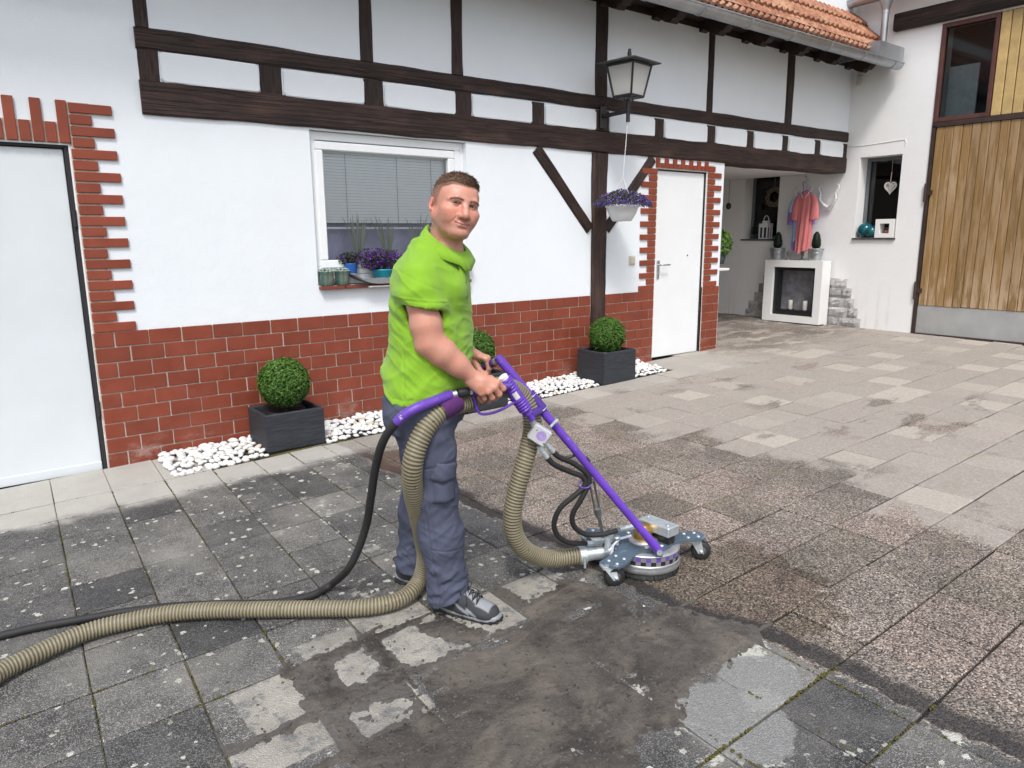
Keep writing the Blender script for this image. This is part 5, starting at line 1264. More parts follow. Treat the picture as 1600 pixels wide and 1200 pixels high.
def np_mesh(name, V, Q, mat_, parent, col=None):
    me = bpy.data.meshes.new(name); me.vertices.add(len(V)); me.vertices.foreach_set('co', V.astype(np.float32).ravel())
    me.loops.add(Q.size); me.loops.foreach_set('vertex_index', Q.astype(np.int32).ravel()); me.polygons.add(len(Q))
    me.polygons.foreach_set('loop_start', np.arange(0, Q.size, 4, dtype=np.int32))
    me.polygons.foreach_set('use_smooth', np.ones(len(Q), bool)); me.update(calc_edges=True); me.validate(); me.materials.append(mat_)
    if col is not None:
        a = me.color_attributes.new('col', 'FLOAT_COLOR', 'POINT'); a.data.foreach_set('color', np.concatenate([col, np.ones((len(V), 1))], 1).astype(np.float32).ravel())
    return link(name, me, parent)
def vnoise(V, sc, seed=0.0, oct_=3):
    return np.array([mnoise.fractal(Vector((float(x) * sc[0], float(y) * sc[1], float(z) * sc[2] + seed)), .9, 2.0, oct_) for x, y, z in V])
def ss(a, b, x): t = np.clip((x - a) / (b - a), 0, 1); return t * t * (3 - 2 * t)

# ================================================================ THE MAN (local frame: x to the machine, y away from the courtyard's open side, z up)
man = thing('person', 'man in lime green polo shirt and grey work trousers steering the cleaning machine', 'person', (1.484, -2.916, 0.000), -0.65802)
HD = np.array((.040, -.02, 1.594))                                    # centre between the ears
yaw, roll, pit = R(29), R(12), R(1)
fy = np.array((math.sin(yaw), -math.cos(yaw), 0)); fx = np.array((math.cos(yaw), math.sin(yaw), 0)); fz = np.array((0, 0, 1.0))
fx, fz = math.cos(roll) * fx - math.sin(roll) * fz, math.sin(roll) * fx + math.cos(roll) * fz
fy, fz = math.cos(pit) * fy + math.sin(pit) * fz, -math.sin(pit) * fy + math.cos(pit) * fz
HM = np.stack([fx, fy, fz], 1); HS = 1.025
def H_(x, y, z): return HD + HM @ (np.array((x, y, z)) * HS)
def hell(F, c, r, k, op='add', rot=None): F.ell(H_(*c), np.array(r) * HS, k, op, HM if rot is None else HM @ rot)
def hcap(F, a, b, ra, rb, k, op='add'): F.cap(H_(*a), H_(*b), ra * HS, rb * HS, k, op)
def hch(F, pts, rad, k, op='add'): F.chain([H_(*p) for p in pts], [r * HS for r in rad], k, op)
B = Field((-.26, -.25, .82), (.26, .32, 1.73), .0021)
# head
hell(B, (0, -.012, .036), (.0775, .093, .084), .0); hell(B, (0, .028, .0), (.067, .068, .088), .03)
hell(B, (0, .041, .046), (.068, .054, .047), .03)
for s in (-1, 1):
    hcap(B, (s * .060, -.006, -.034), (s * .023, .071, -.082), .018, .018, .03)
    hell(B, (s * .037, .056, -.032), (.031, .035, .029), .025)
    hell(B, (s * .046, .064, -.012), (.025, .023, .016), .02)
hell(B, (0, .081, -.087), (.023, .019, .017), .022); hell(B, (0, .024, -.076), (.044, .044, .024), .03)
hell(B, (0, .076, -.053), (.033, .022, .026), .02)
for s in (-1, 1):
    hell(B, (s * .0325, .103, .011), (.021, .016, .0120), .014, 'sub')
    hcap(B, (s * .011, .0925, .0255), (s * .034, .0905, .0285), .0085, .0088, .012); hcap(B, (s * .034, .0905, .0285), (s * .054, .0715, .0230), .0088, .006, .012)
hch(B, [(0, .0905, .024), (-.0005, .098, .004), (-.001, .1085, -.016), (-.001, .1130, -.0270)], [.0075, .0085, .0110, .0132], .012)
for s in (-1, 1):
    hell(B, (s * .0145, .1015, -.0295), (.0100, .0105, .0085), .008); hell(B, (s * .0078, .1080, -.0385), (.0042, .005, .0030), .003, 'sub')
    pass
# eyes: lids closed over the ball but for the slit
for s in (-1, 1):
    hell(B, (s * .0325, .0805, .0125), (.0142, .0142, .0142), .005)
    hell(B, (s * .0327, .096, .0117), (.0128, .0135, .0031), .0018, 'sub'); hell(B, (s * .0327, .0885, .0117), (.0122, .012, .0031), .001, 'sub')
    hch(B, [(s * .021, .093, .0185), (s * .033, .0955, .0198), (s * .046, .0885, .0165)], [.0010, .0013, .0008], .003, 'sub')
    hch(B, [(s * .022, .0905, .0005), (s * .033, .0920, -.0025), (s * .044, .0875, .0010)], [.0010, .0012, .0006], .005, 'sub')
# mouth
hch(B, [(-.028, .0845, -.0510), (-.012, .0970, -.0525), (0, .0985, -.0535), (.012, .0970, -.0525), (.028, .0845, -.0510)], [.0022, .0042, .0044, .0042, .0022], .005)
hch(B, [(-.024, .0855, -.0560), (-.010, .0965, -.0610), (.010, .0965, -.0610), (.024, .0855, -.0560)], [.0026, .0060, .0060, .0026], .005)
pass
hcap(B, (-.013, .1005, -.0715), (.013, .1005, -.0715), .0035, .0035, .008, 'sub')
# ears
for s in (-1, 1):
    er = np.array(Matrix.Rotation(s * R(-24), 3, 'Z') @ Matrix.Rotation(R(12), 3, 'X'))
    hell(B, (s * .0815, -.016, .006), (.0075, .0155, .0235), .004, 'add', er); hell(B, (s * .0800, -.012, -.0150), (.0060, .0085, .0090), .003, 'add', er)
    hell(B, (s * .0900, -.011, .008), (.0065, .0090, .0150), .004, 'sub', er); hcap(B, (s * .0885, -.006, -.004), (s * .085, -.002, -.012), .004, .003, .004, 'sub')
# neck and hidden trunk
NB = np.array((-.010, .004, 1.425))
B.cap(H_(0, -.028, -.025), NB, .055, .062, .03); B.cap(H_(0, .004, -.075), NB + np.array((.024, -.010, -.01)), .043, .054, .022)
B.cap(NB + np.array((0, 0, -.03)), NB + np.array((-.03, 0, -.35)), .09, .12, .03)
# arms: upper arm, forearm, wrist
A_s, A_e, A_w = np.array((-.086, -.156, 1.352)), np.array((-.044, -.168, 1.125)), np.array((.108, -.128, .988))
B.chain([A_s, A_s + (A_e - A_s) * .35, A_s + (A_e - A_s) * .72, A_e], [.042, .052, .056, .050], .02)
B.chain([A_e, A_e + (A_w - A_e) * .28, A_e + (A_w - A_e) * .62, A_w], [.044, .0485, .038, .0275], .03)
B.ell(A_e + np.array((-.022, 0, -.012)), (.026, .03, .026), .02)
C_s, C_e, C_w = np.array((.02, .170, 1.355)), np.array((-.01, .245, 1.12)), np.array((0.082, 0.195, 1.017))
B.chain([C_s, C_e], [.062, .05], .02); B.chain([C_e, C_e + (C_w - C_e) * .3, C_w], [.048, .052, .029], .03)
# near (right) hand: back towards the courtyard, fingers closed over the lance handle
def hand(F, wrist, mcp, chains, thumb, rw=.029):
    k0 = [np.array(p) for p in mcp]; wr = np.array(wrist)
    for i, p in enumerate(k0): F.cap(wr * .82 + p * .18 + (p - k0[1]) * .30, p, .020, .0135, .014)
    F.cap((wr * .6 + k0[1] * .4), (wr * .5 + k0[2] * .5), .024, .022, .014)
    for ch, r0 in chains:
        F.chain([np.array(p) for p in ch], r0, .0035)
        F.ell(np.array(ch[1]), np.array((1, 1, 1)) * r0[1] * 1.07, .004)
    F.chain([np.array(p) for p in thumb[0]], thumb[1], .006)
hand(B, A_w, [(0.196, -0.122, 0.968), (0.184, -0.136, 0.951), (0.163, -0.142, 0.938), (0.137, -0.140, 0.933)],
     [([(0.196, -0.122, 0.970), (0.217, -0.106, 0.942), (0.202, -0.076, 0.921), (0.180, -0.062, 0.933)], [.0125, .0108, .0095, .0085]),
      ([(0.184, -0.136, 0.954), (0.202, -0.118, 0.923), (0.187, -0.086, 0.901), (0.165, -0.072, 0.918)], [.0128, .0112, .0098, .0088]),
      ([(0.163, -0.142, 0.943), (0.176, -0.124, 0.912), (0.163, -0.092, 0.891), (0.146, -0.078, 0.907)], [.0122, .0108, .0094, .0084]),
      ([(0.137, -0.140, 0.938), (0.148, -0.124, 0.910), (0.137, -0.098, 0.892), (0.124, -0.082, 0.906)], [.0110, .0095, .0084, .0076])],
     ([(0.136, -0.095, 0.982), (0.170, -0.065, 0.971), (0.204, -0.056, 0.952)], [.017, .0130, .0095]))
# far (left) hand over the cross bar, index finger nearest
hand(B, C_w, [(0.119, 0.150, 1.021), (0.120, 0.178, 1.022), (0.119, 0.205, 1.017), (0.113, 0.228, 1.011)],
     [([(0.119, 0.150, 1.021), (0.147, 0.150, 1.010), (0.157, 0.150, 0.971), (0.143, 0.157, 0.941)], [.0125, .0110, .0096, .0085]),
      ([(0.120, 0.178, 1.022), (0.151, 0.177, 1.011), (0.161, 0.175, 0.969), (0.145, 0.180, 0.933)], [.0125, .0110, .0096, .0085]),
      ([(0.119, 0.205, 1.017), (0.148, 0.203, 1.004), (0.158, 0.200, 0.964), (0.141, 0.203, 0.929)], [.0120, .0105, .0092, .0082]),
      ([(0.113, 0.228, 1.011), (0.139, 0.225, 0.998), (0.147, 0.222, 0.963), (0.133, 0.223, 0.933)], [.0108, .0094, .0084, .0076])],
     ([(0.099, 0.165, 0.995), (0.120, 0.150, 0.961), (0.146, 0.143, 0.946)], [.016, .0125, .0095]))
V, Q = B.mesh(); V = relax(V, Q, 1, .4)
# skin colour: ruddy cheeks, nose and ears, lips, stubble, cropped hair at the sides
q = (V - HD) @ HM / HS; hx, hy, hz = q.T
_m = np.exp(-((hz + .0572 - 5.5 * hx ** 2) / .0017) ** 2) * ss(.033, .028, np.abs(hx)) * (hy > .07); V = V - normals(V, Q) * (.0026 * _m)[:, None]
_t = np.clip((-.028 - hz) / .028, 0, 1); _cx = .0215 + .0165 * _t ** .8; _w = ss(-.024, -.030, hz) * ss(-.060, -.052, hz) * (hy > .06)
V = V - normals(V, Q) * (.0014 * np.exp(-((np.abs(hx) - _cx) / .0038) ** 2) * _w - .0007 * np.exp(-((np.abs(hx) - _cx - .009) / .006) ** 2) * _w)[:, None]
_e = np.exp(-((np.hypot((np.abs(hx) - .0335) / .019, (hz + .0025) / .0085) - 1) / .18) ** 2) * (hz < .0005) * (hy > .06); V = V - normals(V, Q) * (.0005 * _e)[:, None]
col = np.tile(np.array((.54, .285, .21)), (len(V), 1))
def blend(m, c): global col; col = col * (1 - m[:, None]) + np.array(c) * m[:, None]
nz = vnoise(V, (38, 38, 38)); headm = (hz > -.16) & (np.abs(hx) < .12)
blend(np.where(headm, .62 * np.exp(-(((np.abs(hx) - .045) / .026) ** 2 + ((hz + .028) / .026) ** 2 + ((hy - .07) / .05) ** 2)), 0), (.60, .22, .155))
blend(np.where(headm, .55 * np.exp(-((hx / .018) ** 2 + ((hz + .03) / .02) ** 2 + ((hy - .115) / .03) ** 2)), 0), (.58, .22, .165))
blend(np.where(headm, .7 * ss(.074, .086, np.abs(hx)) * (hy < .02) * (hz < .045), 0), (.60, .21, .165))
stub = headm * ss(.0, .03, -hz - .012 + .15 * (np.abs(hx) - .035) * (hz < -.03)) * ss(-.01, .02, hy) * ss(-.135, -.105, hz); blend((.30 * stub * (1 + .8 * nz)).clip(0, .6), (.27, .155, .12))
lip = np.where(headm, np.exp(-(((hz + .0578 - 5.0 * hx ** 2) / .0060) ** 4)) * ss(.029, .024, np.abs(hx)) * (hy > .08), 0); blend(.6 * lip, (.40, .135, .115))
mouth = np.where(headm, np.exp(-(((hz + .0572 - 5.5 * hx ** 2) / .0015) ** 2)) * ss(.0335, .029, np.abs(hx)) * (hy > .070), 0); blend(.85 * mouth, (.11, .03, .028))
brow = np.zeros(len(V))
for s in (-1, 1):
    t = np.clip((s * hx - .012) / .042, 0, 1); zc = .0240 + .0052 * np.sin(t * 2.6) - .004 * t; brow = np.maximum(brow, np.exp(-(((hz - zc) / (.0042 - .0015 * t)) ** 2)) * ss(.010, .015, s * hx) * ss(.057, .050, s * hx))
blend(np.where(headm & (hy > .05), .50 * brow * (1 + .5 * nz), 0).clip(0, .9), (.095, .052, .032))
lash = np.zeros(len(V))
for s in (-1, 1): lash = np.maximum(lash, np.exp(-(((np.hypot((s * hx - .0327) / .0135, (hz - .0117) / .0046) - 1.0) / .26) ** 2)))
blend(np.where(headm & (hy > .07), .62 * lash, 0), (.10, .05, .035))
# hairline: a surface separating scalp and face
hl = hz - (.070 - .05 * ss(.0, .08, -hy + .045) - .004 * np.cos(hx * 70)) + .0 ; side = ss(.040, .055, np.abs(hx)) * ss(.016, -.004, hy - .012 - .36 * hz) * ss(-.012, .012, hz)
back = ss(.0, -.03, hy) * ss(-.055, -.03, hz); front = ss(.0, .006, hz - (.071 + .16 * np.maximum(0, .035 - np.abs(hx)) * -.2 - .5 * np.maximum(0, np.abs(hx) - .048)))
scalp = np.clip(np.maximum(np.maximum(front * ss(.115, .095, hy), back), side), 0, 1) * (np.abs(hx) < .086) * (1 - .95 * ((np.abs(hx) > .0795) & (hz < .036) & (hy < .022) & (hy > -.05)))
fade = ss(-.035, .075, hz); scalpm = np.where(headm, scalp * (.22 + .55 * fade) * (1 + .4 * nz), 0).clip(0, .95); blend(scalpm, (.12, .072, .046))
fr = ss(.1, .5, vnoise(V, (150, 150, 150), 4.0)); blend(.10 * fr, (.40, .17, .10))
def m_skin():
    n = NT('skin'); at = n.n('Attribute'); at.attribute_name = 'col'; o = n.obj()
    c = n.mix(n.ramp(n.noise(o, 55, 5, .7), .3, .72), n.mix(1.0, at.outputs['Color'], (.96, .98, 1.0), 'MULTIPLY'), n.mix(1.0, at.outputs['Color'], (1.08, .86, .80), 'MULTIPLY'))
    n.b.inputs['Subsurface Weight'].default_value = .18; n.b.inputs['Subsurface Radius'].default_value = (.012, .004, .002); n.b.inputs['Subsurface Scale'].default_value = .6
    return n.done(c, n.ramp(n.noise(o, 30, 3, .5), .3, .7, .34, .52), 0, n.bump(n.noise(o, 420, 3, .6), .22, .002), .5)
SKIN = m_skin()
body = np_mesh('body', V, Q, SKIN, man, col)
# eyes
for s in (-1, 1):
    c = H_(s * .0325, .0797, .0120); look = Vector((.25, -2.75, 1.50)) - Vector(c); look.normalize()
    m = MB(); m.sphere((0, 0, 0), .0130 * HS, 20, 14, 0); e_ = build('eye', m, simple('eye_white', (.30, .265, .25), .3, var=.03), man, loc=tuple(c), world=False)
    m = MB(); qn = look.to_track_quat('Z', 'Y'); R0 = .0132 * HS
    for r_, mi, k_ in ((.0066, 0, 1.0), (.0034, 1, 1.012)):
        pr = [(R0 * k_ * math.sin(a), R0 * k_ * math.cos(a)) for a in np.linspace(r_ / R0, 0.001, 5)]; m.lathe(pr, 18, (0, 0, 0), mi, True, look, False)
    build('iris', m, [simple('grey_blue_iris', (.022, .021, .019), .15, var=.3, scale=300), simple('pupil', (.004, .004, .004), .1)], e_, world=False)
# hair: a cap thinning to nothing at the sides, then short strands
HR = Field((HD[0] - .13, HD[1] - .15, HD[2] - .02), (HD[0] + .15, HD[1] + .15, HD[2] + .16), .0027)
hell(HR, (0, -.016, .043), (.0775, .099, .088), .0); hell(HR, (.0, .034, .066), (.060, .055, .036), .03); hell(HR, (.004, .014, .084), (.056, .070, .032), .03)
hv = lambda X, Y, Z: [(HM[0, i] * (X - HD[0]) + HM[1, i] * (Y - HD[1]) + HM[2, i] * (Z - HD[2])) / HS for i in range(3)]
def under(X, Y, Z):
    x, y, z = hv(X, Y, Z); lim = .079 + .010 * np.exp(-((np.abs(x) - .040) / .014) ** 2) * (y > .02) - .55 * np.maximum(0, np.abs(x) - .052) - .16 * np.maximum(0, -y) + .003 * np.sin(x * 210) * (y > .03); return (z - lim) * HS
HR.cut(lambda X, Y, Z: under(X, Y, Z))
V2, Q2 = HR.mesh(); V2 = relax(V2, Q2, 2); N2 = normals(V2, Q2); q2 = (V2 - HD) @ HM / HS
lim_ = .079 + .010 * np.exp(-((np.abs(q2[:, 0]) - .040) / .014) ** 2) * (q2[:, 1] > .02) - .55 * np.maximum(0, np.abs(q2[:, 0]) - .052) - .16 * np.maximum(0, -q2[:, 1])
edge_ = np.clip(q2[:, 2] - lim_, 0, 1); V2 = V2 + N2 * (.0035 * vnoise(V2, (90, 90, 90)))[:, None]; V2 = V2 - ((V2 - (HD + HM @ np.array((0, -.012, .02)))) / .1) * (.0095 * np.exp(-edge_ / .010))[:, None]
def m_hair():
    n = NT('brown_hair'); o = n.obj(); r = n.noise(o, 160, 3, .7); return n.done(n.mix(r, (.050, .027, .015), (.15, .087, .052)), .55, 0, n.bump(r, .5, .004), .3)
HAIR = m_hair(); hair = np_mesh('hair', V2, Q2, HAIR, man)
rg = random.Random(5); mb = MB(); top = np.where((q2[:, 2] > .045))[0]
for k in range(5200):
    i = int(rg.choice(top)); p = Vector(V2[i]) + Vector((rg.gauss(0, .002), rg.gauss(0, .002), 0)); n_ = Vector(N2[i]); f = q2[i, 1]; up = ss(.06, .12, q2[i, 2])
    if n_.dot(Vector(fz)) < -.2: continue
    cl = mnoise.noise_vector(p * 42); d = (n_ * .28 + Vector(fy) * (.75 + .3 * (f > .03)) + Vector(fx) * (.55 + rg.gauss(0, .15)) + cl * .8 + Vector((rg.gauss(0, .16), rg.gauss(0, .16), rg.gauss(0, .16)))).normalized()
    L_ = (.006 + .009 * up) * rg.uniform(.6, 1.25); sd_ = d.cross(n_ + Vector((.01, .02, 0))).normalized() * .0009; b = p - n_ * .003; mdl = b + d * L_ * .55 + n_ * .003; e = b + d * L_ - n_ * .002 * rg.random()
    mb.add([b - sd_, b + sd_, mdl + sd_ * .8, mdl - sd_ * .8, e], [(0, 1, 2, 3), (3, 2, 4)])
side_i = np.where(scalpm > .30)[0]; NB_ = normals(V, Q)
for k in range(4200):
    i = int(rg.choice(side_i)); p = Vector(V[i]); n_ = Vector(NB_[i]); d = (n_ * .7 - Vector(fz) * .5 + Vector((rg.gauss(0, .3), rg.gauss(0, .3), rg.gauss(0, .3)))).normalized(); L_ = .0022 + .005 * max(0, min(1, (q[i, 2] - .02) / .06)); p = p + Vector((rg.gauss(0, .0012), rg.gauss(0, .0012), rg.gauss(0, .0012))) * .7; sd_ = d.cross(Vector((.3, .2, .9))).normalized() * .0004
    mb.add([p - sd_, p + sd_, p + d * L_], [(0, 1, 2)])
for s in (-1, 1):
    for k in range(150):
        t = rg.random(); x = s * (.012 + .043 * t); z = .0238 + .0052 * math.sin(t * 2.6) - .004 * t + rg.gauss(0, .0018 - .0008 * t)
        w_ = np.argmin((q[:, 0] - x) ** 2 + (q[:, 2] - z) ** 2 + 4 * (q[:, 1] < .05)); p = Vector(V[w_]) + Vector((rg.gauss(0, .0009), 0, rg.gauss(0, .0009))); n_ = Vector(NB_[w_]); d = (Vector(fx) * s * .8 + Vector(fz) * (.55 - .9 * t) + n_ * .35).normalized(); sd_ = d.cross(n_).normalized() * .0004
        mb.add([p - sd_, p + sd_, p + d * rg.uniform(.004, .007)], [(0, 1, 2)])
build('hair_strands', mb, HAIR, hair, world=False)

# ---- polo shirt
FA = R(-25)
T = Field((-.36, -.36, .78), (.30, .36, 1.56), .0042)
T.loft([(1.475, -.036, .0, .070, .068), (1.445, -.042, 0, .086, .096), (1.42, -.047, 0, .103, .132), (1.39, -.051, 0, .116, .164), (1.34, -.053, 0, .125, .178), (1.25, -.052, 0, .134, .178), (1.15, -.056, 0, .143, .172), (1.06, -.060, 0, .147, .174), (.96, -.075, 0, .151, .182), (.80, -.105, 0, .172, .196)], FA, .0, n_=2.3)
T.cap((-.068, -.030, 1.452), A_s + np.array((.000, .012, .004)), .048, .048, .05); T.cap((-.02, .06, 1.44), C_s + np.array((0, -.01, .006)), .050, .050, .045)
T.ell((-.02, -.045, 1.31), (.10, .10, .06), .06)                       # chest
T.ell((-.204, .045, .995), (.050, .10, .05), .05)                       # hem standing off at the back
hemx, hemz = [-.34, -.27, -.20, -.150, -.143, -.10, .0, .06, .2], [.995, .985, .930, .892, .896, .890, .905, .922, .935]
T.cut(lambda X, Y, Z: Z - np.interp(X - .25 * Y * (X < -.1), hemx, hemz) + 0 * Y)
sl_e = A_s + (A_e - A_s) * .42; cn_ = np.array((-.12, 0, -1)) / np.linalg.norm((-.12, 0, -1)); ax_ = (A_e - A_s) / np.linalg.norm(A_e - A_s); sl_f = C_s + (C_e - C_s) * .5; a2 = (C_e - C_s) / np.linalg.norm(C_e - C_s)
for s0_, s1_, ax0, rr in ((A_s, sl_e, ax_, (.054, .068, .0765)), (C_s, sl_f, a2, (.054, .066, .074))):
    T2 = Field((-.36, -.36, .78), (.30, .36, 1.56), .0042); T2.chain([s0_ + np.array((.004, .006, .0)), s0_ + (s1_ - s0_) * .5, s1_ + ax0 * .05], rr, .025)
    X, Y, Z = T2.ax[0][:, None, None], T2.ax[1][None, :, None], T2.ax[2][None, None, :]; pl_ = ((X - s1_[0]) * cn_[0] + (Y - s1_[1]) * cn_[1] + (Z - s1_[2]) * cn_[2]).astype(np.float32)
    T2.F = np.maximum(T2.F, pl_); kb = .040; q_ = np.maximum(kb - np.abs(T.F - T2.F), 0) / kb; T.F = np.minimum(T.F, T2.F) - q_ * q_ * kb * .25
T.cap(sl_e - ax_ * .014, sl_e + ax_ * .03, .0655, .0675, .004, 'sub'); T.cap(NB + np.array((.004, 0, .01)), NB + np.array((.012, 0, .2)), .071, .085, .004, 'sub')
V, Q = T.mesh(); V = relax(V, Q, 3); N = normals(V, Q)
x, y, z = V.T; w1 = vnoise(V, (9, 9, 5), 1.0); w2 = vnoise(V, (20, 20, 9), 3.0)
arm_t = (V - sl_e) @ cn_ + np.linalg.norm(sl_e - A_s); arm_r = np.linalg.norm((V - A_s) - ((V - A_s) @ ax_)[:, None] * ax_, axis=1); onsl = ss(.10, .085, arm_r) * ss(-.04, .02, arm_t) * (y < -.06)
rid = lambda v_, k_=2.2: np.maximum(0, 1 - k_ * np.abs(v_)) ** 1.6
r1_ = rid(vnoise(V @ np.array(((.8, 0, .6), (0, 1, 0), (-.6, 0, .8))).T, (5, 5, 15), 11.0, 2)); r2_ = rid(vnoise(V @ np.array(((.8, 0, -.6), (0, 1, 0), (.6, 0, .8))).T, (6, 6, 20), 5.0, 2))
D = .0018 * w1 + .0006 * w2 + .0028 * r1_ * ss(1.36, 1.1, z) + .0026 * r2_
D += onsl * .0026 * np.sin((arm_t * 62 + (x + .1) * 34 + 2.4 * w1)) * ss(-.02, .06, arm_t)
under_ = np.exp(-(((x + .16) / .05) ** 2 + ((z - 1.25) / .09) ** 2)) * (y < .05); D += under_ * .004 * np.sin((z * 95 + x * 60) + 2 * w1)
waist = ss(1.16, 1.02, z) * ss(.86, .93, z); D += waist * .0026 * np.sin(z * 78 + x * 26 + 3.2 * w1) * (1 - onsl)
belly = ss(1.30, 1.10, z) * ss(-.10, .06, x); D += belly * .0020 * np.sin((x * 46 - z * 36) + 3 * w1) * (1 - onsl)
drape = np.exp(-(((x - .04) / .06) ** 2)) * ss(1.42, 1.34, z) * ss(1.02, 1.14, z); D += drape * .0028 * np.sin(x * 75 + z * 22 + 2.5 * w1) * (1 - onsl)
D += .0028 * np.exp(-((arm_t - np.linalg.norm(sl_e - A_s) + .020) / .003) ** 2) * onsl * -1          # cuff seam
D += .0030 * ss(-.030, -.026, -(np.linalg.norm(sl_e - A_s) - arm_t)) * onsl * ss(.09, .07, np.abs(arm_t - np.linalg.norm(sl_e - A_s)))
sd_seam = np.exp(-((x + .142) / .0035) ** 2) * (y < -.08) * ss(1.16, 1.08, z); D -= .003 * sd_seam
arm_seam = np.exp(-((arm_t + .005 - .35 * (x + .11)) / .0045) ** 2) * ss(.115, .095, arm_r) * (y < -.06) * (z > 1.31); D -= .0012 * arm_seam
hemline = np.interp(x - .25 * y * (x < -.1), hemx, hemz); D -= .0022 * np.exp(-((z - hemline - .022) / .003) ** 2)
V = V + N * D[:, None]
def m_knit(name, col, trim=1.0):
    n = NT(name); o = n.obj(); f = n.noise(o, 6, 4, .6); k = n.voro(o, 420); 
    c = n.mix(n.ramp(f, .3, .7), tuple(x * .93 for x in col), tuple(x * 1.06 for x in col)); c = n.mix(n.math('MULTIPLY', n.ramp(k, .0, .5, 1, 0), .10), c, tuple(x * .6 for x in col))
    n.b.inputs['Sheen Weight'].default_value = .15; n.b.inputs['Sheen Roughness'].default_value = .6
    return n.done(c, .8, 0, n.bump(n.math('ADD', n.math('MULTIPLY', k, .5), n.math('MULTIPLY', n.noise(o, 24, 5, .6), 1.0)), .22, .004), .25)
GREEN = m_knit('lime_green_pique', (.205, .405, .018)); shirt = np_mesh('polo_shirt', V, Q, GREEN, man)
# collar: band and fold-over, higher at the back
def collar_pts():
    m = MB(); na = 56; ca, sa = math.cos(FA - R(6)), math.sin(FA - R(6)); rows = []
    for j in range(na + 1):
        u = -1 + 2 * j / na; a = u * math.pi * .93; bk = (1 - math.cos(a)) / 2        # 0 at the throat, 1 at the nape
        cx, cy = .010, .002
        base = 1.402 + .102 * bk; ex, ey = math.cos(a), math.sin(a)
        def pt(r, z, sl_=0.0): r = r * (.89 + .06 * bk); u_, v_ = r * (1.06 - .10 * bk) * ex, r * ey; return (cx + u_ * ca - v_ * sa, cy + u_ * sa + v_ * ca, z)
        pl = 1 + .35 * math.exp(-((abs(u) - 1 + 1) / .16) ** 2); th = abs(a)
        point = math.exp(-((th - .16) / .20) ** 2); sd2 = math.sin(a) ** 2
        rows.append([pt(.074, base - .012), pt(.0725, base + .012), pt(.0735, base + .034), pt(.0775, base + .041), pt(.084, base + .037), pt(.096 + .012 * sd2, base + .019 - .003 * point), pt(.105 + .026 * sd2, base - .010 - .020 * point), pt(.102 + .026 * sd2, base - .0125 - .020 * point), pt(.091 + .011 * sd2, base + .010), pt(.080, base + .028)])
    k = len(rows[0]); m.add([p for r_ in rows for p in r_], [(j * k + i, j * k + i + 1, (j + 1) * k + i + 1, (j + 1) * k + i) for j in range(na) for i in range(k - 1)] + [tuple(range(k))[::-1], tuple(na * k + i for i in range(k))], 0, True)
    return m
build('collar', collar_pts(), GREEN, shirt, world=False)
# placket down the chest with two buttons
pf = [np.array((math.cos(FA), math.sin(FA))), np.array((-math.sin(FA), math.cos(FA)))]
def front_at(z, off=0.0, lat=0.0):
    S_ = [(1.475, -.022, .080), (1.445, -.034, .100), (1.41, -.046, .118), (1.34, -.052, .137), (1.25, -.058, .150), (1.15, -.068, .160)][::-1]
    cx = np.interp(z, [s[0] for s in S_], [s[1] for s in S_]); a = np.interp(z, [s[0] for s in S_], [s[2] for s in S_]); p = np.array((cx, 0)) + pf[0] * (a + off) + pf[1] * lat; return (p[0], p[1], z)
m = MB(); zs_ = np.linspace(1.435, 1.275, 12); vs = [front_at(z, o_, l_) for z in zs_ for l_, o_ in ((-.018, .000), (-.017, .0085), (.017, .0085), (.018, .000))]; m.add(vs, [(i * 4 + j, i * 4 + j + 1, i * 4 + j + 5, i * 4 + j + 4) for i in range(11) for j in range(3)] + [(44, 45, 46, 47)], 0, True); pk = build('placket', m, GREEN, shirt, world=False)
for z in (1.395, 1.335):
    m = MB(); m.lathe([(.0055, -.001), (.0055, .0015), (.0035, .0020), (0, .0012)], 12, front_at(z, .0095), axis=(pf[0][0], pf[0][1], 0)); build('button', m, simple('green_button', (.16, .36, .02), .35), pk, world=False)

# ---- work trousers
K = Field((-.36, -.30, .04), (.22, .36, .99), .0042)
K.loft([(.98, -.085, 0, .128, .168), (.90, -.082, 0, .132, .176), (.83, -.078, .005, .130, .178), (.78, -.076, .01, .112, .170)], FA, 0, n_=2.3)
hipN, kneeN, calfN, ankN = np.array((-.085, -.085, .83)), np.array((-.058, -.070, .53)), np.array((-.034, -.060, .34)), np.array((-.010, -.046, .100))
K.chain([hipN, hipN * .5 + kneeN * .5, kneeN, calfN, ankN, ankN + np.array((.004, 0, -.03))], [.112, .098, .084, .082, .075, .077], .04)
hipF, kneeF, calfF, ankF = np.array((-.080, .095, .83)), np.array((-.122, .150, .53)), np.array((-.150, .175, .34)), np.array((-.176, .205, .115))
K.chain([hipF, hipF * .5 + kneeF * .5, kneeF, calfF, ankF, ankF + np.array((.002, 0, -.03))], [.112, .098, .082, .080, .073, .075], .04)
K.ell((-.165, .0, .84), (.075, .15, .085), .05)
K.cut(lambda X, Y, Z: Z - np.where(Y > .11, .080 + 0 * X, .070 + .42 * (X + .012)))
V, Q = K.mesh(); V = relax(V, Q, 3); N = normals(V, Q); x, y, z = V.T
w1 = vnoise(V, (10, 10, 6), 7.0); w2 = vnoise(V, (24, 24, 12), 2.0); rid = lambda v_, k_=2.2: np.maximum(0, 1 - k_ * np.abs(v_)) ** 1.6
r1_ = rid(vnoise(V @ np.array(((.77, 0, .64), (0, 1, 0), (-.64, 0, .77))).T, (4, 4, 15), 11.0, 2)); r2_ = rid(vnoise(V @ np.array(((.8, 0, -.6), (0, 1, 0), (.6, 0, .8))).T, (4, 4, 17), 5.0, 2))
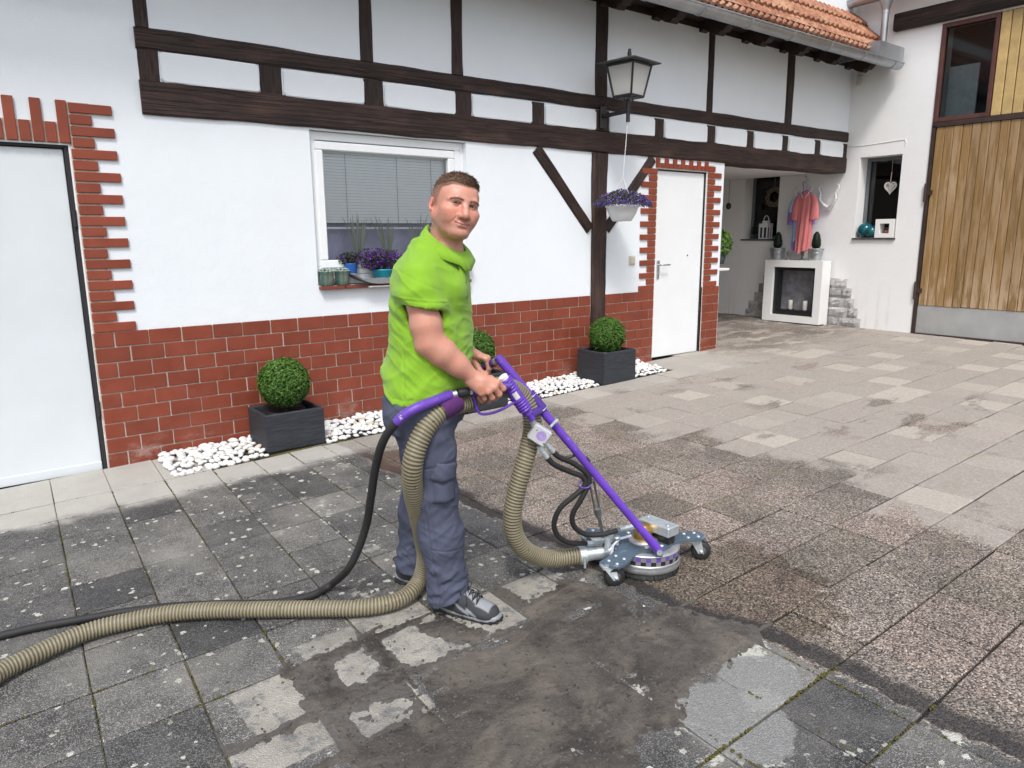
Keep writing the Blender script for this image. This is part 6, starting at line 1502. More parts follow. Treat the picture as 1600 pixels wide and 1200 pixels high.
D = .0016 * w1 + .0006 * w2 + .0034 * r1_ + .0030 * r2_
low = ss(.36, .12, z); D += low * .0040 * np.sin(z * 72 + x * 26 + y * 10 + 3.0 * w1) * ss(.07, .11, z) + low * .0022 * np.sin(z * 130 - x * 50 + 4 * w1)
kn = np.exp(-((z - .53) / .10) ** 2); D += kn * .0018 * np.sin(z * 66 - x * 46 + 3.2 * w1)
cr = np.exp(-((z - .80) / .08) ** 2); D += cr * .0026 * np.sin(x * 58 + z * 44 + 3 * w1)
near = y < .06
# raised side seam, thigh pocket panel and knee reinforcement on the near leg
def axx(z_): return np.interp(z_, [.1, .34, .53, .83], [-.012, -.038, -.060, -.085])
u = x - axx(z); seam = np.exp(-((u + .030) / .0035) ** 2) * near * (z < .6); D -= .0030 * seam; seam2 = np.exp(-((u + .010) / .0030) ** 2) * near * (z < .56) * (z > .30); D -= .0025 * seam2
D -= .0030 * np.exp(-((z - .315 + .1 * u) / .003) ** 2) * near * (u > -.03); D -= .0030 * np.exp(-((z - .655 - .15 * u) / .003) ** 2) * near * (u > -.045) * (z > .6)
V = V + N * D[:, None]
def m_canvas(name, col):
    n = NT(name); o = n.obj(); f = n.noise(o, 7, 5, .65); g = n.noise(o, 700, 2, .6); gr = n.noise(o, 900, 1, .5)
    c = n.mix(n.ramp(f, .28, .75), tuple(x * .78 for x in col), tuple(x * 1.20 for x in col)); c = n.mix(n.math('MULTIPLY', n.ramp(gr, .4, .65), .22), c, tuple(x * 1.9 for x in col))
    return n.done(c, .85, 0, n.bump(n.math('ADD', g, n.math('MULTIPLY', n.noise(o, 40, 5, .65), 1.6)), .35, .003), .2)
CANV = m_canvas('grey_blue_canvas', (.074, .082, .122)); trousers = np_mesh('work_trousers', V, Q, CANV, man)
def patch(name, cen, nrm, hw, hh, t_, tilt=0.0, bulge=.010, flapcut=0.0, mat_=CANV):
    """sewn-on pocket or flap: thin curved quilted panel facing nrm"""
    n_ = Vector(nrm).normalized(); up_ = Vector((0, 0, 1)); sx = up_.cross(n_).normalized(); up_ = n_.cross(sx); rt = Matrix.Rotation(tilt, 3, n_); sx = rt @ sx; up_ = rt @ up_
    m = MB(); a = 11; vs = []
    for lay in (0, 1):
        for j in range(a):
            for i in range(a):
                u_, v_ = -1 + 2 * i / (a - 1), -1 + 2 * j / (a - 1); hgt = t_ * lay + bulge * (1 - u_ * u_) * (1 - .4 * v_ * v_) - (.034 * u_ * u_) + .0022 * math.sin(u_ * 7 + v_ * 5 + hw * 90) * lay
                vv = v_ * hh + (flapcut * (1 - abs(u_)) * -1 if j == 0 else 0)
                vs.append(Vector(cen) + sx * u_ * hw + up_ * vv + n_ * hgt)
    fs = []
    for j in range(a - 1):
        for i in range(a - 1): q_ = (j * a + i, j * a + i + 1, (j + 1) * a + i + 1, (j + 1) * a + i); fs += [tuple(a * a + t for t in q_), q_[::-1]]
    rim = [i for i in range(a)] + [j * a + a - 1 for j in range(1, a)] + [(a - 1) * a + i for i in range(a - 2, -1, -1)] + [j * a for j in range(a - 2, 0, -1)]
    fs += [(rim[i], rim[(i + 1) % len(rim)], a * a + rim[(i + 1) % len(rim)], a * a + rim[i]) for i in range(len(rim))]; m.add(vs, fs, 0, True); return build(name, m, mat_, trousers, world=False)
patch('cargo_pocket', (-.016, -.154, .590), (.30, -1, .05), .056, .074, .010, R(-2), .012)
patch('pocket_flap', (-.012, -.166, .642), (.30, -1, .08), .060, .030, .007, R(-9), .012, .012)
patch('phone_pocket', (-.075, -.165, .735), (-.05, -1, .05), .040, .055, .006, R(3), .008)
patch('strap_patch', (-.098, -.172, .737), (-.1, -1, .05), .020, .010, .010, R(3), .004, 0.0, simple('dark_webbing', (.03, .032, .04), .8))
patch('pocket_flap', (-.135, -.165, .79), (-.35, -1, .08), .012, .075, .006, R(12), .003)

# ---- walking shoes
def shoe(name, heel, ang, label):
    ca, sa = math.cos(ang), math.sin(ang); M_ = np.array(((ca, -sa, 0), (sa, ca, 0), (0, 0, 1.0))); o_ = np.array(heel); L = lambda u, v, w_: o_ + M_ @ np.array((u, v, w_))
    lo, hi = o_ + np.array((-.12, -.32, -.01)), o_ + np.array((.36, .16, .16)); f = Field(lo, hi, .0030)
    f.ell(L(.055, 0, .052), (.054, .036, .050), .0, 'add', M_); f.chain([L(.075, 0, .075), L(.145, 0, .066), L(.200, 0, .047)], [.038, .038, .034], .03); f.ell(L(.232, .0, .034), (.052, .047, .033), .03, 'add', M_); f.ell(L(.15, 0, .035), (.10, .043, .032), .02, 'add', M_)
    f.cap(L(.050, 0, .085), L(.062, 0, .112), .037, .040, .02); f.cap(L(.055, 0, .105), L(.066, 0, .16), .030, .034, .004, 'sub')
    f.cut(lambda X, Y, Z: Z - (o_[2] + .022) + 0 * X + 0 * Y)
    V, Q = f.mesh(); V = relax(V, Q, 2); q = (V - o_) @ M_; u, v, w_ = q.T; nz = vnoise(V, (60, 60, 60)); N = normals(V, Q)
    c = np.tile(np.array((.050, .054, .060)), (len(V), 1))
    def bl(m, k): nonlocal c; m = np.clip(m, 0, 1)[:, None]; c = c * (1 - m) + np.array(k) * m
    light = (.30, .31, .335)
    tongue = ss(.030, .024, np.abs(v)) * ss(.095, .11, u) * ss(.222, .21, u) * (w_ > .045); bl(tongue, light)
    toe = ss(.036, .031, np.abs(v) + 1.2 * np.maximum(0, .035 - w_)) * ss(.195, .203, u) * ss(.262, .254, u) * (w_ > .030); bl(toe, light)
    for a0, b0, s0 in ((.150, .047, .030), (.125, .060, .030), (.187, .040, .026)):
        bl(ss(.0085, .0060, np.abs(w_ - b0 + (u - a0) * .55)) * ss(s0, s0 - .006, np.abs(u - a0)) * (np.abs(v) > .022), light)
    bl(ss(.004, .002, np.abs(w_ - .092 - .1 * (u - .05))) * (u < .10), (.28, .25, .17)); bl(ss(.01, .006, np.abs(u - .112)) * (w_ > .075) * (np.abs(v) > .02), (.17, .028, .018))
    groove = np.zeros(len(V))
    for k_ in range(4): groove += np.exp(-((w_ - (.042 + .012 * k_) + .18 * (u - .06)) / .0016) ** 2) * ss(.14, .11, u)
    V = V + N * ((.0008 * nz - .0012 * groove) + .0020 * (c[:, 0] < .09))[:, None]
    n = NT('shoe_upper'); at = n.n('Attribute'); at.attribute_name = 'col'; o2 = n.obj(); g = n.noise(o2, 500, 2, .6); MT = n.done(n.mix(n.ramp(g, .3, .7), at.outputs['Color'], n.mix(1.0, at.outputs['Color'], (.7, .7, .7), 'MULTIPLY')), .75, 0, n.bump(g, .3, .002), .3)
    S_ = np_mesh(name, V, Q, MT, man, c); S_['label'] = label
    # sole: light midsole over lugged black outsole
    pro = []
    for i in range(40):
        a = 2 * math.pi * i / 40; uu = math.cos(a); ce = .146 + .149 * uu; wd = (.036 + .012 * (1 + uu) / 2 - .005 * math.exp(-((uu + .1) / .35) ** 2)) * math.copysign(abs(math.sin(a)) ** .62, math.sin(a)); pro.append((ce, wd))
    def layer(z0, z1, g0, g1, zf):
        m = MB(); n_ = len(pro); vs = []
        for g_, z_ in ((g0, z0), (g1, (z0 + z1) / 2), (g1 - .002, z1)):
            for cu, cv in pro: vs.append(L(.146 + (cu - .146) * (1 + g_ / .146), cv * (1 + g_ / .045), z_ + zf(cu)))
        m.add(vs, [(k * n_ + i, k * n_ + (i + 1) % n_, (k + 1) * n_ + (i + 1) % n_, (k + 1) * n_ + i) for k in range(2) for i in range(n_)] + [tuple(range(n_))[::-1], tuple(range(2 * n_, 3 * n_))], 0, True); return m
    zf = lambda cu: .012 * max(0, (cu - .235) / .06) ** 2 + .004 * max(0, (.04 - cu) / .04)
    build('midsole', layer(.010, .031, .001, .003, lambda cu: zf(cu) + .010 * ss(.11, .02, cu) - .004 * ss(.12, .24, cu)), simple('light_grey_midsole', (.24, .25, .26), .6, var=.2, scale=30), S_, world=False)
    m = layer(.003, .0135, .000, .003, zf)
    for i in range(0, 40, 2):
        cu, cv = pro[i]; p = L(cu, cv * .97, .006 + zf(cu)); m.box(-.0055, .0055, -.0045, .0045, -.0055, .008, rot=Matrix.Rotation(ang, 3, 'Z'), loc=tuple(p))
    build('outsole', m, RUBBER, S_, world=False)
    lac = simple('dark_lace', (.018, .018, .022), .85); m = MB()
    hs_ = [(.124, .117), (.144, .109), (.164, .102), (.184, .093), (.203, .084)]
    for k_, (uu, ww) in enumerate(hs_):
        m.tube(spline([L(uu, -.028, ww - .012), L(uu + .004, -.010, ww + .009), L(uu + .004, .010, ww + .009), L(uu, .028, ww - .012)], 4), .0024, 5)
        if k_ < 4:
            u2, w2_ = hs_[k_ + 1]
            for s in (-1, 1): m.tube(spline([L(uu, s * -.027, ww - .010), L((uu + u2) / 2, 0, (ww + w2_) / 2 + .008), L(u2, s * .027, w2_ - .010)], 4), .0022, 5)
    for s in (-1, 1):
        m.tube(spline([L(.126, 0, .112), L(.130, s * .022, .132), L(.142, s * .045, .122), L(.140, s * .036, .104), L(.127, s * .004, .112)], 6), .0017, 5); m.tube(spline([L(.126, 0, .112), L(.148, s * .018, .116), L(.170, s * .046, .094), L(.172, s * .056, .070)], 5), .0017, 5)
    build('laces', m, lac, S_, world=False); m = MB(); m.tube(spline([L(.004, 0, .085), L(-.012, 0, .105), L(.006, 0, .118)], 6), .003, 5); build('pull_loop', m, lac, S_, world=False)
    return S_
PO = Vector((1.484, -2.916, 0.000))
shoe('shoe', (-.068, -.018, .007), R(-25), 'near shoe planted forward'); shoe('shoe', (-.264, .212, .009), R(-14), 'far shoe behind the hose')

# ================================================================ FLOOR CLEANING MACHINE (same local frame as the man)
MO = Vector((.845, .315, .029))
Mx = Matrix.LocRotScale(Vector((1.484, -2.916, 0.000)), Euler((0, 0, -0.65802)), Vector((1, 1, 1)))
mach = thing('floor_cleaner', 'rotary paving cleaning machine with purple handle bar and grey wheeled deck', 'cleaning machine', tuple(Mx @ MO), -0.65802)
def mp(name, mb, mats, par=None, label=None):
    mb.v = [tuple(Vector(p) - MO) for p in mb.v]
    o = build(name, mb, mats, par or mach, world=False)
    if label: o['label'] = label
    return o
CX, CY = .845, .315
def m_worn(name, col, under, rough, metal=0.0, amt=.5, scale=26):
    n = NT(name); o = n.obj(); f = n.noise(o, scale, 6, .72); g = n.noise(o, 8, 4, .6)
    c = n.mix(n.ramp(g, .3, .7), tuple(x * .85 for x in col), tuple(x * 1.12 for x in col)); c = n.mix(n.math('MULTIPLY', n.ramp(f, .60, .68), amt), c, under)
    return n.done(c, n.ramp(f, .3, .7, rough * .85, min(1, rough * 1.25)), metal, n.bump(f, .10, .004), .5)
PURPLE = m_worn('purple_paint', (.125, .045, .42), (.45, .40, .62), .33, 0, .35, 34); PURPD = simple('dark_purple_plastic', (.075, .030, .25), .42, var=.15); PURPS = simple('dark_purple_webbing', (.085, .018, .12), .85, var=.2, bump=.2)
DECKM = m_worn('blue_grey_deck_paint', (.085, .125, .17), (.45, .47, .48), .5, .2, .9, 17); ALU = simple('dull_aluminium', (.52, .54, .55), .42, .8, var=.14, scale=30, bump=.05); GALVM = simple('zinc_plated_steel', (.56, .61, .64), .40, .6, var=.15, scale=30)
BRASS = simple('brass', (.48, .30, .09), .32, .9, var=.2, scale=30)
# drum with brush
m = MB(); m.lathe([(.02, .1415), (.150, .1405), (.156, .136), (.156, .1325), (.1545, .132), (.1545, .0925), (.156, .092), (.158, .084), (.157, .0815), (.159, .073), (.159, .060), (.154, .052), (.14, .05)], 72, (CX, CY, 0))
drum = mp('drum_housing', m, ALU)
m = MB(); rg = random.Random(3)
for k in range(420):
    a = 2 * math.pi * k / 420 + rg.uniform(-.01, .01); r0, r1 = .148, .150 + rg.uniform(0, .007); sd_ = .0024
    for rr in (r0,):
        p0 = Vector((CX + r0 * math.cos(a), CY + r0 * math.sin(a), .055)); p1 = Vector((CX + r1 * math.cos(a), CY + r1 * math.sin(a), .030 + .0137 * 0 + rg.uniform(-.002, .004))); t_ = Vector((-math.sin(a), math.cos(a), 0)) * sd_
        m.add([p0 - t_, p0 + t_, p1 + t_, p1 - t_], [(0, 1, 2, 3)])
m.lathe([(.13, .033), (.147, .034), (.147, .056)], 64, (CX, CY, 0)); mp('brush', m, RUBBER, drum)
m = MB(); nc = 44
for row, (z0, z1) in enumerate(((.1125, .1318), (.0928, .1120))):
    for k in range(nc):
        a0, a1 = 2 * math.pi * k / nc, 2 * math.pi * (k + 1) / nc; col_i = (1 if row == 0 else 2) if (k + row) % 2 == 0 else 0
        vs = [(CX + .1553 * math.cos(a0 + (a1 - a0) * t), CY + .1553 * math.sin(a0 + (a1 - a0) * t), z) for z in (z0, z1) for t in (0, .5, 1)]; m.add(vs, [(0, 1, 4, 3), (1, 2, 5, 4)], col_i)
mp('checker_band', m, [simple('silver_band', (.30, .30, .31), .4, .5), simple('purple_band', (.12, .06, .36), .5), simple('black_band', (.015, .015, .017), .5)], drum)
# deck plate with three caster arms
arms = [(math.atan2(-.185, -.18), .275), (math.atan2(.055, .251), .285), (math.atan2(.083, -.236), .280)]
poly = []
for k in range(200):
    th = 2 * math.pi * k / 200; r_ = .118 ** 5
    for a, L_ in arms:
        dl = (th - a + math.pi) % (2 * math.pi) - math.pi
        if abs(dl) < 1.4: hw = .047; rr = min(L_, hw / max(1e-4, abs(math.sin(dl)))) if abs(dl) > .16 else L_ * (1 - .35 * (dl / .17) ** 4 * .3); r_ += rr ** 5
    r_ = r_ ** .2; r_ = min(r_, .286); poly.append((CX + r_ * math.cos(th), CY + r_ * math.sin(th)))
def bend(x, y):
    dx, dy = x - CX, y - CY; r_ = math.hypot(dx, dy); th = math.atan2(dy, dx); dl = (th - arms[0][0] + math.pi) % (2 * math.pi) - math.pi
    return -.030 * min(1, max(0, (r_ - .11) / .10)) * math.exp(-(dl / .55) ** 4) - .004 * min(1, max(0, (r_ - .11) / .1)) * math.exp(-(((th - arms[1][0] + math.pi) % (2 * math.pi) - math.pi) / .5) ** 4)
m = MB(); n_ = len(poly); rings = [.35, .6, .8, 1.0]; vs = []
for z_ in (.1435, .1535):
    vs.append((CX, CY, z_))
    for k_ in rings:
        for (x, y) in poly: xx, yy = CX + (x - CX) * k_, CY + (y - CY) * k_; vs.append((xx, yy, z_ + bend(xx, yy)))
H = 1 + n_ * len(rings)
for lay in (0, 1):
    o_ = lay * H; fs = [(o_, o_ + 1 + i, o_ + 1 + (i + 1) % n_) for i in range(n_)] + [(o_ + 1 + q_ * n_ + i, o_ + 1 + (q_ + 1) * n_ + i, o_ + 1 + (q_ + 1) * n_ + (i + 1) % n_, o_ + 1 + q_ * n_ + (i + 1) % n_) for q_ in range(len(rings) - 1) for i in range(n_)]
    m.f += fs if lay else [f[::-1] for f in fs]
b0 = 1 + (len(rings) - 1) * n_; m.f += [(b0 + i, b0 + (i + 1) % n_, H + b0 + (i + 1) % n_, H + b0 + i) for i in range(n_)]; m.v = vs; m.m = [0] * len(m.f); m.sm = [False] * len(m.f); deck = mp('deck_plate', m, DECKM)
m = MB()
for a, L_ in arms:
    for du, dv in ((.035, .022), (.035, -.022), (.085, .022), (.085, -.022)):
        c, s_ = math.cos(a), math.sin(a); u_, v_ = L_ - du, dv; m.lathe([(.0085, .0), (.0085, .004), (.004, .006), (0, .0065)], 8, (CX + u_ * c - v_ * s_, CY + u_ * s_ + v_ * c, .1535 + bend(CX + u_ * c - v_ * s_, CY + u_ * s_ + v_ * c)))
for th in (.6, 1.5, 2.3, 4.6, 5.4): m.lathe([(.010, 0), (.010, .005), (0, .0065)], 8, (CX + .095 * math.cos(th), CY + .095 * math.sin(th), .1537))
mp('bolt_heads', m, GALVM, deck)['kind'] = 'stuff'
# casters
for (x, y), wa in (((.668, .140), R(14)), ((1.098, .372), R(-10)), ((.600, .402), R(25))):
    gl = .0099 + .0137 * x + .0232 * y - .002; ctr = Vector((x + .016, y - .004, gl + .045)); zt_ = .142 + bend(x, y); q_ = Matrix.Rotation(wa, 3, 'Z'); ax = q_ @ Vector((0, 1, 0))
    m = MB(); m.lathe([(.012, .018), (.023, .018), (.023, .0), (.023, -.018), (.012, -.018)], 20, ctr, 1, axis=ax); m.lathe([(.023, -.0175), (.0385, -.0175), (.0445, -.010), (.0455, 0), (.0445, .010), (.0385, .0175), (.023, .0175)], 26, ctr, 0, axis=ax, cap=False)
    wl = mp('caster', MB(), RUBBER)
    mp('wheel', m, [RUBBER, simple('dirty_hub', (.10, .10, .10), .6, .3)], wl)
    m = MB()
    for s in (-1, 1):
        o_ = ax * (s * .023); t = ax * (s * .0015); fr_ = q_ @ Vector((1, 0, 0)); b0 = Vector((x - .012, y, zt_ - .002)) + o_; pts = [b0 - fr_ * .026, b0 + fr_ * .026, ctr + o_ + fr_ * .012 + Vector((0, 0, -.010)), ctr + o_ - fr_ * .012 + Vector((0, 0, -.010))]
        m.add([p - t for p in pts] + [p + t for p in pts], [(0, 1, 2, 3), (7, 6, 5, 4), (0, 4, 5, 1), (1, 5, 6, 2), (2, 6, 7, 3), (3, 7, 4, 0)])
        m.lathe([(.009, -.003), (.009, .004), (0, .006)], 8, ctr + o_ * 1.1, axis=ax * s)
    m.box(-.03, .03, -.0245, .0245, zt_ - .008, zt_, rot=q_, loc=(x - .012, y, 0)); m.lathe([(.024, zt_ - .004), (.024, zt_ + .003)], 16, (x - .012, y, 0)); mp('fork', m, GALVM, wl)
# motor, gearbox cover, box
m = MB(); m.lathe([(.066, .1538), (.066, .162), (.060, .166), (.050, .166)], 32, (CX - .012, CY - .01, 0), 1); m.lathe([(.043, .160), (.043, .214), (.040, .219), (.030, .221), (.030, .230), (.0, .230)], 28, (CX - .012, CY - .01, 0)); mp('swivel_motor', m, [BRASS, ALU])
m = MB(); bq = Matrix.Rotation(R(-50), 3, 'Z'); m.box(-.085, .085, -.038, .038, .193, .238, 0, .004, rot=bq, loc=(.905, .318, 0)); bx_ = mp('gear_box', m, GALVM)
m = MB(); m.box(-.075, .075, -.020, .020, .1538, .193, rot=bq, loc=(.905, .318, 0)); mp('box_foot', m, BLACKPL, bx_); m = MB()
for u_ in (-.065, .06): p = bq @ Vector((u_, .008 if u_ < 0 else -.012, 0)); m.lathe([(.007, .2383), (.007, .242), (0, .2435)], 8, (.905 + p.x, .318 + p.y, 0))
mp('bolt_heads', m, ALU, bx_)['kind'] = 'stuff'
# handle bar
tb, tt = Vector((0.876, 0.165, 0.168)), Vector((0.192, 0.100, 1.029)); dt = (tt - tb).normalized()
m = MB(); pts = [tb - dt * .012, tb + dt * .03, tb + dt * .09, tb.lerp(tt, .5), tt - dt * .10, tt - dt * .02, tt]; m.tube(pts, [.017, .0205, .0175, .0170, .0185, .0185, .015], 18); bar = mp('handle_bar', m, PURPLE)
m = MB(); m.lathe([(.013, -.026), (.013, -.020), (.008, -.018)], 10, tb, axis=(0, 1, .0)); m.lathe([(.0105, -.024), (.0105, .024)], 10, Vector((0.495, 0.142, 0.644)), axis=(0, 1, .3)); mp('bar_bolt', m, GALVM, bar)
m = MB(); p = Vector((0.554, 0.140, 0.578)); m.tube([p - dt * .011, p + dt * .011], .0190, 14); mp('tape_band', m, BLACKPL, bar)
m = MB(); p = Vector((0.508, 0.138, 0.604)); m.tube([p, p + Vector((-.05, -.01, -.012))], .006, 8); m.tube([p + Vector((-.036, -.025, 0)), p + Vector((-.044, .012, -.02))], .008, 8); mp('clip', m, BLACKPL, bar)
m = MB(); p = tb + Vector((0, .012, -.016)); m.box(-.02, .02, -.012, .012, -.016, .014, loc=p); mp('bar_bracket', m, DECKM, bar)
g0, g1 = Vector((0.192, 0.115, 1.008)), Vector((0.117, 0.235, 0.953)); dg = (g1 - g0).normalized(); m = MB()
m.tube([g0 - dg * .006, g0 + dg * .02], .0165, 14, 1); k = 40; m.tube([g0.lerp(g1, i / k) + dg * .012 for i in range(k + 1)], [.0165 + .0012 * math.sin(i * 1.9) for i in range(k + 1)], 14); mp('cross_grip', m, [PURPD, ALU], bar)
# gun: handle under the hand, trigger guard, ribbed body
h0, h1 = Vector((0.099, -0.098, 0.929)), Vector((0.243, -0.058, 0.942)); dh = (h1 - h0).normalized(); m = MB(); m.tube([h0, h0.lerp(h1, .15), h0.lerp(h1, .5), h1], [.0165, .019, .0185, .017], 14); gun = mp('spray_gun', m, PURPD)
r0, r1 = Vector((0.221, -0.045, 0.967)), Vector((0.304, -0.005, 0.834)); dr_ = (r1 - r0).normalized(); m = MB(); k = 64; pts = [r0.lerp(r1, i / k) for i in range(k + 1)]; L_ = (r1 - r0).length
def ribr(i):
    u_ = i / k
    if .34 < u_ < .62: return .0262
    return .0262 + .0022 * math.sin(u_ * 2 * math.pi * 13)
m.tube(pts, [ribr(i) if 1 < i < k - 1 else .020 for i in range(k + 1)], 22); m.tube([r0 - dr_ * .012, r0 + dr_ * .002], .019, 16, 1); m.tube([r1, r1 + dr_ * .018], .021, 6, 0); m.tube([r1 + dr_ * .016, r1 + dr_ * .05], .0135, 12, 0); mp('ribbed_body', m, [PURPLE, simple('white_cap', (.70, .70, .70), .4)], gun)
m = MB(); c = r0.lerp(r1, .47); side = Vector((0, -1, .25)); side = (side - dr_ * side.dot(dr_)).normalized(); wdt = dr_.cross(side); vs = [c + dr_ * a + side * (.0268 * math.cos(b)) + wdt * (.0268 * math.sin(b)) for a in (-.016, .016) for b in (-.38, 0, .38)]; m.add(vs, [(0, 1, 4, 3), (1, 2, 5, 4)]); mp('gun_sticker', m, simple('white_sticker', (.62, .63, .62), .5), gun)
gd = spline([h0 + Vector((.004, 0, -.012)), Vector((0.112, -0.088, 0.883)), Vector((0.123, -0.082, 0.846)), Vector((0.152, -0.076, 0.837)), Vector((0.205, -0.060, 0.848)), Vector((0.257, -0.035, 0.872))], 7); m = MB(); m.tube(gd, .0055, 8); m.tube(spline([h0.lerp(h1, .35), h0.lerp(h1, .42) + Vector((.0, -.004, -.03)), h0.lerp(h1, .62) + Vector((0, 0, -.042))], 5), .005, 6); mp('trigger_guard', m, PURPLE, gun)
# clamp between gun and bar
m = MB(); a = r1 + dr_ * .030; b = Vector((0.369, 0.115, 0.804)); m.tube([a, a.lerp(b, .4) + Vector((0, 0, .004)), b], [.016, .018, .016], 12); p = Vector((0.348, 0.112, 0.840)); m.tube([p - dt * .045, p + dt * .045], .0225, 14); mp('gun_clamp', m, PURPD)
m = MB(); p = Vector((0.348, 0.110, 0.840))
for s in (-.04, .032):
    c = p + dt * s; sdv = Vector((0, -1, 0)); sdv = (sdv - dt * sdv.dot(dt)).normalized(); w_ = dt.cross(sdv); m.tube([c + (sdv * math.cos(2 * math.pi * i / 20) + w_ * math.sin(2 * math.pi * i / 20)) * .0245 for i in range(21)], .0018, 5, cap=False)
mp('wire_clip', m, GALVM)
# valve block with round sticker
bc = Vector((0.358, 0.030, 0.726)); bm_ = Matrix.Rotation(R(33), 3, 'Y') @ Matrix.Rotation(R(0), 3, 'Z'); m = MB(); m.box(-.038, .038, -.022, .022, -.034, .034, 0, .004, rot=bm_, loc=bc); blk = mp('valve_block', m, simple('white_anodised_block', (.60, .61, .62), .4, .35, var=.06))
m = MB(); st = bc + bm_ @ Vector((.006, -.0225, .003)); pl = bm_ @ Vector((0, -1, 0)); m.lathe([(.0225, 0), (.0225, .0006), (0, .0006)], 28, st, 0, False, pl)
m.lathe([(.0222, .0008), (.0195, .0008)], 28, st, 1, False, pl, False); m.lathe([(.0145, .0008), (.0135, .0008)], 24, st, 1, False, pl, False)
for q_, (u0, u1, v_) in enumerate(((-.009, -.003, .004), (-.001, .005, .0045), (-.010, .010, -.001), (-.007, .001, -.006), (.003, .009, -.006))):
    vs = [st + pl * .0010 + bm_ @ Vector((u, 0, v + v_)) for u, v in ((u0, -.0011), (u1, -.0009), (u1, .0011), (u0, .0009))]; m.add(vs, [(0, 1, 2, 3)], 1)
mp('round_sticker', m, [simple('violet_sticker', (.27, .20, .43), .5), simple('pale_violet_print', (.52, .42, .66), .5)], blk)
m = MB(); m.lathe([(.003, 0), (.003, .001), (0, .001)], 10, bc + bm_ @ Vector((.031, -.0222, -.018)), axis=pl); m.lathe([(.0025, 0), (.0025, .001), (0, .001)], 10, bc + bm_ @ Vector((-.022, -.0222, .014)), axis=pl); mp('drill_hole', m, BLACKPL, blk)
def fitting(a, b, par=blk):
    a, b = Vector(a), Vector(b); d = (b - a); m = MB(); m.tube([a, a + d * .38], .0125, 6, 0, True, False); m.tube([a + d * .36, a + d * .5], .010, 12); m.tube([a + d * .48, a + d * .62], .0135, 6, 0, True, False); m.tube([a + d * .6, b], .0115, 14); mp('hose_fitting', m, GALVM, par)
fitting((0.322, 0.015, 0.803), (0.340, 0.025, 0.756)); fitting((0.378, 0.030, 0.694), (0.413, 0.050, 0.648)); fitting((0.355, 0.030, 0.678), (0.389, 0.042, 0.626))
m = MB(); m.tube([(0.402, 0.050, 0.751), (0.418, 0.070, 0.762)], .006, 8); m.tube([(0.418, 0.070, 0.762), (0.432, 0.085, 0.769)], .008, 8); mp('hose_fitting', m, GALVM, blk)
HOSEB = simple('black_hose_rubber', (.019, .019, .020), .62, var=.15, scale=60, bump=.25, bscale=500)
ha = spline([(0.413, 0.050, 0.648), (0.439, 0.065, 0.621), (0.500, 0.105, 0.581), (0.559, 0.130, 0.528), (0.568, 0.135, 0.484), (0.537, 0.135, 0.414), (0.504, 0.150, 0.343), (0.511, 0.170, 0.280), (0.564, 0.200, 0.229), (0.637, 0.225, 0.217), (0.708, 0.250, 0.224)], 8)
hb = spline([(0.389, 0.042, 0.626), (0.419, 0.060, 0.591), (0.479, 0.100, 0.550), (0.540, 0.125, 0.516), (0.551, 0.130, 0.478), (0.506, 0.125, 0.432), (0.451, 0.130, 0.380), (0.425, 0.145, 0.308), (0.440, 0.170, 0.240), (0.496, 0.210, 0.186), (0.574, 0.260, 0.160)], 8)
for pts in (ha, hb): m = MB(); m.tube(pts, .0115, 14); mp('hydraulic_hose', m, HOSEB)
fitting((0.792, 0.285, 0.230), (0.720, 0.255, 0.225), deck); fitting((0.646, 0.285, 0.149), (0.574, 0.262, 0.159), deck)
m = MB(); m.tube([Vector((0.551, 0.130, 0.481)) + Vector((.024 * math.cos(i * .33), .010 * math.sin(i * .33), .018 * math.sin(i * .33) * .7)) for i in range(20)], .003, 6, cap=False); mp('hose_loop', m, PURPLE)
m = MB(); m.tube([(0.683, 0.230, 0.079), (0.682, 0.230, 0.116), (0.691, 0.240, 0.159), (0.721, 0.260, 0.180), (0.775, 0.280, 0.186)], .006, 8); mp('clear_hose', m, simple('milky_plastic_hose', (.52, .56, .62), .3), deck)
# slotted strut
s0, s1 = Vector((0.581, 0.155, 0.486)), Vector((0.651, 0.290, 0.186)); ds = (s1 - s0).normalized(); m = MB(); wv = ds.cross(Vector((0, 1, 0))).normalized()
for o_ in (-.010, .010): m.tube([s0 + wv * o_, s0.lerp(s1, .55) + wv * o_], .0048, 6)
m.tube([s0.lerp(s1, .48), s0.lerp(s1, .62)], .016, 8); m.tube([s0.lerp(s1, .6), s1], .011, 4, 0, True, False); m.tube([s0 - wv * .012, s0 + wv * .012], .008, 8); m.tube([s1, s1 + ds * .08], .012, 10); strut = mp('support_strut', m, simple('dull_grey_steel', (.25, .255, .25), .5, .7, var=.2, scale=40))
# suction outlet
m = MB(); a, b = Vector((0.659, 0.295, 0.104)), Vector((0.562, 0.275, 0.099)); m.tube([a + Vector((.05, .01, .0)), a, a.lerp(b, .5), b], [.045, .034, .030, .033], 20); m.tube([b.lerp(a, .12), b.lerp(a, -.18)], .042, 20); c = b.lerp(a, .05); m.tube([c + Vector((0, -.048, .012)), c + Vector((0, -.050, -.04))], .006, 6); mp('suction_outlet', m, GALVM)
m = MB(); m.box(-.055, .055, -.03, .03, .1538, .175, 0, .006, rot=Matrix.Rotation(R(12), 3, 'Z'), loc=(.655, .30, 0)); m.lathe([(.014, .1538), (.014, .205)], 12, (.665, .225, 0)); m.lathe([(.010, .1538), (.010, .182), (.016, .182), (.016, .192), (0, .192)], 12, (.71, .26, 0)); mp('deck_fittings', m, GALVM)
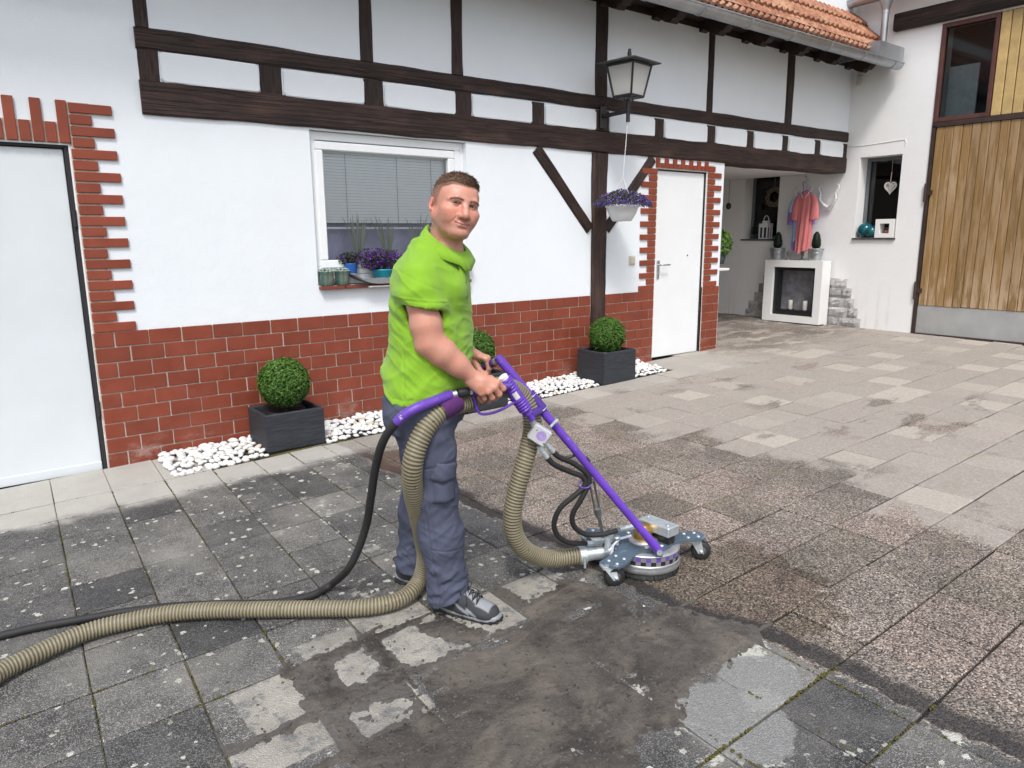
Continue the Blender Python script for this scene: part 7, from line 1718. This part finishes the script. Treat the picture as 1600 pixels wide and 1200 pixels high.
# rear coupling and sleeve of the pressure line
m = MB(); a, b, c = Vector((0.099, -0.104, 0.933)), Vector((0.046, -0.128, 0.929)), Vector((0.021, -0.136, 0.925)); m.tube([a, a.lerp(b, .22)], .0155, 6, 1, True, False); m.tube([a.lerp(b, .2), a.lerp(b, .95)], [.0175, .0175], 12, 0, True, False); m.tube([b, b.lerp(c, .7)], .012, 12, 1); m.tube([b.lerp(c, .6), c.lerp(b, -.45)], .0155, 6, 2, True, False); mp('hose_coupling', m, [BLACKPL, GALVM, PURPLE])

# ================================================================ HOSES (world frame)
def mw(p): return Mx @ Vector(p)
def m_hose():
    n = NT('olive_grey_suction_hose'); p = n.pos(); at = n.n('Attribute'); at.attribute_name = 'rib'; f = n.noise(p, 7, 4, .6); d = n.noise(p, 55, 4, .7)
    c = n.mix(at.outputs['Fac'], (.085, .072, .042), (.315, .285, .195)); c = n.mix(n.ramp(f, .35, .7), n.mix(1.0, c, (.84, .82, .80), 'MULTIPLY'), c); c = n.mix(n.math('MULTIPLY', n.ramp(d, .62, .70), .75), c, (.035, .03, .024))
    return n.done(c, .5, 0, None, .4)
VH = [mw(v) for v in ((0.565, 0.276, 0.098), (0.507, 0.260, 0.097), (0.437, 0.235, 0.100), (0.362, 0.190, 0.131), (0.294, 0.130, 0.197), (0.254, 0.090, 0.287), (0.249, 0.070, 0.385), (0.271, 0.065, 0.498), (0.302, 0.075, 0.611), (0.329, 0.100, 0.714), (0.324, 0.110, 0.808), (0.270, 0.085, 0.888), (0.200, 0.020, 0.923), (0.132, -0.030, 0.902), (0.065, -0.065, 0.880), (0.004, -0.125, 0.877), (-0.051, -0.175, 0.834), (-0.092, -0.205, 0.763), (-0.116, -0.210, 0.677), (-0.123, -0.165, 0.570), (-0.119, -0.085, 0.449), (-0.116, 0.015, 0.305), (-0.117, 0.075, 0.182), (-0.142, 0.085, 0.085))]
VH += [Vector(v) for v in ((1.340, -2.800, 0.054), (1.245, -2.804, 0.048), (1.138, -2.758, 0.045), (1.017, -2.663, 0.043), (0.896, -2.568, 0.041), (0.774, -2.473, 0.039), (0.653, -2.378, 0.037), (0.530, -2.307, 0.034), (0.406, -2.266, 0.031), (0.276, -2.246, 0.028), (0.157, -2.270, 0.025), (0.054, -2.309, 0.022), (-0.024, -2.347, 0.020), (-0.134, -2.440, 0.016), (-0.247, -2.574, 0.012))] + [Vector((x, y, gz(x, y) + .034)) for x, y in ((-.62, -3.1), (-1.1, -3.7), (-1.9, -4.1))]
path = resample(spline(VH, 12), .0033); nS = 20; pitch = .0135; r0_ = .0352
m = MB(); rib = []; vs = []; u_ = (path[1] - path[0]).orthogonal().normalized(); kP = len(path)
for i in range(kP):
    t = (path[min(i + 1, kP - 1)] - path[max(i - 1, 0)]).normalized(); u_ = (u_ - t * u_.dot(t)).normalized(); v_ = t.cross(u_)
    for j in range(nS):
        a = 2 * math.pi * j / nS; ph = math.cos(2 * math.pi * (i * .0033 / pitch + j / nS)); rr = (.0375 - .0055 * ss(2.0, 2.6, i * .0033)) * (1 + .065 * ph); vs.append(path[i] + (u_ * math.cos(a) + v_ * math.sin(a)) * rr); rib.append(.5 + .5 * ph)
m.add(vs, [(i * nS + j, i * nS + (j + 1) % nS, (i + 1) * nS + (j + 1) % nS, (i + 1) * nS + j) for i in range(kP - 1) for j in range(nS)], 0, True)
me = m.mesh('suction_hose', m_hose()); at = me.attributes.new('rib', 'FLOAT', 'POINT'); at.data.foreach_set('value', rib)
tag(link('suction_hose', me), 'thick ribbed olive-beige suction hose winding from the machine over the ground', 'hose')
sc = mw((0.009, -0.122, 0.884)); t_ = (mw((-0.011, -0.140, 0.869)) - mw((0.038, -0.095, 0.890))).normalized(); ends = [sc - t_ * .042, sc - t_ * .02, sc, sc + t_ * .02, sc + t_ * .042]
m = MB(); m.tube(ends, [.047, .0475, .048, .0475, .047], 24, 0, False); tag(build('hose_strap', m, PURPS), 'dark purple webbing strap wrapped round both hoses by the man\'s hip', 'strap')
ph = [mw(v) for v in ((0.021, -0.137, 0.925), (-0.007, -0.165, 0.920), (-0.046, -0.195, 0.911), (-0.093, -0.228, 0.898), (-0.134, -0.236, 0.875), (-0.164, -0.230, 0.847))]
m = MB(); sp = spline(ph, 8); kk = len(sp); m.tube(sp, [.0185 + (.0014 * math.sin(i * 2.2) if i < 6 or i > kk - 10 else 0) for i in range(kk)], 16); 
T_ = thing('pressure_hose', 'thin black pressure hose running from a purple grip sleeve to the ground', 'hose', tuple(ph[0])); build('grip_sleeve', m, m_worn('scuffed_purple_plastic', (.13, .05, .40), (.55, .50, .68), .42, 0, .9, 30), T_)
pl_ = [mw(v) for v in ((-0.159, -0.231, 0.852), (-0.198, -0.215, 0.807), (-0.234, -0.185, 0.739), (-0.269, -0.135, 0.636), (-0.298, -0.085, 0.516), (-0.336, -0.015, 0.374), (-0.380, 0.010, 0.254), (-0.434, 0.030, 0.154))] + [Vector(v) for v in ((1.142, -2.493, 0.041), (1.057, -2.500, 0.023), (0.967, -2.481, 0.019), (0.875, -2.438, 0.018), (0.719, -2.314, 0.015), (0.552, -2.201, 0.012), (0.394, -2.128, 0.009), (0.242, -2.076, 0.005), (0.115, -2.037, 0.003), (-0.009, -2.016, -0.000), (-0.185, -2.012, -0.005))] + [Vector((x, y, gz(x, y) + .018)) for x, y in ((-.75, -2.15), (-1.3, -2.5), (-2.2, -2.75))]
m = MB(); m.tube(spline(pl_, 10), .0160, 14); build('hose', m, HOSEB, T_)
